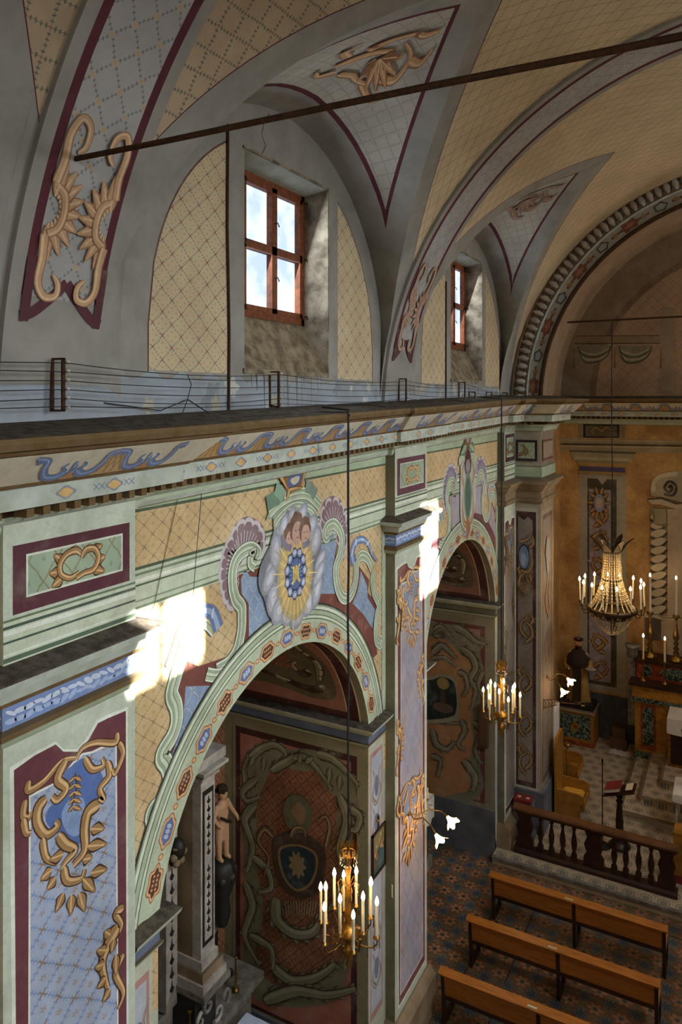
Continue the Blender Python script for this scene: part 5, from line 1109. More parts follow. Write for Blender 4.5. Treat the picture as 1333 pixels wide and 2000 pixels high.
# transverse bands
def band(y0, y1, far=False):
    r = VR-.045; n = 96; S = (y1-y0)/.88
    cuts = [(y0, y0+.10*S, 'grey_plaster'), (y0+.10*S, y0+.17*S, 'maroon_paint'), (y0+.17*S, y1-.17*S, 'lattice_vault_white'), (y1-.17*S, y1-.10*S, 'maroon_paint'), (y1-.10*S, y1, 'grey_plaster')]
    foot = math.asin(.78/VR)      # the painted field stops above the wires
    for k in range(n):
        t0, t1 = PI*k/n, PI*(k+1)/n; tm = min(t0, PI-t1)
        for a, b, m in cuts:
            if tm < foot: m = 'grey_plaster' if tm > .06 else 'blue_plaster'
            (x0, z0), (x1, z1) = vp(t0, r), vp(t1, r)
            VAULT.face([(x0, a, z0), (x0, b, z0), (x1, b, z1), (x1, a, z1)], m, uv=[(a, t0*r), (b, t0*r), (b, t1*r), (a, t1*r)], sm=True)
        for y in (y0, y1):
            (x0, z0), (x1, z1), (x2, z2), (x3, z3) = vp(t0, r), vp(t1, r), vp(t1, VR+.02), vp(t0, VR+.02)
            VAULT.face([(x0, y, z0), (x1, y, z1), (x2, y, z2), (x3, y, z3)], 'grey_plaster')
    for F in (Lf, Rf):
        WU.face([F((.045, y0, 8.6)), F((.045, y1, 8.6)), F((.045, y1, 8.81)), F((.045, y0, 8.81))], 'blue_plaster')
        for y in (y0, y1): WU.face([F((0, y, 8.6)), F((.045, y, 8.6)), F((.045, y, 8.85)), F((0, y, 8.85))], 'blue_plaster')
        q = Paint(VAULT, lambda a, b, l: F((vp(b/VR, r-.004-LAY*l*4)[0], a, vp(b/VR, r-.004-LAY*l*4)[1])))
        f = foot*VR+.06
        a0, a1, m = y0+.10*S, y1-.10*S, (y0+y1)/2
        q.stroke([(a0, f-.10), (a0+.10*S, f-.06), (m-.1*S, f+.06), (m, f+.16)], .075, '5E3036', px=False); q.stroke([(m, f+.16), (m+.1*S, f+.06), (a1-.10*S, f-.06), (a1, f-.10)], .075, '5E3036', px=False)
        q.strip([(a0+.035*S, f-.13), (a0+.035*S, f+.3)], -.035*S, .035*S, '5E3036'); q.strip([(a1-.035*S, f-.13), (a1-.035*S, f+.3)], -.035*S, .035*S, '5E3036')
        G_ = ('9A6A44', 'C69A68', 'DDB888') if not far else ('9A7058', 'B48C70', 'C8A488')
        for s in (-1, 1):
            X = m+s*.15*S
            c = (X+s*.10, f+.62)
            for k in range(9):
                g = -1.35+2.7*k/8; q.leaf((c[0]-s*.07*math.cos(g), c[1]+.09*math.sin(g)), (c[0]-s*.27*S*math.cos(g), c[1]+.34*math.sin(g)), .085*S, pal=G_)
            q.gold([(c[0]-s*.02, c[1]+.16), (c[0]-s*.09, c[1]+.11), (c[0]-s*.115, c[1]), (c[0]-s*.09, c[1]-.11), (c[0]-s*.02, c[1]-.16)], .06*S, pal=G_, taper=(.8, .8))
            q.gold([(X-s*.02, f+.20), (X-s*.07, f+.14), (X-s*.06, f+.06), (X+s*.03, f+.05), (X+s*.09, f+.14), (X+s*.085, f+.3), (X+s*.10, f+.45)], .055*S, pal=G_, n=10, taper=(.6, 1))
            q.gold([(X-s*.0, f+1.02), (X-s*.05, f+1.08), (X-s*.04, f+1.2), (X+s*.04, f+1.24), (X+s*.09, f+1.12), (X+s*.08, f+.95), (X+s*.10, f+.8)], .055*S, pal=G_, n=10, taper=(.6, 1))
band(3.10, 3.98); band(8.92, 9.80, True)
q = Paint(VAULT, lambda a, b, l: (vp(b/VR, VR-LAY*l*2)[0], a, vp(b/VR, VR-LAY*l*2)[1]))
kind(VAULT.build('ceiling')); kind(WU.build('wall_left_clerestory')); kind(WUR.build('wall_right_clerestory'))
# ---- unseen shell added round the vault to block sky light through its cracks
mb = MB()
for x in (-.50, 9.5):
    Y0 = -5.2
    for w in WIN+[(20.4, 20.4, 0, 0)]:
        mb.box((x-.05, Y0, 8.4), (x+.05, w[0]-.1, 13.7), 'warm_stone'); Y0 = w[1]+.8
        if w[2]: mb.box((x-.05, w[0]-.1, 11.75), (x+.05, Y0, 13.7), 'warm_stone'); mb.box((x-.05, w[0]-.1, 8.4), (x+.05, Y0, 9.35), 'warm_stone')
mb.box((-.6, -5.2, 13.7), (9.6, 20.5, 13.8), 'warm_stone'); mb.box((-.55, 20.3, 0), (9.55, 20.4, 13.7), 'warm_stone')
kind(mb.build('added_sky_block'))
# ---- right and west walls of the nave
mb = MB(); mb.face([(9, -5, 0), (9, YP, 0), (9, YP, 8.9), (9, -5, 8.9)], 'lattice_yellow', uv=[(0, 0), (20, 0), (20, 9), (0, 9)])
q = Paint(mb, lambda a, b, l: (9-LAY*l, a, b))
for y0 in (3.06, 9.05, 14.3):
    q.poly([(y0, 0), (y0+1.15, 0), (y0+1.15, 8.2), (y0, 8.2)], 'C4CDB6', sm=False); q.poly([(y0+.12, 1), (y0+1.03, 1), (y0+1.03, 6.7), (y0+.12, 6.7)], '6E343E', sm=False); q.poly([(y0+.2, 1.1), (y0+.95, 1.1), (y0+.95, 6.5), (y0+.2, 6.5)], None, 'lattice_blue_flower', sm=False)
q.poly([(-5, 7.28), (YP, 7.28), (YP, 7.62), (-5, 7.62)], 'C8D2B4', sm=False); q.poly([(-5, 0), (YP, 0), (YP, 1), (-5, 1)], '6E7074', sm=False)
kind(mb.build('wall_right'))
mb = MB(); mb.box((-.2, -5.2, 0), (9.2, -5, 13.6), 'warm_stone'); kind(mb.build('wall_west'))
# ================================================================== THINGS
def solid(parts, mat, name, parent, vox=.02, smooth=4, n=10):
    """one continuous body grown from tapered limbs: parts = list of (p0, r0, p1, r1) or (centre, (rx,ry,rz))"""
    mb = MB()
    for p in parts:
        if len(p) == 2: mb.ball(p[0], p[1], mat, n+4)
        else:
            a, ra, b, rb = p; a, b = Vector(a), Vector(b)
            mb.tube([a+(b-a)*t for t in (0, .25, .5, .75, 1)], [ra+(rb-ra)*t for t in (0, .25, .5, .75, 1)], mat, n); mb.ball(a, ra, mat, n); mb.ball(b, rb, mat, n)
    o = mb.build(name, None); m = o.modifiers.new('r', 'REMESH'); m.mode = 'VOXEL'; m.voxel_size = vox
    s = o.modifiers.new('s', 'SMOOTH'); s.iterations = smooth; s.factor = .5
    dg = bpy.context.evaluated_depsgraph_get(); dg.update(); me = bpy.data.meshes.new_from_object(o.evaluated_get(dg))
    for f in me.polygons: f.use_smooth = True
    o.modifiers.clear(); o.data = me
    if not me.materials: me.materials.append(M[mat])
    o.parent = parent; return o
# ---- tie rods
def rod(a, b, r, label):
    mb = MB(); a, b = Vector(a), Vector(b); pts = [a+(b-a)*k/10 for k in range(11)]
    for k, p in enumerate(pts): p.z -= .0 if k in (0, 10) else .004*math.sin(k*1.7)
    mb.tube(pts, r, 'rust_iron', 8); return tag(mb.build('tie_rod', None, tuple(a)), label, 'tie rod')
rod((.30, 3.40, 10.56), (8.70, 3.40, 10.47), .019, 'long rusty iron tie rod crossing the vault in front of the nearest window')
rod((.86, 15.9, 10.6), (8.14, 15.9, 10.6), .02, 'thin dark iron tie rod spanning the chancel arch')
# ---- wire brackets and wires along the foot of the clerestory
def bracket(y, x0, zlo, zhi, n, label, ins=True):
    t = thing('wire_bracket', (x0, y, zlo), label, 'bracket', 'wire brackets on the clerestory wall')
    mb = MB(); d = .12; h = zhi-zlo
    mb.box((0, -.012, 0), (.012, .012, h), 'rust_iron'); mb.box((0, -.008, 0), (d, .008, .014), 'rust_iron'); mb.box((0, -.008, h-.014), (d, .008, h), 'rust_iron'); mb.box((d-.016, -.012, 0), (d, .012, h), 'rust_iron')
    mb.build('bracket_frame', t)
    for k in range(n):
        z = .03+(h-.06)*k/max(1, n-1); q = MB()
        q.lathe([(0, 0), (.013, .001), (.016, .008), (.010, .014), (.016, .02), (.013, .028), (0, .03)], 'porcelain', 8, (0, 0, 0))
        o = q.build('insulator', t); o.location = (d+.004, .012, z); o.rotation_euler = (-PI/2, 0, 0)
    return t
ZL = [8.945, 9.0, 9.06, 9.12, 9.18, 9.24]
BR = [(-1.4, .0), (3.5, .06), (6.25, .0), (9.35, .06), (12.0, .0)]
for (y, x0), lb in zip(BR, ('iron wire bracket with porcelain insulators on the wall behind the tie rod end', 'iron wire bracket with porcelain insulators below the nearest painted arch band', 'iron wire bracket with porcelain insulators just under the nearest window sill', 'iron wire bracket with porcelain insulators under the second arch band', 'iron wire bracket with porcelain insulators under the far window sill')):
    bracket(y, x0, ZL[0]-.035, ZL[-1]+.035, 6, lb)
for k, (y, lb) in enumerate(((12.55, 'small iron wire bracket just beyond the far window'), (13.55, 'small iron wire bracket between the far window and the chancel arch'), (14.6, 'small iron wire bracket beside the foot of the chancel arch'))): bracket(y, 0, 8.98, 9.12, 2, lb)
names = ('lowest', 'second lowest', 'third from the bottom', 'third from the top', 'second from the top', 'topmost')
for k, z in enumerate(ZL):
    mb = MB(); P_ = []
    for (ya, xa), (yb_, xb_) in zip(BR, BR[1:]+[(15.0, .0)]):
        zz1, zz2 = z, z if yb_ < 13 else 9.0+.02*k
        for i in range(10):
            t = i/10; P_.append((xa+.135+(xb_-xa)*t, ya+(yb_-ya)*t, z+(zz2-z)*t-(.022+.008*((k*7) % 4))*4*t*(1-t)))
    P_.append((.13, 15.0, 9.0+.02*k)); mb.tube(P_, .0035, 'wire', 5)
    tag(mb.build('electric_wire', None, P_[0]), 'dark electric wire strung along the upper wall, %s of the six' % names[k], 'wire', 'electric wires along the clerestory wall')
mb = MB(); mb.tube([(.02, 3.9, 8.98), (.04, 4.6, 8.90), (.03, 4.95, 8.99), (.03, 5.0, 9.12), (.03, 4.95, 9.20)], .004, 'wire', 5); mb.tube([(.03, 4.95, 8.99), (.05, 4.85, 8.86)], .004, 'wire', 5); mb.tube([(.03, 4.95, 8.99), (.12, 5.15, 8.86), (.3, 5.6, 8.83)], .006, 'wire', 5)
tag(mb.build('loose_cable', None, (.02, 3.9, 8.98)), 'loose black cable twisted down from the wires left of the nearest window', 'cable')
mb = MB(); mb.tube([(.015, 5.55, 8.83), (.015, 5.56, 9.6), (.015, 5.53, 10.6), (.015, 5.54, 11.55)], .013, 'rust_iron', 6)
tag(mb.build('conduit_pipe', None, (.015, 5.55, 8.83)), 'thin dark vertical pipe on the wall left of the nearest window', 'pipe')
mb = MB(); mb.tube([(.015, 11.35, 8.92), (.015, 11.35, 9.8), (.015, 11.36, 10.9)], .012, 'rust_iron', 6)
tag(mb.build('conduit_pipe', None, (.015, 11.35, 8.92)), 'thin dark vertical pipe on the wall left of the far window', 'pipe')
mb = MB(); mb.tube([(.015, 8.84, 8.9), (.018, 8.83, 9.3)], .018, 'iron', 6)
mb = MB(); mb.tube([(.02, 6.25, 8.93), (.05, 6.35, 8.9), (.2, 6.4, 8.86), (.45, 6.5, 8.86), (.66, 6.68, 8.86), (.68, 6.72, 8.82)], .008, 'wire', 5)
tag(mb.build('loose_cable', None, (.02, 6.25, 8.93)), 'black cable lying over the cornice towards the nearest chandelier rope', 'cable')
for y0, y1, x in ((4.3, 6.0, .3), (8.0, 9.4, .35), (10.9, 12.4, .35)):
    mb = MB(); z = 8.79+rise(0, y0); mb.prism([(0, 0), (.22, -.02), (.24, .0), (.02, .03)], lambda a, b, d: (x+a-.1, d, z+b+rise(0, d)-rise(0, y0)+.01), y0, y1, 'stone_ledge')
    tag(mb.build('loose_board', None, (x, y0, z)), 'dusty grey board lying on the cornice ledge ' + {4.3: 'below the nearest window', 8.0: 'below the second arch band', 10.9: 'below the far window'}[y0], 'board', 'boards on the cornice ledge')
mb = MB(); mb.tube([(.05,)+onx(.05)(*p) for p in ((395, 945), (391, 1000), (383, 1090), (377, 1170), (374, 1240), (378, 1300))], .003, 'wire', 5)
tag(mb.build('hanging_wire', None, (.05,)+onx(.05)(395, 945)), 'thin dark wire hanging from the cornice over the yellow painted field', 'wire')
# ---- candles
def candle(parent, c, h, r=.0155, bulb=True, tilt=(0, 0), name='candle', lit=.021):
    q = MB(); c = Vector(c); tp = c+Vector((tilt[0], tilt[1], h)); q.tube([c, tp], r, 'candle_wax', 8); o = q.build(name, parent, (0, 0, 0))
    if bulb:
        b = MB(); b.lathe([(0, 0), (lit*.7, .008), (lit, .022), (lit*.8, .05), (lit*.3, .078), (0, .09)], 'lit_bulb', 8, tuple(tp)); b.build('flame_bulb', o)
    return o
def chandelier_small(loc, ropelen, ropetop, label):
    t = thing('chandelier', loc, label, 'chandelier', 'small gilt chandeliers hanging before the side arches')
    r = MB(); P_ = [(0, 0, 1.33)]+[(.004*math.sin(k*1.3), .004*math.cos(k*1.9), 1.33+ropelen*k/16) for k in range(1, 16)]+[(0, 0, 1.33+ropelen), ropetop]
    r.tube(P_, .012, 'wire', 6); r.build('rope', t)
    s = MB(); s.lathe([(0, .0), (.012, .01), (.03, .05), (.012, .09), (.05, .13), (.07, .18), (.05, .24), (.02, .27), (.03, .30), (.10, .36), (.13, .40), (.06, .43), (.03, .5), (.045, .56), (.03, .62), (.02, .72), (.035, .78), (.018, .84), (.022, 1.0), (.035, 1.04), (.016, 1.1), (.014, 1.3), (0, 1.33)], 'gold', 14); s.build('stem', t)
    c = MB()
    for k in range(12):
        a = 2*PI*k/12; c.prism([(-.018, 0), (.018, 0), (.014, .06), (0, .09), (-.014, .06)], lambda x, z, d, a=a: ((.085+z*.25+d)*math.cos(a)-x*math.sin(a), (.085+z*.25+d)*math.sin(a)+x*math.cos(a), 1.2+z), 0, .004, 'gold')
    c.lathe([(.086, 1.19), (.09, 1.2), (.086, 1.21), (.08, 1.2), (.086, 1.19)], 'gold', 16); c.build('crown', t)
    def drop(x, y, z, h, w=.009):
        d = MB(); d.lathe([(0, 0), (w, h*.18), (w*.8, h*.5), (w*.3, h*.95), (0, h)], 'crystal', 6, (x, y, z-h)); d.build('crystal_drop', t)
    for k in range(16): a = 2*PI*k/16; drop(.088*math.cos(a), .088*math.sin(a), 1.19, .10)
    for k in range(6):
        a = 2*PI*k/6+.3; g = MB(); g.tube([(.02*math.cos(a), .02*math.sin(a), .86), (.08*math.cos(a), .08*math.sin(a), .92), (.11*math.cos(a), .11*math.sin(a), .88), (.10*math.cos(a), .10*math.sin(a), .83)], .005, 'gold', 5); g.build('upper_scroll', t)
        drop(.10*math.cos(a), .10*math.sin(a), .83, .07)
    for k in range(12):
        inner = k % 2; a = 2*PI*k/12+.12; R_ = .31 if not inner else .235; zt = .40 if not inner else .50
        ar = MB(); ca, sa = math.cos(a), math.sin(a)
        ar.tube([(x*ca, x*sa, z) for x, z in ((.05, .36), (.11, .30), (.17, .28), (R_-.05, zt-.11), (R_, zt-.06), (R_, zt-.01))], .007, 'brass', 6)
        ar.tube([(x*ca, x*sa, z) for x, z in ((.10, .32), (.13, .38), (.17, .37), (.16, .33), (.14, .34))], .005, 'brass', 5); o = ar.build('arm', t)
        pn = MB(); pn.lathe([(0, -.02), (.012, -.015), (.035, 0), (.038, .006), (.018, .01), (.02, .03), (0, .032)], 'brass', 10, (R_*ca, R_*sa, zt)); pn.build('drip_pan', o)
        candle(t, (R_*ca, R_*sa, zt+.02), .32)
        drop(R_*ca+.03, R_*sa, zt, .10, .007); drop(R_*ca-.02, R_*sa-.02, zt-.01, .12, .006); drop((R_-.1)*ca, (R_-.1)*sa, .28, .11, .007)
    L_ = lamp('chandelier_glow', 'POINT', (loc[0], loc[1], loc[2]+.86), 9, (1, .66, .32), shadow_soft_size=.25); L_.data.use_shadow = True
    return t
c1 = chandelier_small((.66, 6.72, 3.12), 8.88-3.12-1.33, (-.34, .05, 5.79), 'twelve-candle gilt chandelier hanging on a rope before the nearest side arch')
chandelier_small((.66, 12.3, 3.24), 8.99-3.24-1.33, (-.34, .05, 5.78), 'twelve-candle gilt chandelier hanging before the second side arch, near the pier')
def chandelier_big(loc, label):
    t = thing('chandelier', loc, label, 'chandelier'); D = 2.08
    r = MB(); r.tube([(0, 0, D-.1), (.01, 0, D+1.2), (-.005, 0, D+2.5), (0, 0, 10.58-loc[2])], .011, 'wire', 6); r.build('cable', t)
    s = MB(); s.lathe([(0, .02), (.02, .04), (.035, .08), (.02, .12), (.02, 1.95), (0, 2.0)], 'bronze', 10); s.build('stem', t)
    for k in range(6):
        a = 2*PI*k/6+.2; q = MB()
        q.prism([(-.085, 0), (.085, 0), (.09, .08), (.06, .18), (.05, .25), (0, .30), (-.05, .25), (-.06, .18), (-.09, .08)], lambda x, z, d, a=a: ((.17+z*.25+z*z*2.2+d)*math.cos(a)-x*math.sin(a), (.17+z*.25+z*z*2.2+d)*math.sin(a)+x*math.cos(a), 1.82+z), 0, .012, 'bronze'); q.build('crown_leaf', t)
    q = MB(); q.lathe([(.15, 1.78), (.17, 1.8), (.17, 1.84), (.15, 1.85), (.15, 1.78)], 'bronze', 20); q.lathe([(.19, 1.22), (.205, 1.24), (.19, 1.26), (.19, 1.22)], 'bronze', 20)
    q.build('upper_ring', t)
    q = MB(); q.lathe([(.44, .58), (.50, .6), (.50, .66), (.46, .67), (.40, .60), (.44, .58)], 'bronze', 28); q.lathe([(.1, .40), (.3, .45), (.44, .58), (.42, .6), (.28, .48), (.1, .42)], 'bronze', 28); q.build('lower_ring', t)
    def beads(P0, P1, n, sag=0, r0=.012):
        b = MB()
        for k in range(n+1):
            u_ = k/n; c = Vector(P0)*(1-u_)+Vector(P1)*u_; c.z -= sag*4*u_*(1-u_); m_1 = r0*(1+.5*((k*3) % 2)); b.ball(c, m_1, 'crystal_bead', 6)
        b.tube([tuple(Vector(P0)*(1-k/12)+Vector(P1)*(k/12)-Vector((0, 0, sag*4*k/12*(1-k/12)))) for k in range(13)], .005, 'crystal_bead', 4); b.build('bead_string', t)
    for k in range(22):
        a = 2*PI*k/22; ca, sa = math.cos(a), math.sin(a); beads((.15*ca, .15*sa, 1.78), (.195*ca, .195*sa, 1.25), 20); beads((.195*ca, .195*sa, 1.24), (.45*ca, .45*sa, .66), 22, .10)
        q = MB(); q.lathe([(0, 0), (.010, .03), (.006, .13), (0, .14)], 'crystal_bead', 6, (.17*ca, .17*sa, 1.66)); q.build('crystal_drop', t)
    for k in range(18): a = 2*PI*k/18; ca, sa = math.cos(a), math.sin(a); beads((.44*ca, .44*sa, .58), (.05*ca, .05*sa, .12), 14, .10, .010)
    for k in range(14):
        a = 2*PI*k/14+.1; ca, sa = math.cos(a), math.sin(a); R_ = .62; zt = .72; q = MB()
        q.tube([(x*ca, x*sa, z) for x, z in ((.46, .62), (.52, .56), (.58, .57), (.62, .63), (.62, .71))], .011, 'bronze', 6); o = q.build('arm', t)
        q = MB(); q.lathe([(0, -.02), (.03, 0), (.035, .01), (.018, .015), (.018, .04), (0, .04)], 'bronze', 8, (R_*ca, R_*sa, zt)); q.build('drip_pan', o)
        candle(t, (R_*ca, R_*sa, zt+.02), .42, .015, tilt=(random.uniform(-.03, .03), random.uniform(-.03, .03)), lit=.024)
        q = MB(); q.lathe([(0, 0), (.012, .03), (.005, .09), (0, .1)], 'crystal_bead', 6, (R_*ca, R_*sa, zt-.15)); q.build('crystal_drop', t)
    lamp('chandelier_glow', 'POINT', (loc[0], loc[1], loc[2]+1.32), 58, (1, .68, .36), shadow_soft_size=.5)
glassy('crystal_bead_', 'FFE6B0', .6, .25)
plain('crystal_bead', 'F4DCA4', .15, .35, .8, .3, 40)
chandelier_big((1.92, 15.9, 4.06), 'large crystal chandelier with bead strings hanging in the chancel arch')
# ---- wall lamps
def wall_lamp(loc, shades, label):
    t = thing('wall_lamp', loc, label, 'wall lamp', 'two-armed wall lamps with flower glass shades'); O = Vector(loc)
    q = MB(); q.lathe([(0, 0), (.05, .003), (.045, .015), (.02, .03), (0, .05)], 'brass', 12); o = q.build('wall_plate', t); o.rotation_euler = (0, PI/2, 0)
    for s in shades:
        e = Vector(s)-O; q = MB(); m = e*.5+Vector((.02, 0, .10)); q.tube([(0.02, 0, 0), tuple(e*.22+Vector((0, 0, -.02))), tuple(m), tuple(e*.85+Vector((0, 0, .10))), tuple(e+Vector((0, 0, .045)))], .009, 'brass', 6); q.tube([tuple(m), tuple(m+Vector((0, 0, .07))), tuple(m+Vector((.05, 0, .06)))], .005, 'brass', 5); q.build('arm', t)
        g = MB(); d = Vector((e.x, e.y*.5, -.9*e.length)).normalized()
        def fn(i, j, e=e, d=d):
            a = 2*PI*i/24; u_ = j/6; r = .02+.035*u_+.045*u_**3*(1+.35*math.cos(5*a)); b1 = d.orthogonal().normalized(); b2 = d.cross(b1); return tuple(e+d*(.12*u_-.0+.02*u_**3*math.cos(5*a))+(b1*math.cos(a)+b2*math.sin(a))*r+Vector((0, 0, .04)))
        g.grid(fn, 24, 6, 'lit_shade'); g.ball(tuple(e+d*.06+Vector((0, 0, .04))), .025, 'lit_bulb', 8); g.build('glass_shade', t)
    e = (Vector(shades[0])+Vector(shades[1]))/2
    lamp('wall_lamp_glow', 'POINT', tuple(e+Vector((.02, 0, -.10))), 4.5, (1, .66, .34), shadow_soft_size=.06)
wall_lamp((PX+.002, 9.50, 3.22), [(.56, 9.93, 3.02), (.60, 9.36, 3.08)], 'brass wall lamp with two lit flower-shaped glass shades on the lilac painted pilaster')
wall_lamp((XP+.002, 15.62, 3.18), [(1.02, 15.95, 3.06), (1.0, 15.42, 3.02)], 'brass wall lamp with two lit flower-shaped glass shades on the chancel arch pier')
t = thing('swing_bracket', (XP, 15.35, 2.62), 'openwork iron wall bracket with a long thin arm below the lamp on the chancel pier', 'bracket')
mb = MB()
for z in (0, .16): mb.tube([(0, 0, z), (.22, .25, z*.8+.015)], .007, 'rust_iron', 6)
for k in range(4): mb.tube([(.02+.05*k, .03+.055*k, .02), (.05+.05*k, .055+.055*k, .08), (.02+.05*k, .05+.055*k, .13)], .005, 'rust_iron', 5)
mb.box((0, -.01, -.02), (.01, .01, .19), 'rust_iron'); mb.build('scroll_plate', t); mb = MB(); mb.tube([(.2, .23, .08), (.7, .5, .02)], .006, 'rust_iron', 6); mb.build('arm', t); mb = MB(); mb.lathe([(0, 0), (.03, .01), (.04, .03), (0, .035)], 'brass', 10, (.7, .5, -.02)); mb.build('pan', t)
def candle_bracket(loc, label, rz=0):
    t = thing('candle_bracket', loc, label, 'candle holder', 'small candle brackets on the pilaster sides'); q = MB(); q.tube([(0, 0, .02), (.06, -.04, -.01), (.09, -.09, .0), (.09, -.09, .03)], .006, 'brass', 6); q.lathe([(0, .02), (.02, .03), (.02, .04), (0, .04)], 'brass', 8, (.09, -.09, 0)); q.build('holder', t)
    candle(t, (.09, -.09, .04), .16, .010, False)
candle_bracket((.05, 9.05, 2.32), 'small brass bracket with a white unlit candle on the shaded side of the pilaster', 0)
candle_bracket((.0, 10.45, 2.95), 'small brass bracket with a white unlit candle right of the lilac pilaster, under its lamp', 0)
# ---- framed pictures beside the arches
def picture(y0, y1, z0, z1, label):
    t = thing('framed_picture', (0.004, y0, z0), label, 'picture', 'framed pictures beside the side arches'); w, h = y1-y0, z1-z0; mb = MB()
    for a, b in (((0, 0), (w, .025)), ((0, h-.025), (w, h)), ((0, 0), (.025, h)), ((w-.025, 0), (w, h))): mb.box((0, a[0], a[1]), (.03, b[0], b[1]), 'dark_wood')
    mb.build('frame', t); mb = MB(); mb.face([(.012, .02, .02), (.012, w-.02, .02), (.012, w-.02, h-.02), (.012, .02, h-.02)], 'fresco', '5C6A4A')
    q = Paint(mb, lambda a, b, l: (.012+.0006*l, a, b)); cx, cz = w/2, h/2
    q.poly([(.03, .03), (w-.03, .03), (w-.03, cz), (w*.6, cz*1.1), (.03, cz*.8)], '3E5A52'); q.poly([(.03, h*.5), (w*.5, h*.55), (w-.03, h*.6), (w-.03, h-.03), (.03, h-.03)], '8A8450')
    for x, z, c in ((cx+.05, cz+.08, 'B87838'), (cx-.08, cz-.02, 'A86A34'), (cx-.12, cz-.12, '6A5A3C'), (cx+.1, cz-.1, '3A5A6A')): q.ell((x, z), .045, .09, c, .5); q.ell((x+.02, z+.1), .02, .025, 'C89A70')
    q.stroke([(cx-.12, cz-.1), (cx+.14, cz+.16)], .02, '5A3A20', px=False, sm=False); mb.build('canvas', t)
    mb = MB(); mb.box((.005, w/2-.008, h), (.02, w/2+.008, h+.18), 'dark_wood'); mb.box((.005, w/2-.05, h+.11), (.02, w/2+.05, h+.126), 'brass'); mb.box((.02, w/2-.004, h+.05), (.024, w/2+.004, h+.17), 'brass'); mb.build('cross', t)
picture(8.60, 9.00, 2.75, 3.32, 'dark framed religious picture with a small cross on top, left of the lilac pilaster')
picture(10.23, 10.46, 3.35, 3.95, 'dark framed narrow picture with a small cross on top, right of the lilac pilaster')
t = MB(); t.box((-.30, 14.02, 2.15), (-.12, 14.12, 2.98), 'brown_panel'); t.box((-.27, 14.005, 2.2), (-.15, 14.02, 2.93), 'brown_panel'); tag(t.build('wall_speaker', None, (-.21, 14.12, 2.15)), 'tall narrow brown box speaker on the chapel wall behind the second chandelier', 'speaker')
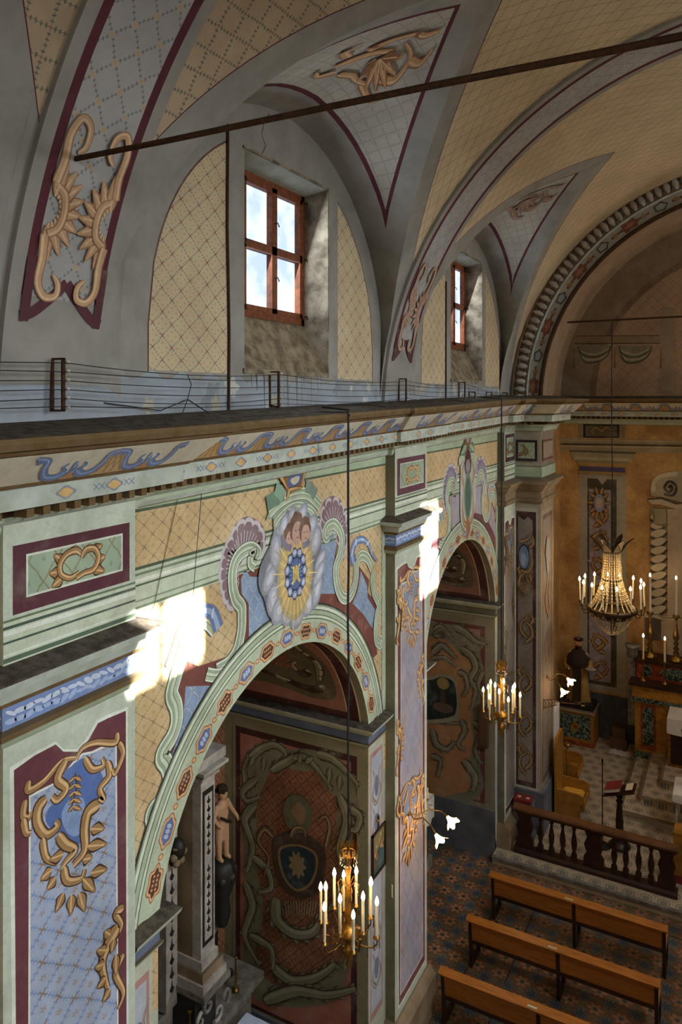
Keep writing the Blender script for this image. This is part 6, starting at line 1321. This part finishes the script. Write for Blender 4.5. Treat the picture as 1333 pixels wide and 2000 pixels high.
# ---- altar of the first side chapel
t = thing('altarpiece', (-2.28, 6.57, 0), 'black and white inlaid marble altarpiece inside the nearest side chapel', 'altarpiece'); ax, ay = -2.28, 6.57
def L1(p): return (p[0]-ax, p[1]-ay, p[2])
def bx1(mb, a, b, m): mb.box(L1(a), L1(b), m)
def bp(name, boxes, par=t):
    mb = MB()
    for a, b, m in boxes: bx1(mb, a, b, m)
    return mb.build(name, par)
bp('altar_base', [((-2.28, 4.75, 0), (-1.75, 8.40, 1.0), 'grey_marble'), ((-2.28, 4.7, 1.0), (-1.57, 8.45, 1.10), 'grey_marble'), ((-2.28, 5.3, 1.1), (-1.95, 7.9, 1.5), 'white_marble')])
for s in (-1, 1):
    yy = lambda d: 6.57+s*d
    bp('pedestal', [((-2.2, yy(.40), 1.75), (-1.42, yy(.92), 1.83), 'grey_marble'), ((-2.2, yy(.42), 1.83), (-1.45, yy(.88), 1.93), 'white_marble'), ((-2.2, yy(.45), 1.93), (-1.48, yy(.85), 2.05), 'warm_stone'), ((-2.2, yy(.48), 2.05), (-1.52, yy(.80), 2.16), 'white_marble'), ((-2.2, yy(.45), 1.10), (-1.6, yy(.85), 1.75), 'black_inlay')])
    mb = MB(); bx1(mb, (-1.68, yy(.50), 2.16), (-1.55, yy(.77), 4.35), 'white_marble'); bx1(mb, (-1.56, yy(.53), 2.3), (-1.545, yy(.74), 4.2), 'black_inlay'); bx1(mb, (-1.55, yy(.565), 2.36), (-1.54, yy(.705), 4.14), 'white_marble')
    bx1(mb, (-2.2, yy(.5), 2.16), (-1.68, yy(.55), 4.35), 'warm_stone')
    for k in range(16):
        z = 2.45+k*.105
        if k != 8: mb.prism([(-.012, 0), (-.035, .03), (-.01, .05), (0, .09), (.01, .05), (.035, .03), (.012, 0)], lambda a, b, d, z=z: L1((-1.54+d, yy(.635)+a, z+b)), 0, .006, 'black_inlay')
    mb.build('column', t)
    bp('capital', [((-2.2, yy(.46), 4.35), (-1.50, yy(.81), 4.41), 'white_marble'), ((-2.2, yy(.43), 4.41), (-1.46, yy(.84), 4.46), 'grey_marble'), ((-2.2, yy(.40), 4.46), (-1.42, yy(.88), 4.50), 'white_marble')])
    mb = MB(); bx1(mb, (-2.1, yy(.22), 1.6), (-1.85, yy(.42), 4.3), 'white_marble')
    for k in range(14): z = 1.8+k*.17; mb.prism([(-.012, 0), (-.04, .04), (-.01, .08), (0, .15), (.01, .08), (.04, .04), (.012, 0)], lambda a, b, d, z=z: L1((-1.85+d, yy(.32)+a, z+b)), 0, .006, 'black_inlay')
    mb.build('pilaster', t)
    mb = MB()     # carved side volute
    for P_, r in (([(.95, 1.9), (1.25, 2.05), (1.35, 2.4), (1.2, 2.65), (1.02, 2.6), (1.05, 2.42), (1.16, 2.44)], .05), ([(.95, 2.0), (1.1, 2.2), (1.05, 2.35)], .04), ([(1.0, 2.7), (1.15, 2.85), (1.3, 2.8), (1.38, 2.62)], .06)): mb.tube([L1((-1.9, yy(a), b)) for a, b in cr(P_, 5)], r, 'white_marble', 8)
    bx1(mb, (-2.2, yy(.85), 1.1), (-1.95, yy(1.35), 2.2), 'black_inlay'); bx1(mb, (-2.2, yy(.85), 2.2), (-1.8, yy(1.4), 2.27), 'white_marble'); mb.build('side_volute', t)
    for z in (3.55,):
        mb = MB(); mb.ball(L1((-1.78, yy(.34), z)), (.1, .1, .13), 'black_inlay', 12)
        for k in range(6): a = k*1.05; mb.ball(L1((-1.76, yy(.34)+.09*math.cos(a), z+.1*math.sin(a)-.06)), .05, 'warm_stone', 8)
        mb.build('carved_head', t)
    for k in range(7):
        mb = MB(); c_ = (yy(.42+.11*k), 1.28+.13*((k*5) % 4)); mb.tube([L1((-1.60+.03*(k % 3), c_[0]+(.11-.011*i)*math.cos(i*.7+k), c_[1]+(.11-.011*i)*math.sin(i*.7+k))) for i in range(10)], [.028-.0018*i for i in range(10)], ('black_inlay', 'white_marble', 'grey_marble')[k % 3], 7); mb.build('carved_scroll', t)
bp('frame', [((-2.2, 6.15, 1.6), (-2.0, 6.25, 4.2), 'gold'), ((-2.2, 6.9, 1.6), (-2.0, 6.99, 4.2), 'gold'), ((-2.2, 6.15, 4.1), (-2.0, 6.99, 4.25), 'gold'), ((-2.2, 6.15, 1.55), (-2.0, 6.99, 1.65), 'gold')]); bp('painting', [((-2.2, 6.25, 1.65), (-2.08, 6.9, 4.1), 'dark_canvas')])
bp('entablature', [((-2.28, 5.6, 4.5), (-1.5, 7.5, 4.62), 'white_marble')])
# the carved child beside the column
t = thing('putto_statue', (-1.75, 7.74, 2.98), 'carved child figure with dark curly hair standing beside the altarpiece column', 'statue')
solid([((0, -.055, .04), .035, (0, -.06, .24), .045), ((0, -.06, .24), .05, (-.01, -.05, .44), .07), ((.03, .06, .04), .035, (.02, .055, .24), .045), ((.02, .055, .24), .05, (0, .045, .44), .07), ((.05, -.06, .02), .028, (-.02, -.055, .03), .03), ((.08, .065, .02), .028, (.01, .06, .03), .03), ((-.01, 0, .50), (.085, .105, .09)), ((0, 0, .60), (.085, .10, .11)), ((0, .0, .70), (.08, .105, .07)), ((0, 0, .74), .035, (0.01, 0, .80), .035), ((.015, 0, .86), (.068, .062, .078)), ((.07, 0, .85), (.014, .012, .014)), ((0, .11, .71), .04, (.02, .18, .58), .033), ((.02, .18, .58), .032, (.08, .23, .47), .024), ((.08, .23, .46), (.028, .02, .03)), ((0, -.11, .71), .04, (-.01, -.16, .6), .033), ((-.01, -.16, .6), .032, (.06, -.13, .5), .024), ((.07, -.12, .49), (.028, .02, .03))]+[((.08+.022*math.cos(g), .23+.008*k, .46-.03), .007, (.09, .228+.009*k, .405), .006) for k, g in ((-2, .2), (-1, .1), (0, 0), (1, .1))], 'statue_skin', 'body', t, .012, 3)
mb = MB()
for k in range(46): a, b = random.uniform(0, 2*PI), random.uniform(.1, 1.4); mb.ball((-.005+.062*math.cos(b)*math.cos(a), .062*math.cos(b)*math.sin(a), .885+.07*math.sin(b)), random.uniform(.022, .032), 'statue_hair', 7)
mb.build('hair', t)
mb = MB(); mb.tube([(.07, -.1, .60), (.09, 0, .52), (.085, .08, .47), (0, .12, .45), (-.09, 0, .5), (-.05, -.11, .6)], .018, 'black_inlay', 7); mb.build('sash', t)
for s in (-1, 1):
    mb = MB(); mb.prism([(0, 0), (.12, .12), (.2, .05), (.2, -.15), (.12, -.3), (.06, -.2)], lambda a, b, d, s=s: (-.09-.3*a+d, s*(.04+a), .72+b), 0, .02, 'black_inlay'); mb.build('wing', t)
mb = MB(); mb.lathe([(0, -.9), (.08, -.85), (.12, -.7), (.10, -.5), (.16, -.35), (.20, -.2), (.16, -.05), (.1, 0), (0, .0)], 'black_inlay', 12)
for k in range(7): a = k*.9; mb.ball((.15*math.cos(a), .15*math.sin(a), -.2+.05*math.sin(k)), .07, 'black_inlay', 8)
mb.build('scroll_pedestal', t)
def candlestick(loc, h, label, group, ch=0, r=.06, bulb=False, cr_=.014, name='candlestick'):
    t = thing(name, loc, label, 'candlestick', group); q = MB(); k = h
    q.lathe([(0, 0), (r, 0), (r*1.02, k*.03), (r*.7, k*.07), (r*.35, k*.12), (r*.5, k*.17), (r*.25, k*.22), (r*.5, k*.27), (r*.22, k*.32), (r*.42, k*.38), (r*.2, k*.43), (r*.5, k*.5), (r*.4, k*.6), (r*.2, k*.75), (r*.18, k*.88), (r*.3, k*.93), (r*.55, k*.97), (r*.55, k), (0, k)], 'brass', 14); q.build('stick', t)
    if ch: candle(t, (0, 0, k), ch, cr_, bulb, lit=.024)
    return t
for i, (x, y, h) in enumerate(((-1.70, 7.98, .46), (-1.68, 7.45, .48), (-1.66, 7.0, .48), (-1.64, 6.55, .48))):
    candlestick((x, y, 1.10), h, 'small dull brass candlestick on the side altar, ' + ('rightmost of the row near the painted wall', 'second from the painted wall', 'third from the painted wall', 'leftmost, below the marble column')[i], 'candlesticks on the side altar', 0, .05)
t = thing('cloth_covered_table', (-1.05, 7.35, 0), 'small table under a pale bluish white cloth before the side altar', 'table')
mb = MB(); mb.box((-.38, -.5, .95), (.38, .5, 1.0), 'dark_wood'); mb.build('table_top', t)
for a in (-.33, .33):
    for b in (-.44, .44): q = MB(); q.box((a-.025, b-.025, 0), (a+.025, b+.025, .95), 'dark_wood'); q.build('leg', t)
def cloth(nm, x0, x1, y0, y1, z, drop, mat, parent=None, org=(0, 0, 0), wav=.015, sides='xXyY'):
    mb = MB(); nx, ny, nd = 24, 24, 5
    def ed(i, n): return i/n
    mb.grid(lambda i, j: (x0+(x1-x0)*i/nx, y0+(y1-y0)*j/ny, z+.002*math.sin(i*1.1)), nx, ny, mat)
    per = [(x0+(x1-x0)*i/nx, y0, 0, -1) for i in range(nx+1)]+[(x1, y0+(y1-y0)*j/ny, 1, 0) for j in range(1, ny+1)]+[(x1-(x1-x0)*i/nx, y1, 0, 1) for i in range(1, nx+1)]+[(x0, y1-(y1-y0)*j/ny, -1, 0) for j in range(1, ny+1)]
    def f(i, j):
        x, y, a, b = per[i]; u_ = j/nd; w = wav*math.sin(i*1.3)*u_+.012*math.sqrt(u_); return (x+a*(w+.004), y+b*(w+.004), z-drop*u_-(.02*abs(math.sin(i*.8)) if j == nd else 0))
    mb.grid(f, len(per)-1, nd, mat); return mb.build(nm, parent, org)
tag(cloth('table_cloth', -1.44, -.66, 6.84, 7.86, 1.006, .35, 'blue_white_cloth', None, (-1.05, 7.35, 1.0)), 'pale bluish white pleated cloth over the small table at the bottom edge', 'cloth')
# ---- altar of the second chapel
t = thing('side_altar_table', (-1.9, 12.3, 0), 'dark altar table of the second side chapel, beside the painted wall', 'altar'); mb = MB(); mb.box((-.9, -1.0, 0), (.9, 1.05, .2), 'grey_marble'); mb.build('step', t); mb = MB(); mb.box((-.85, -.95, .2), (.85, .95, 1.32), 'dark_canvas'); mb.box((-.9, -1.0, 1.32), (.9, 1.0, 1.38), 'grey_marble'); mb.build('altar_body', t)
tag(cloth('altar_cloth', -2.8, -.96, 11.27, 13.33, 1.386, .42, 'white_cloth', None, (-1.9, 12.3, 1.38), .02), 'white lace-edged cloth over the second chapel altar, right of the lilac pilaster', 'cloth')
candlestick((-1.2, 13.1, 1.39), .12, 'short white candle in a small holder on the second chapel altar', None, .22, .04, False, .02)
# ---- pews
def pew(y, label):
    t = thing('pew', (.45, y, 0), label, 'pew', 'wooden pews facing the altar'); Wd = 2.76
    mb = MB(); mb.prism([(-.07, .80), (.05, .835), (.055, .80), (.0, .775), (-.065, .775)], lambda a, b, d: (d, a, b), -.03, Wd+.03, 'pew_wood'); mb.build('top_rail', t)
    for a, b in ((.05, Wd/2-.03), (Wd/2+.03, Wd-.05)):
        q = MB(); q.prism([(.02, .45), (.045, .45), (-.005, .785), (-.03, .785)], lambda u_, v_, d: (d, u_, v_), a, b, 'pew_wood'); q.build('back_panel', t)
    q = MB(); q.box((.05, .0, .41), (Wd-.05, .05, .46), 'dark_wood'); q.build('lower_rail', t)
    q = MB(); q.box((0, .03, .42), (Wd, .46, .445), 'pew_wood'); q.build('seat', t)
    for x in (0, Wd/2-.025, Wd-.05):
        q = MB(); q.prism([(.03, 0), (.09, 0), (.07, .42), (.03, .8), (-.035, .8), (.01, .42)], lambda a, b, d: (d, a, b), x, x+.05, 'dark_wood'); q.prism([(.40, 0), (.45, 0), (.44, .42), (.39, .42)], lambda a, b, d: (d, a, b), x, x+.05, 'dark_wood'); q.box((x, .03, 0), (x+.05, .46, .05), 'dark_wood'); q.box((x, .05, .37), (x+.05, .44, .42), 'dark_wood'); q.build('support', t)
    q = MB(); q.box((Wd*.45, -.05, .806), (Wd*.45+.13, -.02, .822), 'paper_label'); o = q.build('name_plate', t); o['label'] = 'small pale name plate'
    return t
pw = pew(12.41, 'polished orange-brown wooden pew nearest the altar rail, farthest of the three')
dup(pw, (.45, 11.2, 0), 'polished orange-brown wooden pew, middle one of the three'); dup(pw, (.45, 9.98, 0), 'polished orange-brown wooden pew cut by the bottom edge, nearest of the three')
# ---- altar rail
t = thing('altar_rail', (.36, 14.37, .155), 'dark turned-wood altar rail with a broad brown handrail', 'railing'); Wd = 2.86
mb = MB(); mb.prism([(-.09, .80), (.09, .80), (.10, .84), (.085, .87), (-.085, .87), (-.10, .84)], lambda a, b, d: (d, a, b), -.04, Wd+.04, 'rail_top_wood'); mb.prism([(-.07, .76), (.07, .76), (.08, .80), (-.08, .80)], lambda a, b, d: (d, a, b), -.02, Wd+.02, 'dark_wood'); mb.build('handrail', t)
mb = MB(); mb.prism([(-.12, 0), (.12, 0), (.12, .06), (.09, .1), (-.09, .1), (-.12, .06)], lambda a, b, d: (d, a, b), -.03, Wd+.03, 'dark_wood'); mb.build('base_rail', t)
def post(x, w):
    q = MB(); q.box((x-w*.28, -.055, .1), (x+w*.28, .055, .76), 'dark_wood')
    for s in (-1, 1): q.prism([(0, .1), (.5, .1), (.5, .26), (.33, .34), (.48, .5), (.32, .64), (.45, .76), (0, .76)], lambda a, b, d, s=s: (x+s*a*w, d, b), -.05, .05, 'dark_wood')
    q.build('post', t)
for x, w in ((.17, .34), (1.46, .36), (Wd-.15, .30)): post(x, w)
bal = None
for x in (.47, .68, .89, 1.10, 1.82, 2.02, 2.24, 2.45):
    q = MB(); q.box((x-.05, -.05, .1), (x+.05, .05, .2), 'dark_wood'); q.lathe([(.04, .2), (.055, .22), (.03, .27), (.045, .33), (.058, .42), (.045, .52), (.026, .62), (.028, .68), (.045, .70), (.03, .72), (.045, .76)], 'dark_wood', 12, (x, 0, 0)); q.build('baluster', t)
# ---- stone block behind the rail
t = thing('stone_plinth', (.40, 14.86, .15), 'grey stone plinth behind the left end of the altar rail', 'plinth'); mb = MB(); mb.box((-.20, -.12, 0), (.16, .2, .72), 'grey_dado'); mb.box((-.22, -.15, 0), (.19, .2, .1), 'grey_dado'); mb.build('block', t)
t = thing('red_box', (.38, 14.86, .87), 'low red and white patterned box lying on the stone plinth', 'box'); mb = MB(); mb.box((-.18, -.12, 0), (.17, .13, .07), 'red_cover'); mb.build('case', t)
for a in (-.09, .08): mb = MB(); mb.lathe([(0, .07), (.04, .071), (.04, .076), (0, .077)], 'paper_label', 14, (a, 0, 0)); mb.build('roundel', t)
# ---- choir seats
def stall(loc, label, cushion=True):
    t = thing('choir_seat', loc, label, 'seat'); q = MB(); q.prism([(0, 0), (.65, 0), (.65, 1.62), (.6, 1.72), (.05, 1.72), (0, 1.62)], lambda a, b, d: (d, a, b), 0, .05, 'yellow_wood'); q.build('backrest', t)
    for y in (0, .61): q = MB(); q.prism([(.05, 0), (.5, 0), (.53, .4), (.60, .48), (.60, .62), (.5, .66), (.05, .68)], lambda a, b, d: (a, d, b), y, y+.045, 'yellow_wood'); q.build('side_panel', t)
    q = MB(); q.box((.05, .045, .38), (.55, .61, .42), 'yellow_wood'); q.build('seat', t); q = MB(); q.tube([(.57, .0, .42), (.57, .655, .42)], .045, 'yellow_wood', 10); q.build('front_roll', t)
    return t
stall((.80, 15.72, .15), 'yellow-brown wooden choir seat with high back against the chancel pier'); stall((.45, 16.95, .15), 'yellow-brown wooden choir seat under a white cloth behind the pier')
mb = MB(); mb.prism([(0, 0), (.42, 0), (.44, .03), (.4, .07), (.05, .07), (-.01, .03)], lambda a, b, d: (.88+a, d, .575+b), 15.80, 16.30, 'cushion_yellow'); tag(mb.build('seat_cushion', None, (1.1, 16.05, .575)), 'square yellow cushion on the nearest choir seat', 'cushion')
mb = MB()
def f_(i, j):
    u_ = j/16; y = 16.93+.7*i/14; s_ = u_*1.6; x, z = (.40, 1.2+s_) if s_ < .69 else ((.40+(s_-.69), 1.893) if s_ < .80 else (.515+.01*math.sin(i*1.7), 1.893-(s_-.80)))
    return (x, y, z)
mb.grid(f_, 14, 16, 'white_cloth'); tag(mb.build('draped_cloth', None, (.45, 17.3, 1.2)), 'white cloth draped over the high back of the farther choir seat', 'cloth')
t = thing('brass_knob_stand', (.86, 16.75, .15), 'slim golden stand with a round knob between the choir seats', 'stand'); mb = MB(); mb.lathe([(0, 0), (.14, 0), (.13, .03), (.03, .08), (.02, .2), (.025, 1.1), (0, 1.12)], 'gold', 12); mb.build('pole', t); mb = MB(); mb.ball((0, 0, 1.18), (.09, .09, .06), 'brass', 14); mb.build('knob', t)
# ---- lectern, book, microphone
t = thing('lectern', (2.13, 15.42, .15), 'turned dark wooden reading stand behind the altar rail', 'lectern'); mb = MB(); mb.lathe([(0, 0), (.20, 0), (.21, .04), (.12, .08), (.08, .14), (.09, .2), (.055, .26), (.07, .34), (.075, .5), (.06, .7), (.045, .85), (.07, .9), (.04, .95), (.075, 1.0), (.05, 1.06), (0, 1.08)], 'dark_wood', 16); mb.build('column', t)
def slope(a, b, c): return (a, b, 1.10+a*.34+c)
mb = MB(); mb.prism([(-.28, -.2), (.30, -.2), (.30, .22), (-.28, .22)], lambda a, b, d: slope(a, b, d), 0, .022, 'dark_wood'); mb.build('desk', t)
t = thing('red_book', (2.05, 15.42, 1.27), 'thick red-bound book with pale pages lying on the reading stand', 'book'); ds = lambda a, b, d: (a, b, a*.34+d-.01)
for nm, d0, d1, m, e in (('pages', .022, .085, 'book_pages', 0), ('cover', .012, .022, 'red_cover', .012), ('cover', .085, .097, 'red_cover', .012)): mb = MB(); mb.prism([(-.17-e, -.16-e), (.10+e, -.16-e), (.10+e, .16+e), (-.17-e, .16+e)], ds, d0, d1, m); mb.build(nm, t)
mb = MB(); mb.prism([(.20, -.13), (.33, -.13), (.33, .15), (.20, .15)], lambda a, b, d: (2.05+a, 15.42+b, 1.27+a*.34+.0+d), .012, .018, 'book_pages'); tag(mb.build('paper_sheet', None, (2.3, 15.42, 1.27)), 'loose white sheet of paper on the right side of the reading stand', 'paper')
t = thing('microphone_stand', (1.83, 15.28, .15), 'thin black microphone stand left of the reading stand', 'microphone stand'); mb = MB(); mb.lathe([(0, 0), (.15, 0), (.15, .02), (.03, .04), (0, .04)], 'iron', 18); mb.build('base', t); mb = MB(); mb.tube([(0, 0, .03), (.0, 0, 1.62)], .011, 'iron', 6); mb.build('pole', t); mb = MB(); mb.lathe([(0, 0), (.012, .01), (.016, .05), (.02, .07), (.014, .1), (0, .105)], 'iron', 8, (0, 0, 1.62)); mb.build('microphone', t)
# ---- freestanding altar at the right edge with roses; ambo
t = thing('freestanding_altar', (3.95, 16.35, .31), 'freestanding altar under white cloth at the right edge of the chancel', 'altar'); t.location.z = .155
mb = MB(); mb.box((-.88, -.38, .95), (.9, .38, 1.0), 'white_cloth'); mb.build('table_top', t)
for a in (-.85, .83):
    for b in (-.35, .31): q = MB(); q.box((a, b, 0), (a+.04, b+.04, .95), 'white_marble'); q.build('leg', t)
tag(cloth('altar_cloth', 3.05, 4.87, 15.95, 16.75, 1.162, .12, 'white_cloth', None, (3.95, 16.35, 1.15), .006), 'white cloth on the freestanding altar, with red roses on it', 'cloth')
t = thing('rose_bunch', (3.30, 16.45, 1.168), 'small bunch of dark red roses on the freestanding altar', 'flowers'); mb = MB(); mb.lathe([(0, 0), (.05, 0), (.04, .1), (.055, .16), (0, .16)], 'brass', 12); mb.build('vase', t)
for k, (a, b, c) in enumerate(((-.08, 0, .26), (0, .05, .28), (.06, -.03, .24), (-.03, -.07, .25))):
    mb = MB(); mb.tube([(0, 0, .15), (a, b, c)], .005, 'leaf_green', 5); mb.ball((a, b, c), (.045, .045, .035), 'red_flower', 10)
    for g in range(5): mb.ball((a+.025*math.cos(g*1.26), b+.025*math.sin(g*1.26), c+.01), (.022, .022, .03), 'red_flower', 7)
    mb.build('rose', t)
t = thing('ambo', (3.55, 14.95, .15), 'plain brown wooden ambo with a red-brown foot beyond the rail end', 'ambo'); mb = MB(); mb.box((-.40, -.18, .14), (.4, .2, .9), 'yellow_wood'); mb.build('body', t); mb = MB(); mb.box((-.42, -.2, 0), (.42, .22, .14), 'red_cover'); mb.build('foot', t)
# ---- high altar
t = thing('high_altar', (4.5, 19.6, .15), 'ochre, red and green marble high altar against the end wall', 'altar')
def hb(mb, a, b, m): mb.box((a[0]-4.5, a[1]-19.6, a[2]-.15), (b[0]-4.5, b[1]-19.6, b[2]-.15), m)
mb = MB(); hb(mb, (1.98, 19.2, .15), (7.02, 20.15, 1.68), 'ochre_marble'); hb(mb, (1.96, 19.12, .15), (7.04, 19.3, .45), 'green_marble'); mb.build('body', t)
for x in (2.28, 2.9, 5.9, 6.5):
    mb = MB(); hb(mb, (x-.17, 19.185, .5), (x+.17, 19.2, 1.60), 'red_marble'); mb.prism([(x-.12-4.5, .48), (x+.12-4.5, .48), (x+.12-4.5, 1.28)]+[(x+.12*math.cos(PI*k/8)-4.5, 1.28+.12*math.sin(PI*k/8)) for k in range(1, 8)]+[(x-.12-4.5, 1.28)], lambda a, b, d: (a, -.42-d, b), 0, .012, 'green_marble'); mb.build('inlaid_panel', t)
mb = MB(); hb(mb, (1.9, 19.12, 1.66), (7.1, 20.15, 1.76), 'green_marble'); hb(mb, (1.92, 19.15, 1.76), (7.08, 20.15, 2.05), 'ochre_marble'); hb(mb, (1.86, 19.06, 2.05), (7.14, 20.15, 2.12), 'dark_wood'); mb.build('entablature', t)
mb = MB(); hb(mb, (1.98, 19.48, 2.12), (7.02, 20.15, 2.52), 'red_marble'); hb(mb, (1.92, 19.42, 2.52), (7.08, 20.15, 2.58), 'dark_wood'); mb.build('gradine', t)
for x, w in ((2.22, .11), (2.85, .34), (3.7, .34), (5.3, .34), (6.2, .34)):
    mb = MB(); mb.prism([(x-4.5+w*math.cos(2*PI*k/20), 2.17+.14*max(-1, min(1, 1.3*math.sin(2*PI*k/20)))) for k in range(20)], lambda a, b, d: (a, -.122-d, b), 0, .014, 'green_marble'); mb.build('inlaid_panel', t)
mb = MB(); hb(mb, (1.78, 19.5, .9), (1.96, 20.1, 2.55), 'grey_marble'); mb.lathe([(.08, 2.4), (.14, 2.5), (.12, 2.58), (.17, 2.66), (.18, 2.72), (0, 2.72)], 'grey_marble', 12, (1.87-4.5, 0, 0)); mb.build('side_column', t)
t = thing('altar_table', (4.5, 18.7, .63), 'dark carved altar table under a white lace-edged cloth before the high altar', 'altar table'); mb = MB(); mb.box((-1.7, -.36, 0), (1.7, .38, 1.05), 'dark_wood'); mb.box((-1.72, -.38, 0), (1.72, -.36, .06), 'gold'); mb.box((-1.72, -.385, 0), (-1.66, -.36, 1.0), 'gold'); mb.build('body', t)
for k in range(8): q = MB(); q.lathe([(.05, .1), (.06, .2), (.03, .3), (.05, .5), (.03, .7), (.05, .9)], 'dark_wood', 10, (-1.4+.4*k, -.37, 0)); q.build('carved_baluster', t)
tag(cloth('altar_table_cloth', 2.76, 6.24, 18.32, 19.1, 1.70, .32, 'white_cloth', None, (4.5, 18.7, 1.69), .012), 'white lace-edged cloth over the carved altar table', 'cloth')
for i, (x, lb) in enumerate(((2.27, 'tall brass candlestick with a lit candle on the altar top, leftmost'), (2.86, 'tall brass candlestick with a lit candle on the altar top at the right edge'))): candlestick((x, 19.72, 2.585), 1.12, lb, 'tall brass candlesticks on the high altar', .88, .15, True, .03)
for i, (x, lb) in enumerate(((2.16, 'small silvery candlestick with a lit candle on the altar step, leftmost'), (2.64, 'small silvery candlestick with a lit candle on the altar step, right of the leftmost'))): candlestick((x, 19.28, 2.125), .55, lb, 'small candlesticks on the high altar', .52, .07, True, .024)
# ---- friar statue on its pedestal
t = thing('statue_pedestal', (.52, 19.75, .15), 'gold-framed pedestal with a dark green marble front in the chancel corner', 'pedestal'); mb = MB(); mb.box((-.46, -.32, .1), (.46, .35, .84), 'yellow_wood'); mb.box((-.5, -.37, .84), (.5, .36, .9), 'warm_stone'); mb.box((-.48, -.34, 0), (.48, .35, .1), 'red_marble'); mb.build('body', t)
mb = MB(); mb.box((-.38, -.335, .18), (.38, -.32, .77), 'green_marble'); mb.build('front_panel', t); mb = MB(); mb.prism([(-.12, .47), (0, .33), (.12, .47), (0, .61)], lambda a, b, d: (a, -.335-d, b), 0, .01, 'ochre_marble'); mb.prism([(-.06, .47), (0, .4), (.06, .47), (0, .54)], lambda a, b, d: (a, -.345-d, b), 0, .006, 'red_marble'); mb.build('diamond_inlay', t)
t = thing('friar_statue', (.55, 19.72, 1.055), 'painted statue of a bearded friar in dark cape holding a plate', 'statue')
mb = MB(); mb.prism([(-.42, -.26), (.4, -.26), (.42, .28), (-.42, .28)], lambda a, b, d: (a, b, d), 0, .14, 'black_inlay')
for k in range(9): mb.ball((-.38+.09*k, -.22+.05*(k % 3), .13), (.08, .08, .05), 'black_inlay', 8)
mb.build('rock_base', t)
solid([((0, 0, 1.62), (.098, .105, .12)), ((0, -.09, 1.61), (.018, .03, .025)), ((0, 0, 1.42), .055, (0, 0, 1.55), .05), ((-.09, .01, 1.63), (.015, .02, .03)), ((.09, .01, 1.63), (.015, .02, .03)), ((0, 0, 1.2), (.16, .11, .2)), ((-.2, 0, 1.34), .055, (-.27, -.04, 1.08), .045), ((-.27, -.04, 1.08), .042, (-.2, -.2, 1.0), .03), ((.2, 0, 1.34), .055, (.27, -.04, 1.1), .045), ((.27, -.04, 1.1), .042, (.3, -.22, 1.06), .03), ((.3, -.26, 1.065), (.04, .05, .022)), ((-.19, -.23, 1.0), (.035, .045, .025)), ((-.2, 0, 1.34), .06, (.2, 0, 1.34), .06), ((0, 0, .5), .14, (0, 0, 1.15), .13)]+[((.28+.016*k, -.28, 1.07), .008, (.285+.02*k, -.34+.008*abs(k-1), 1.065), .007) for k in range(4)]+[((-.205+.014*k, -.25, 1.0), .008, (-.205+.014*k, -.31+.008*abs(k-1), .985), .007) for k in range(4)], 'statue_skin', 'body', t, .016, 2)
def robe(nm, prof, mat, sx=1., sy=.75, folds=14, amp=.06, a0=0, a1=2*PI):
    mb = MB()
    def fn(i, j):
        r, z = prof[j]; a = a0+(a1-a0)*i/96; q = r*(1+amp*math.cos(folds*a)*(1-z/1.5)); return (q*sx*math.cos(a), q*sy*math.sin(a), z)
    mb.grid(fn, 96, len(prof)-1, mat); return mb.build(nm, t)
robe('habit', [(.30, .13), (.27, .4), (.24, .7), (.21, .95), (.22, 1.15), (.22, 1.3), (.1, 1.44)], 'friar_robe'); robe('cape', [(.33, 1.06), (.335, 1.1), (.30, 1.22), (.24, 1.34), (.14, 1.43), (.08, 1.47), (.085, 1.52)], 'friar_habit', 1, .72, 10, .03)
mb = MB(); mb.prism([(-.11, .2), (.11, .2), (.10, .9), (.11, 1.15), (-.11, 1.15), (-.10, .9)], lambda a, b, d: (a, -.175-.10*max(0, (1.0-b))*.6-d, b), 0, .03, 'friar_habit'); mb.build('scapular', t)
mb = MB(); mb.ball((0, -.045, 1.525), (.066, .058, .045), 'statue_hair', 12); mb.ball((0, -.05, 1.49), (.045, .045, .045), 'statue_hair', 12); mb.build('beard', t)
mb = MB(); mb.lathe([(.088, 1.675), (.104, 1.69), (.108, 1.71), (.10, 1.73), (.07, 1.74), (.075, 1.71), (.088, 1.675)], 'statue_hair', 20)
for k in range(20): a = 2*PI*k/20; mb.ball((.10*math.cos(a), .105*math.sin(a), 1.71), .024, 'statue_hair', 7)
mb.build('hair', t)
for s in (-1, 1): mb = MB(); mb.ball((s*.035, -.083, 1.635), (.012, .008, .007), 'black_inlay', 8); mb.build('eye', t); mb = MB(); mb.tube([(s*.26, -.0, 1.2), (s*.29, -.06, 1.04), (s*.26, -.16, 1.0)], [.085, .10, .06], 'friar_robe', 10); mb.build('sleeve', t)
mb = MB(); mb.lathe([(0, 0), (.09, .005), (.13, .02), (.12, .024), (0, .012)], 'white_marble', 18, (.36, -.3, 1.075)); mb.build('plate', t)
# ---- stacked box and cloth in the corner
mb = MB(); mb.box((1.34, 19.62, .151), (1.74, 20.0, .45), 'brown_panel'); tag(mb.build('wooden_box', None, (1.5, 19.8, .151)), 'brown wooden box on the floor by the end wall, lower of the stack', 'box')
mb = MB(); mb.box((1.38, 19.68, .451), (1.70, 19.98, .68), 'brown_panel'); tag(mb.build('wooden_box', None, (1.5, 19.8, .451)), 'smaller brown wooden box on top of the larger one by the end wall', 'box')
mb = MB(); mb.grid(lambda i, j: (1.36+.5*i/12, 19.32+.28*j/8, .156+.03*abs(math.sin(i*.9+j*.7))), 12, 8, 'white_cloth'); tag(mb.build('folded_cloth', None, (1.5, 19.5, .151)), 'crumpled white cloth on the floor before the brown boxes', 'cloth')
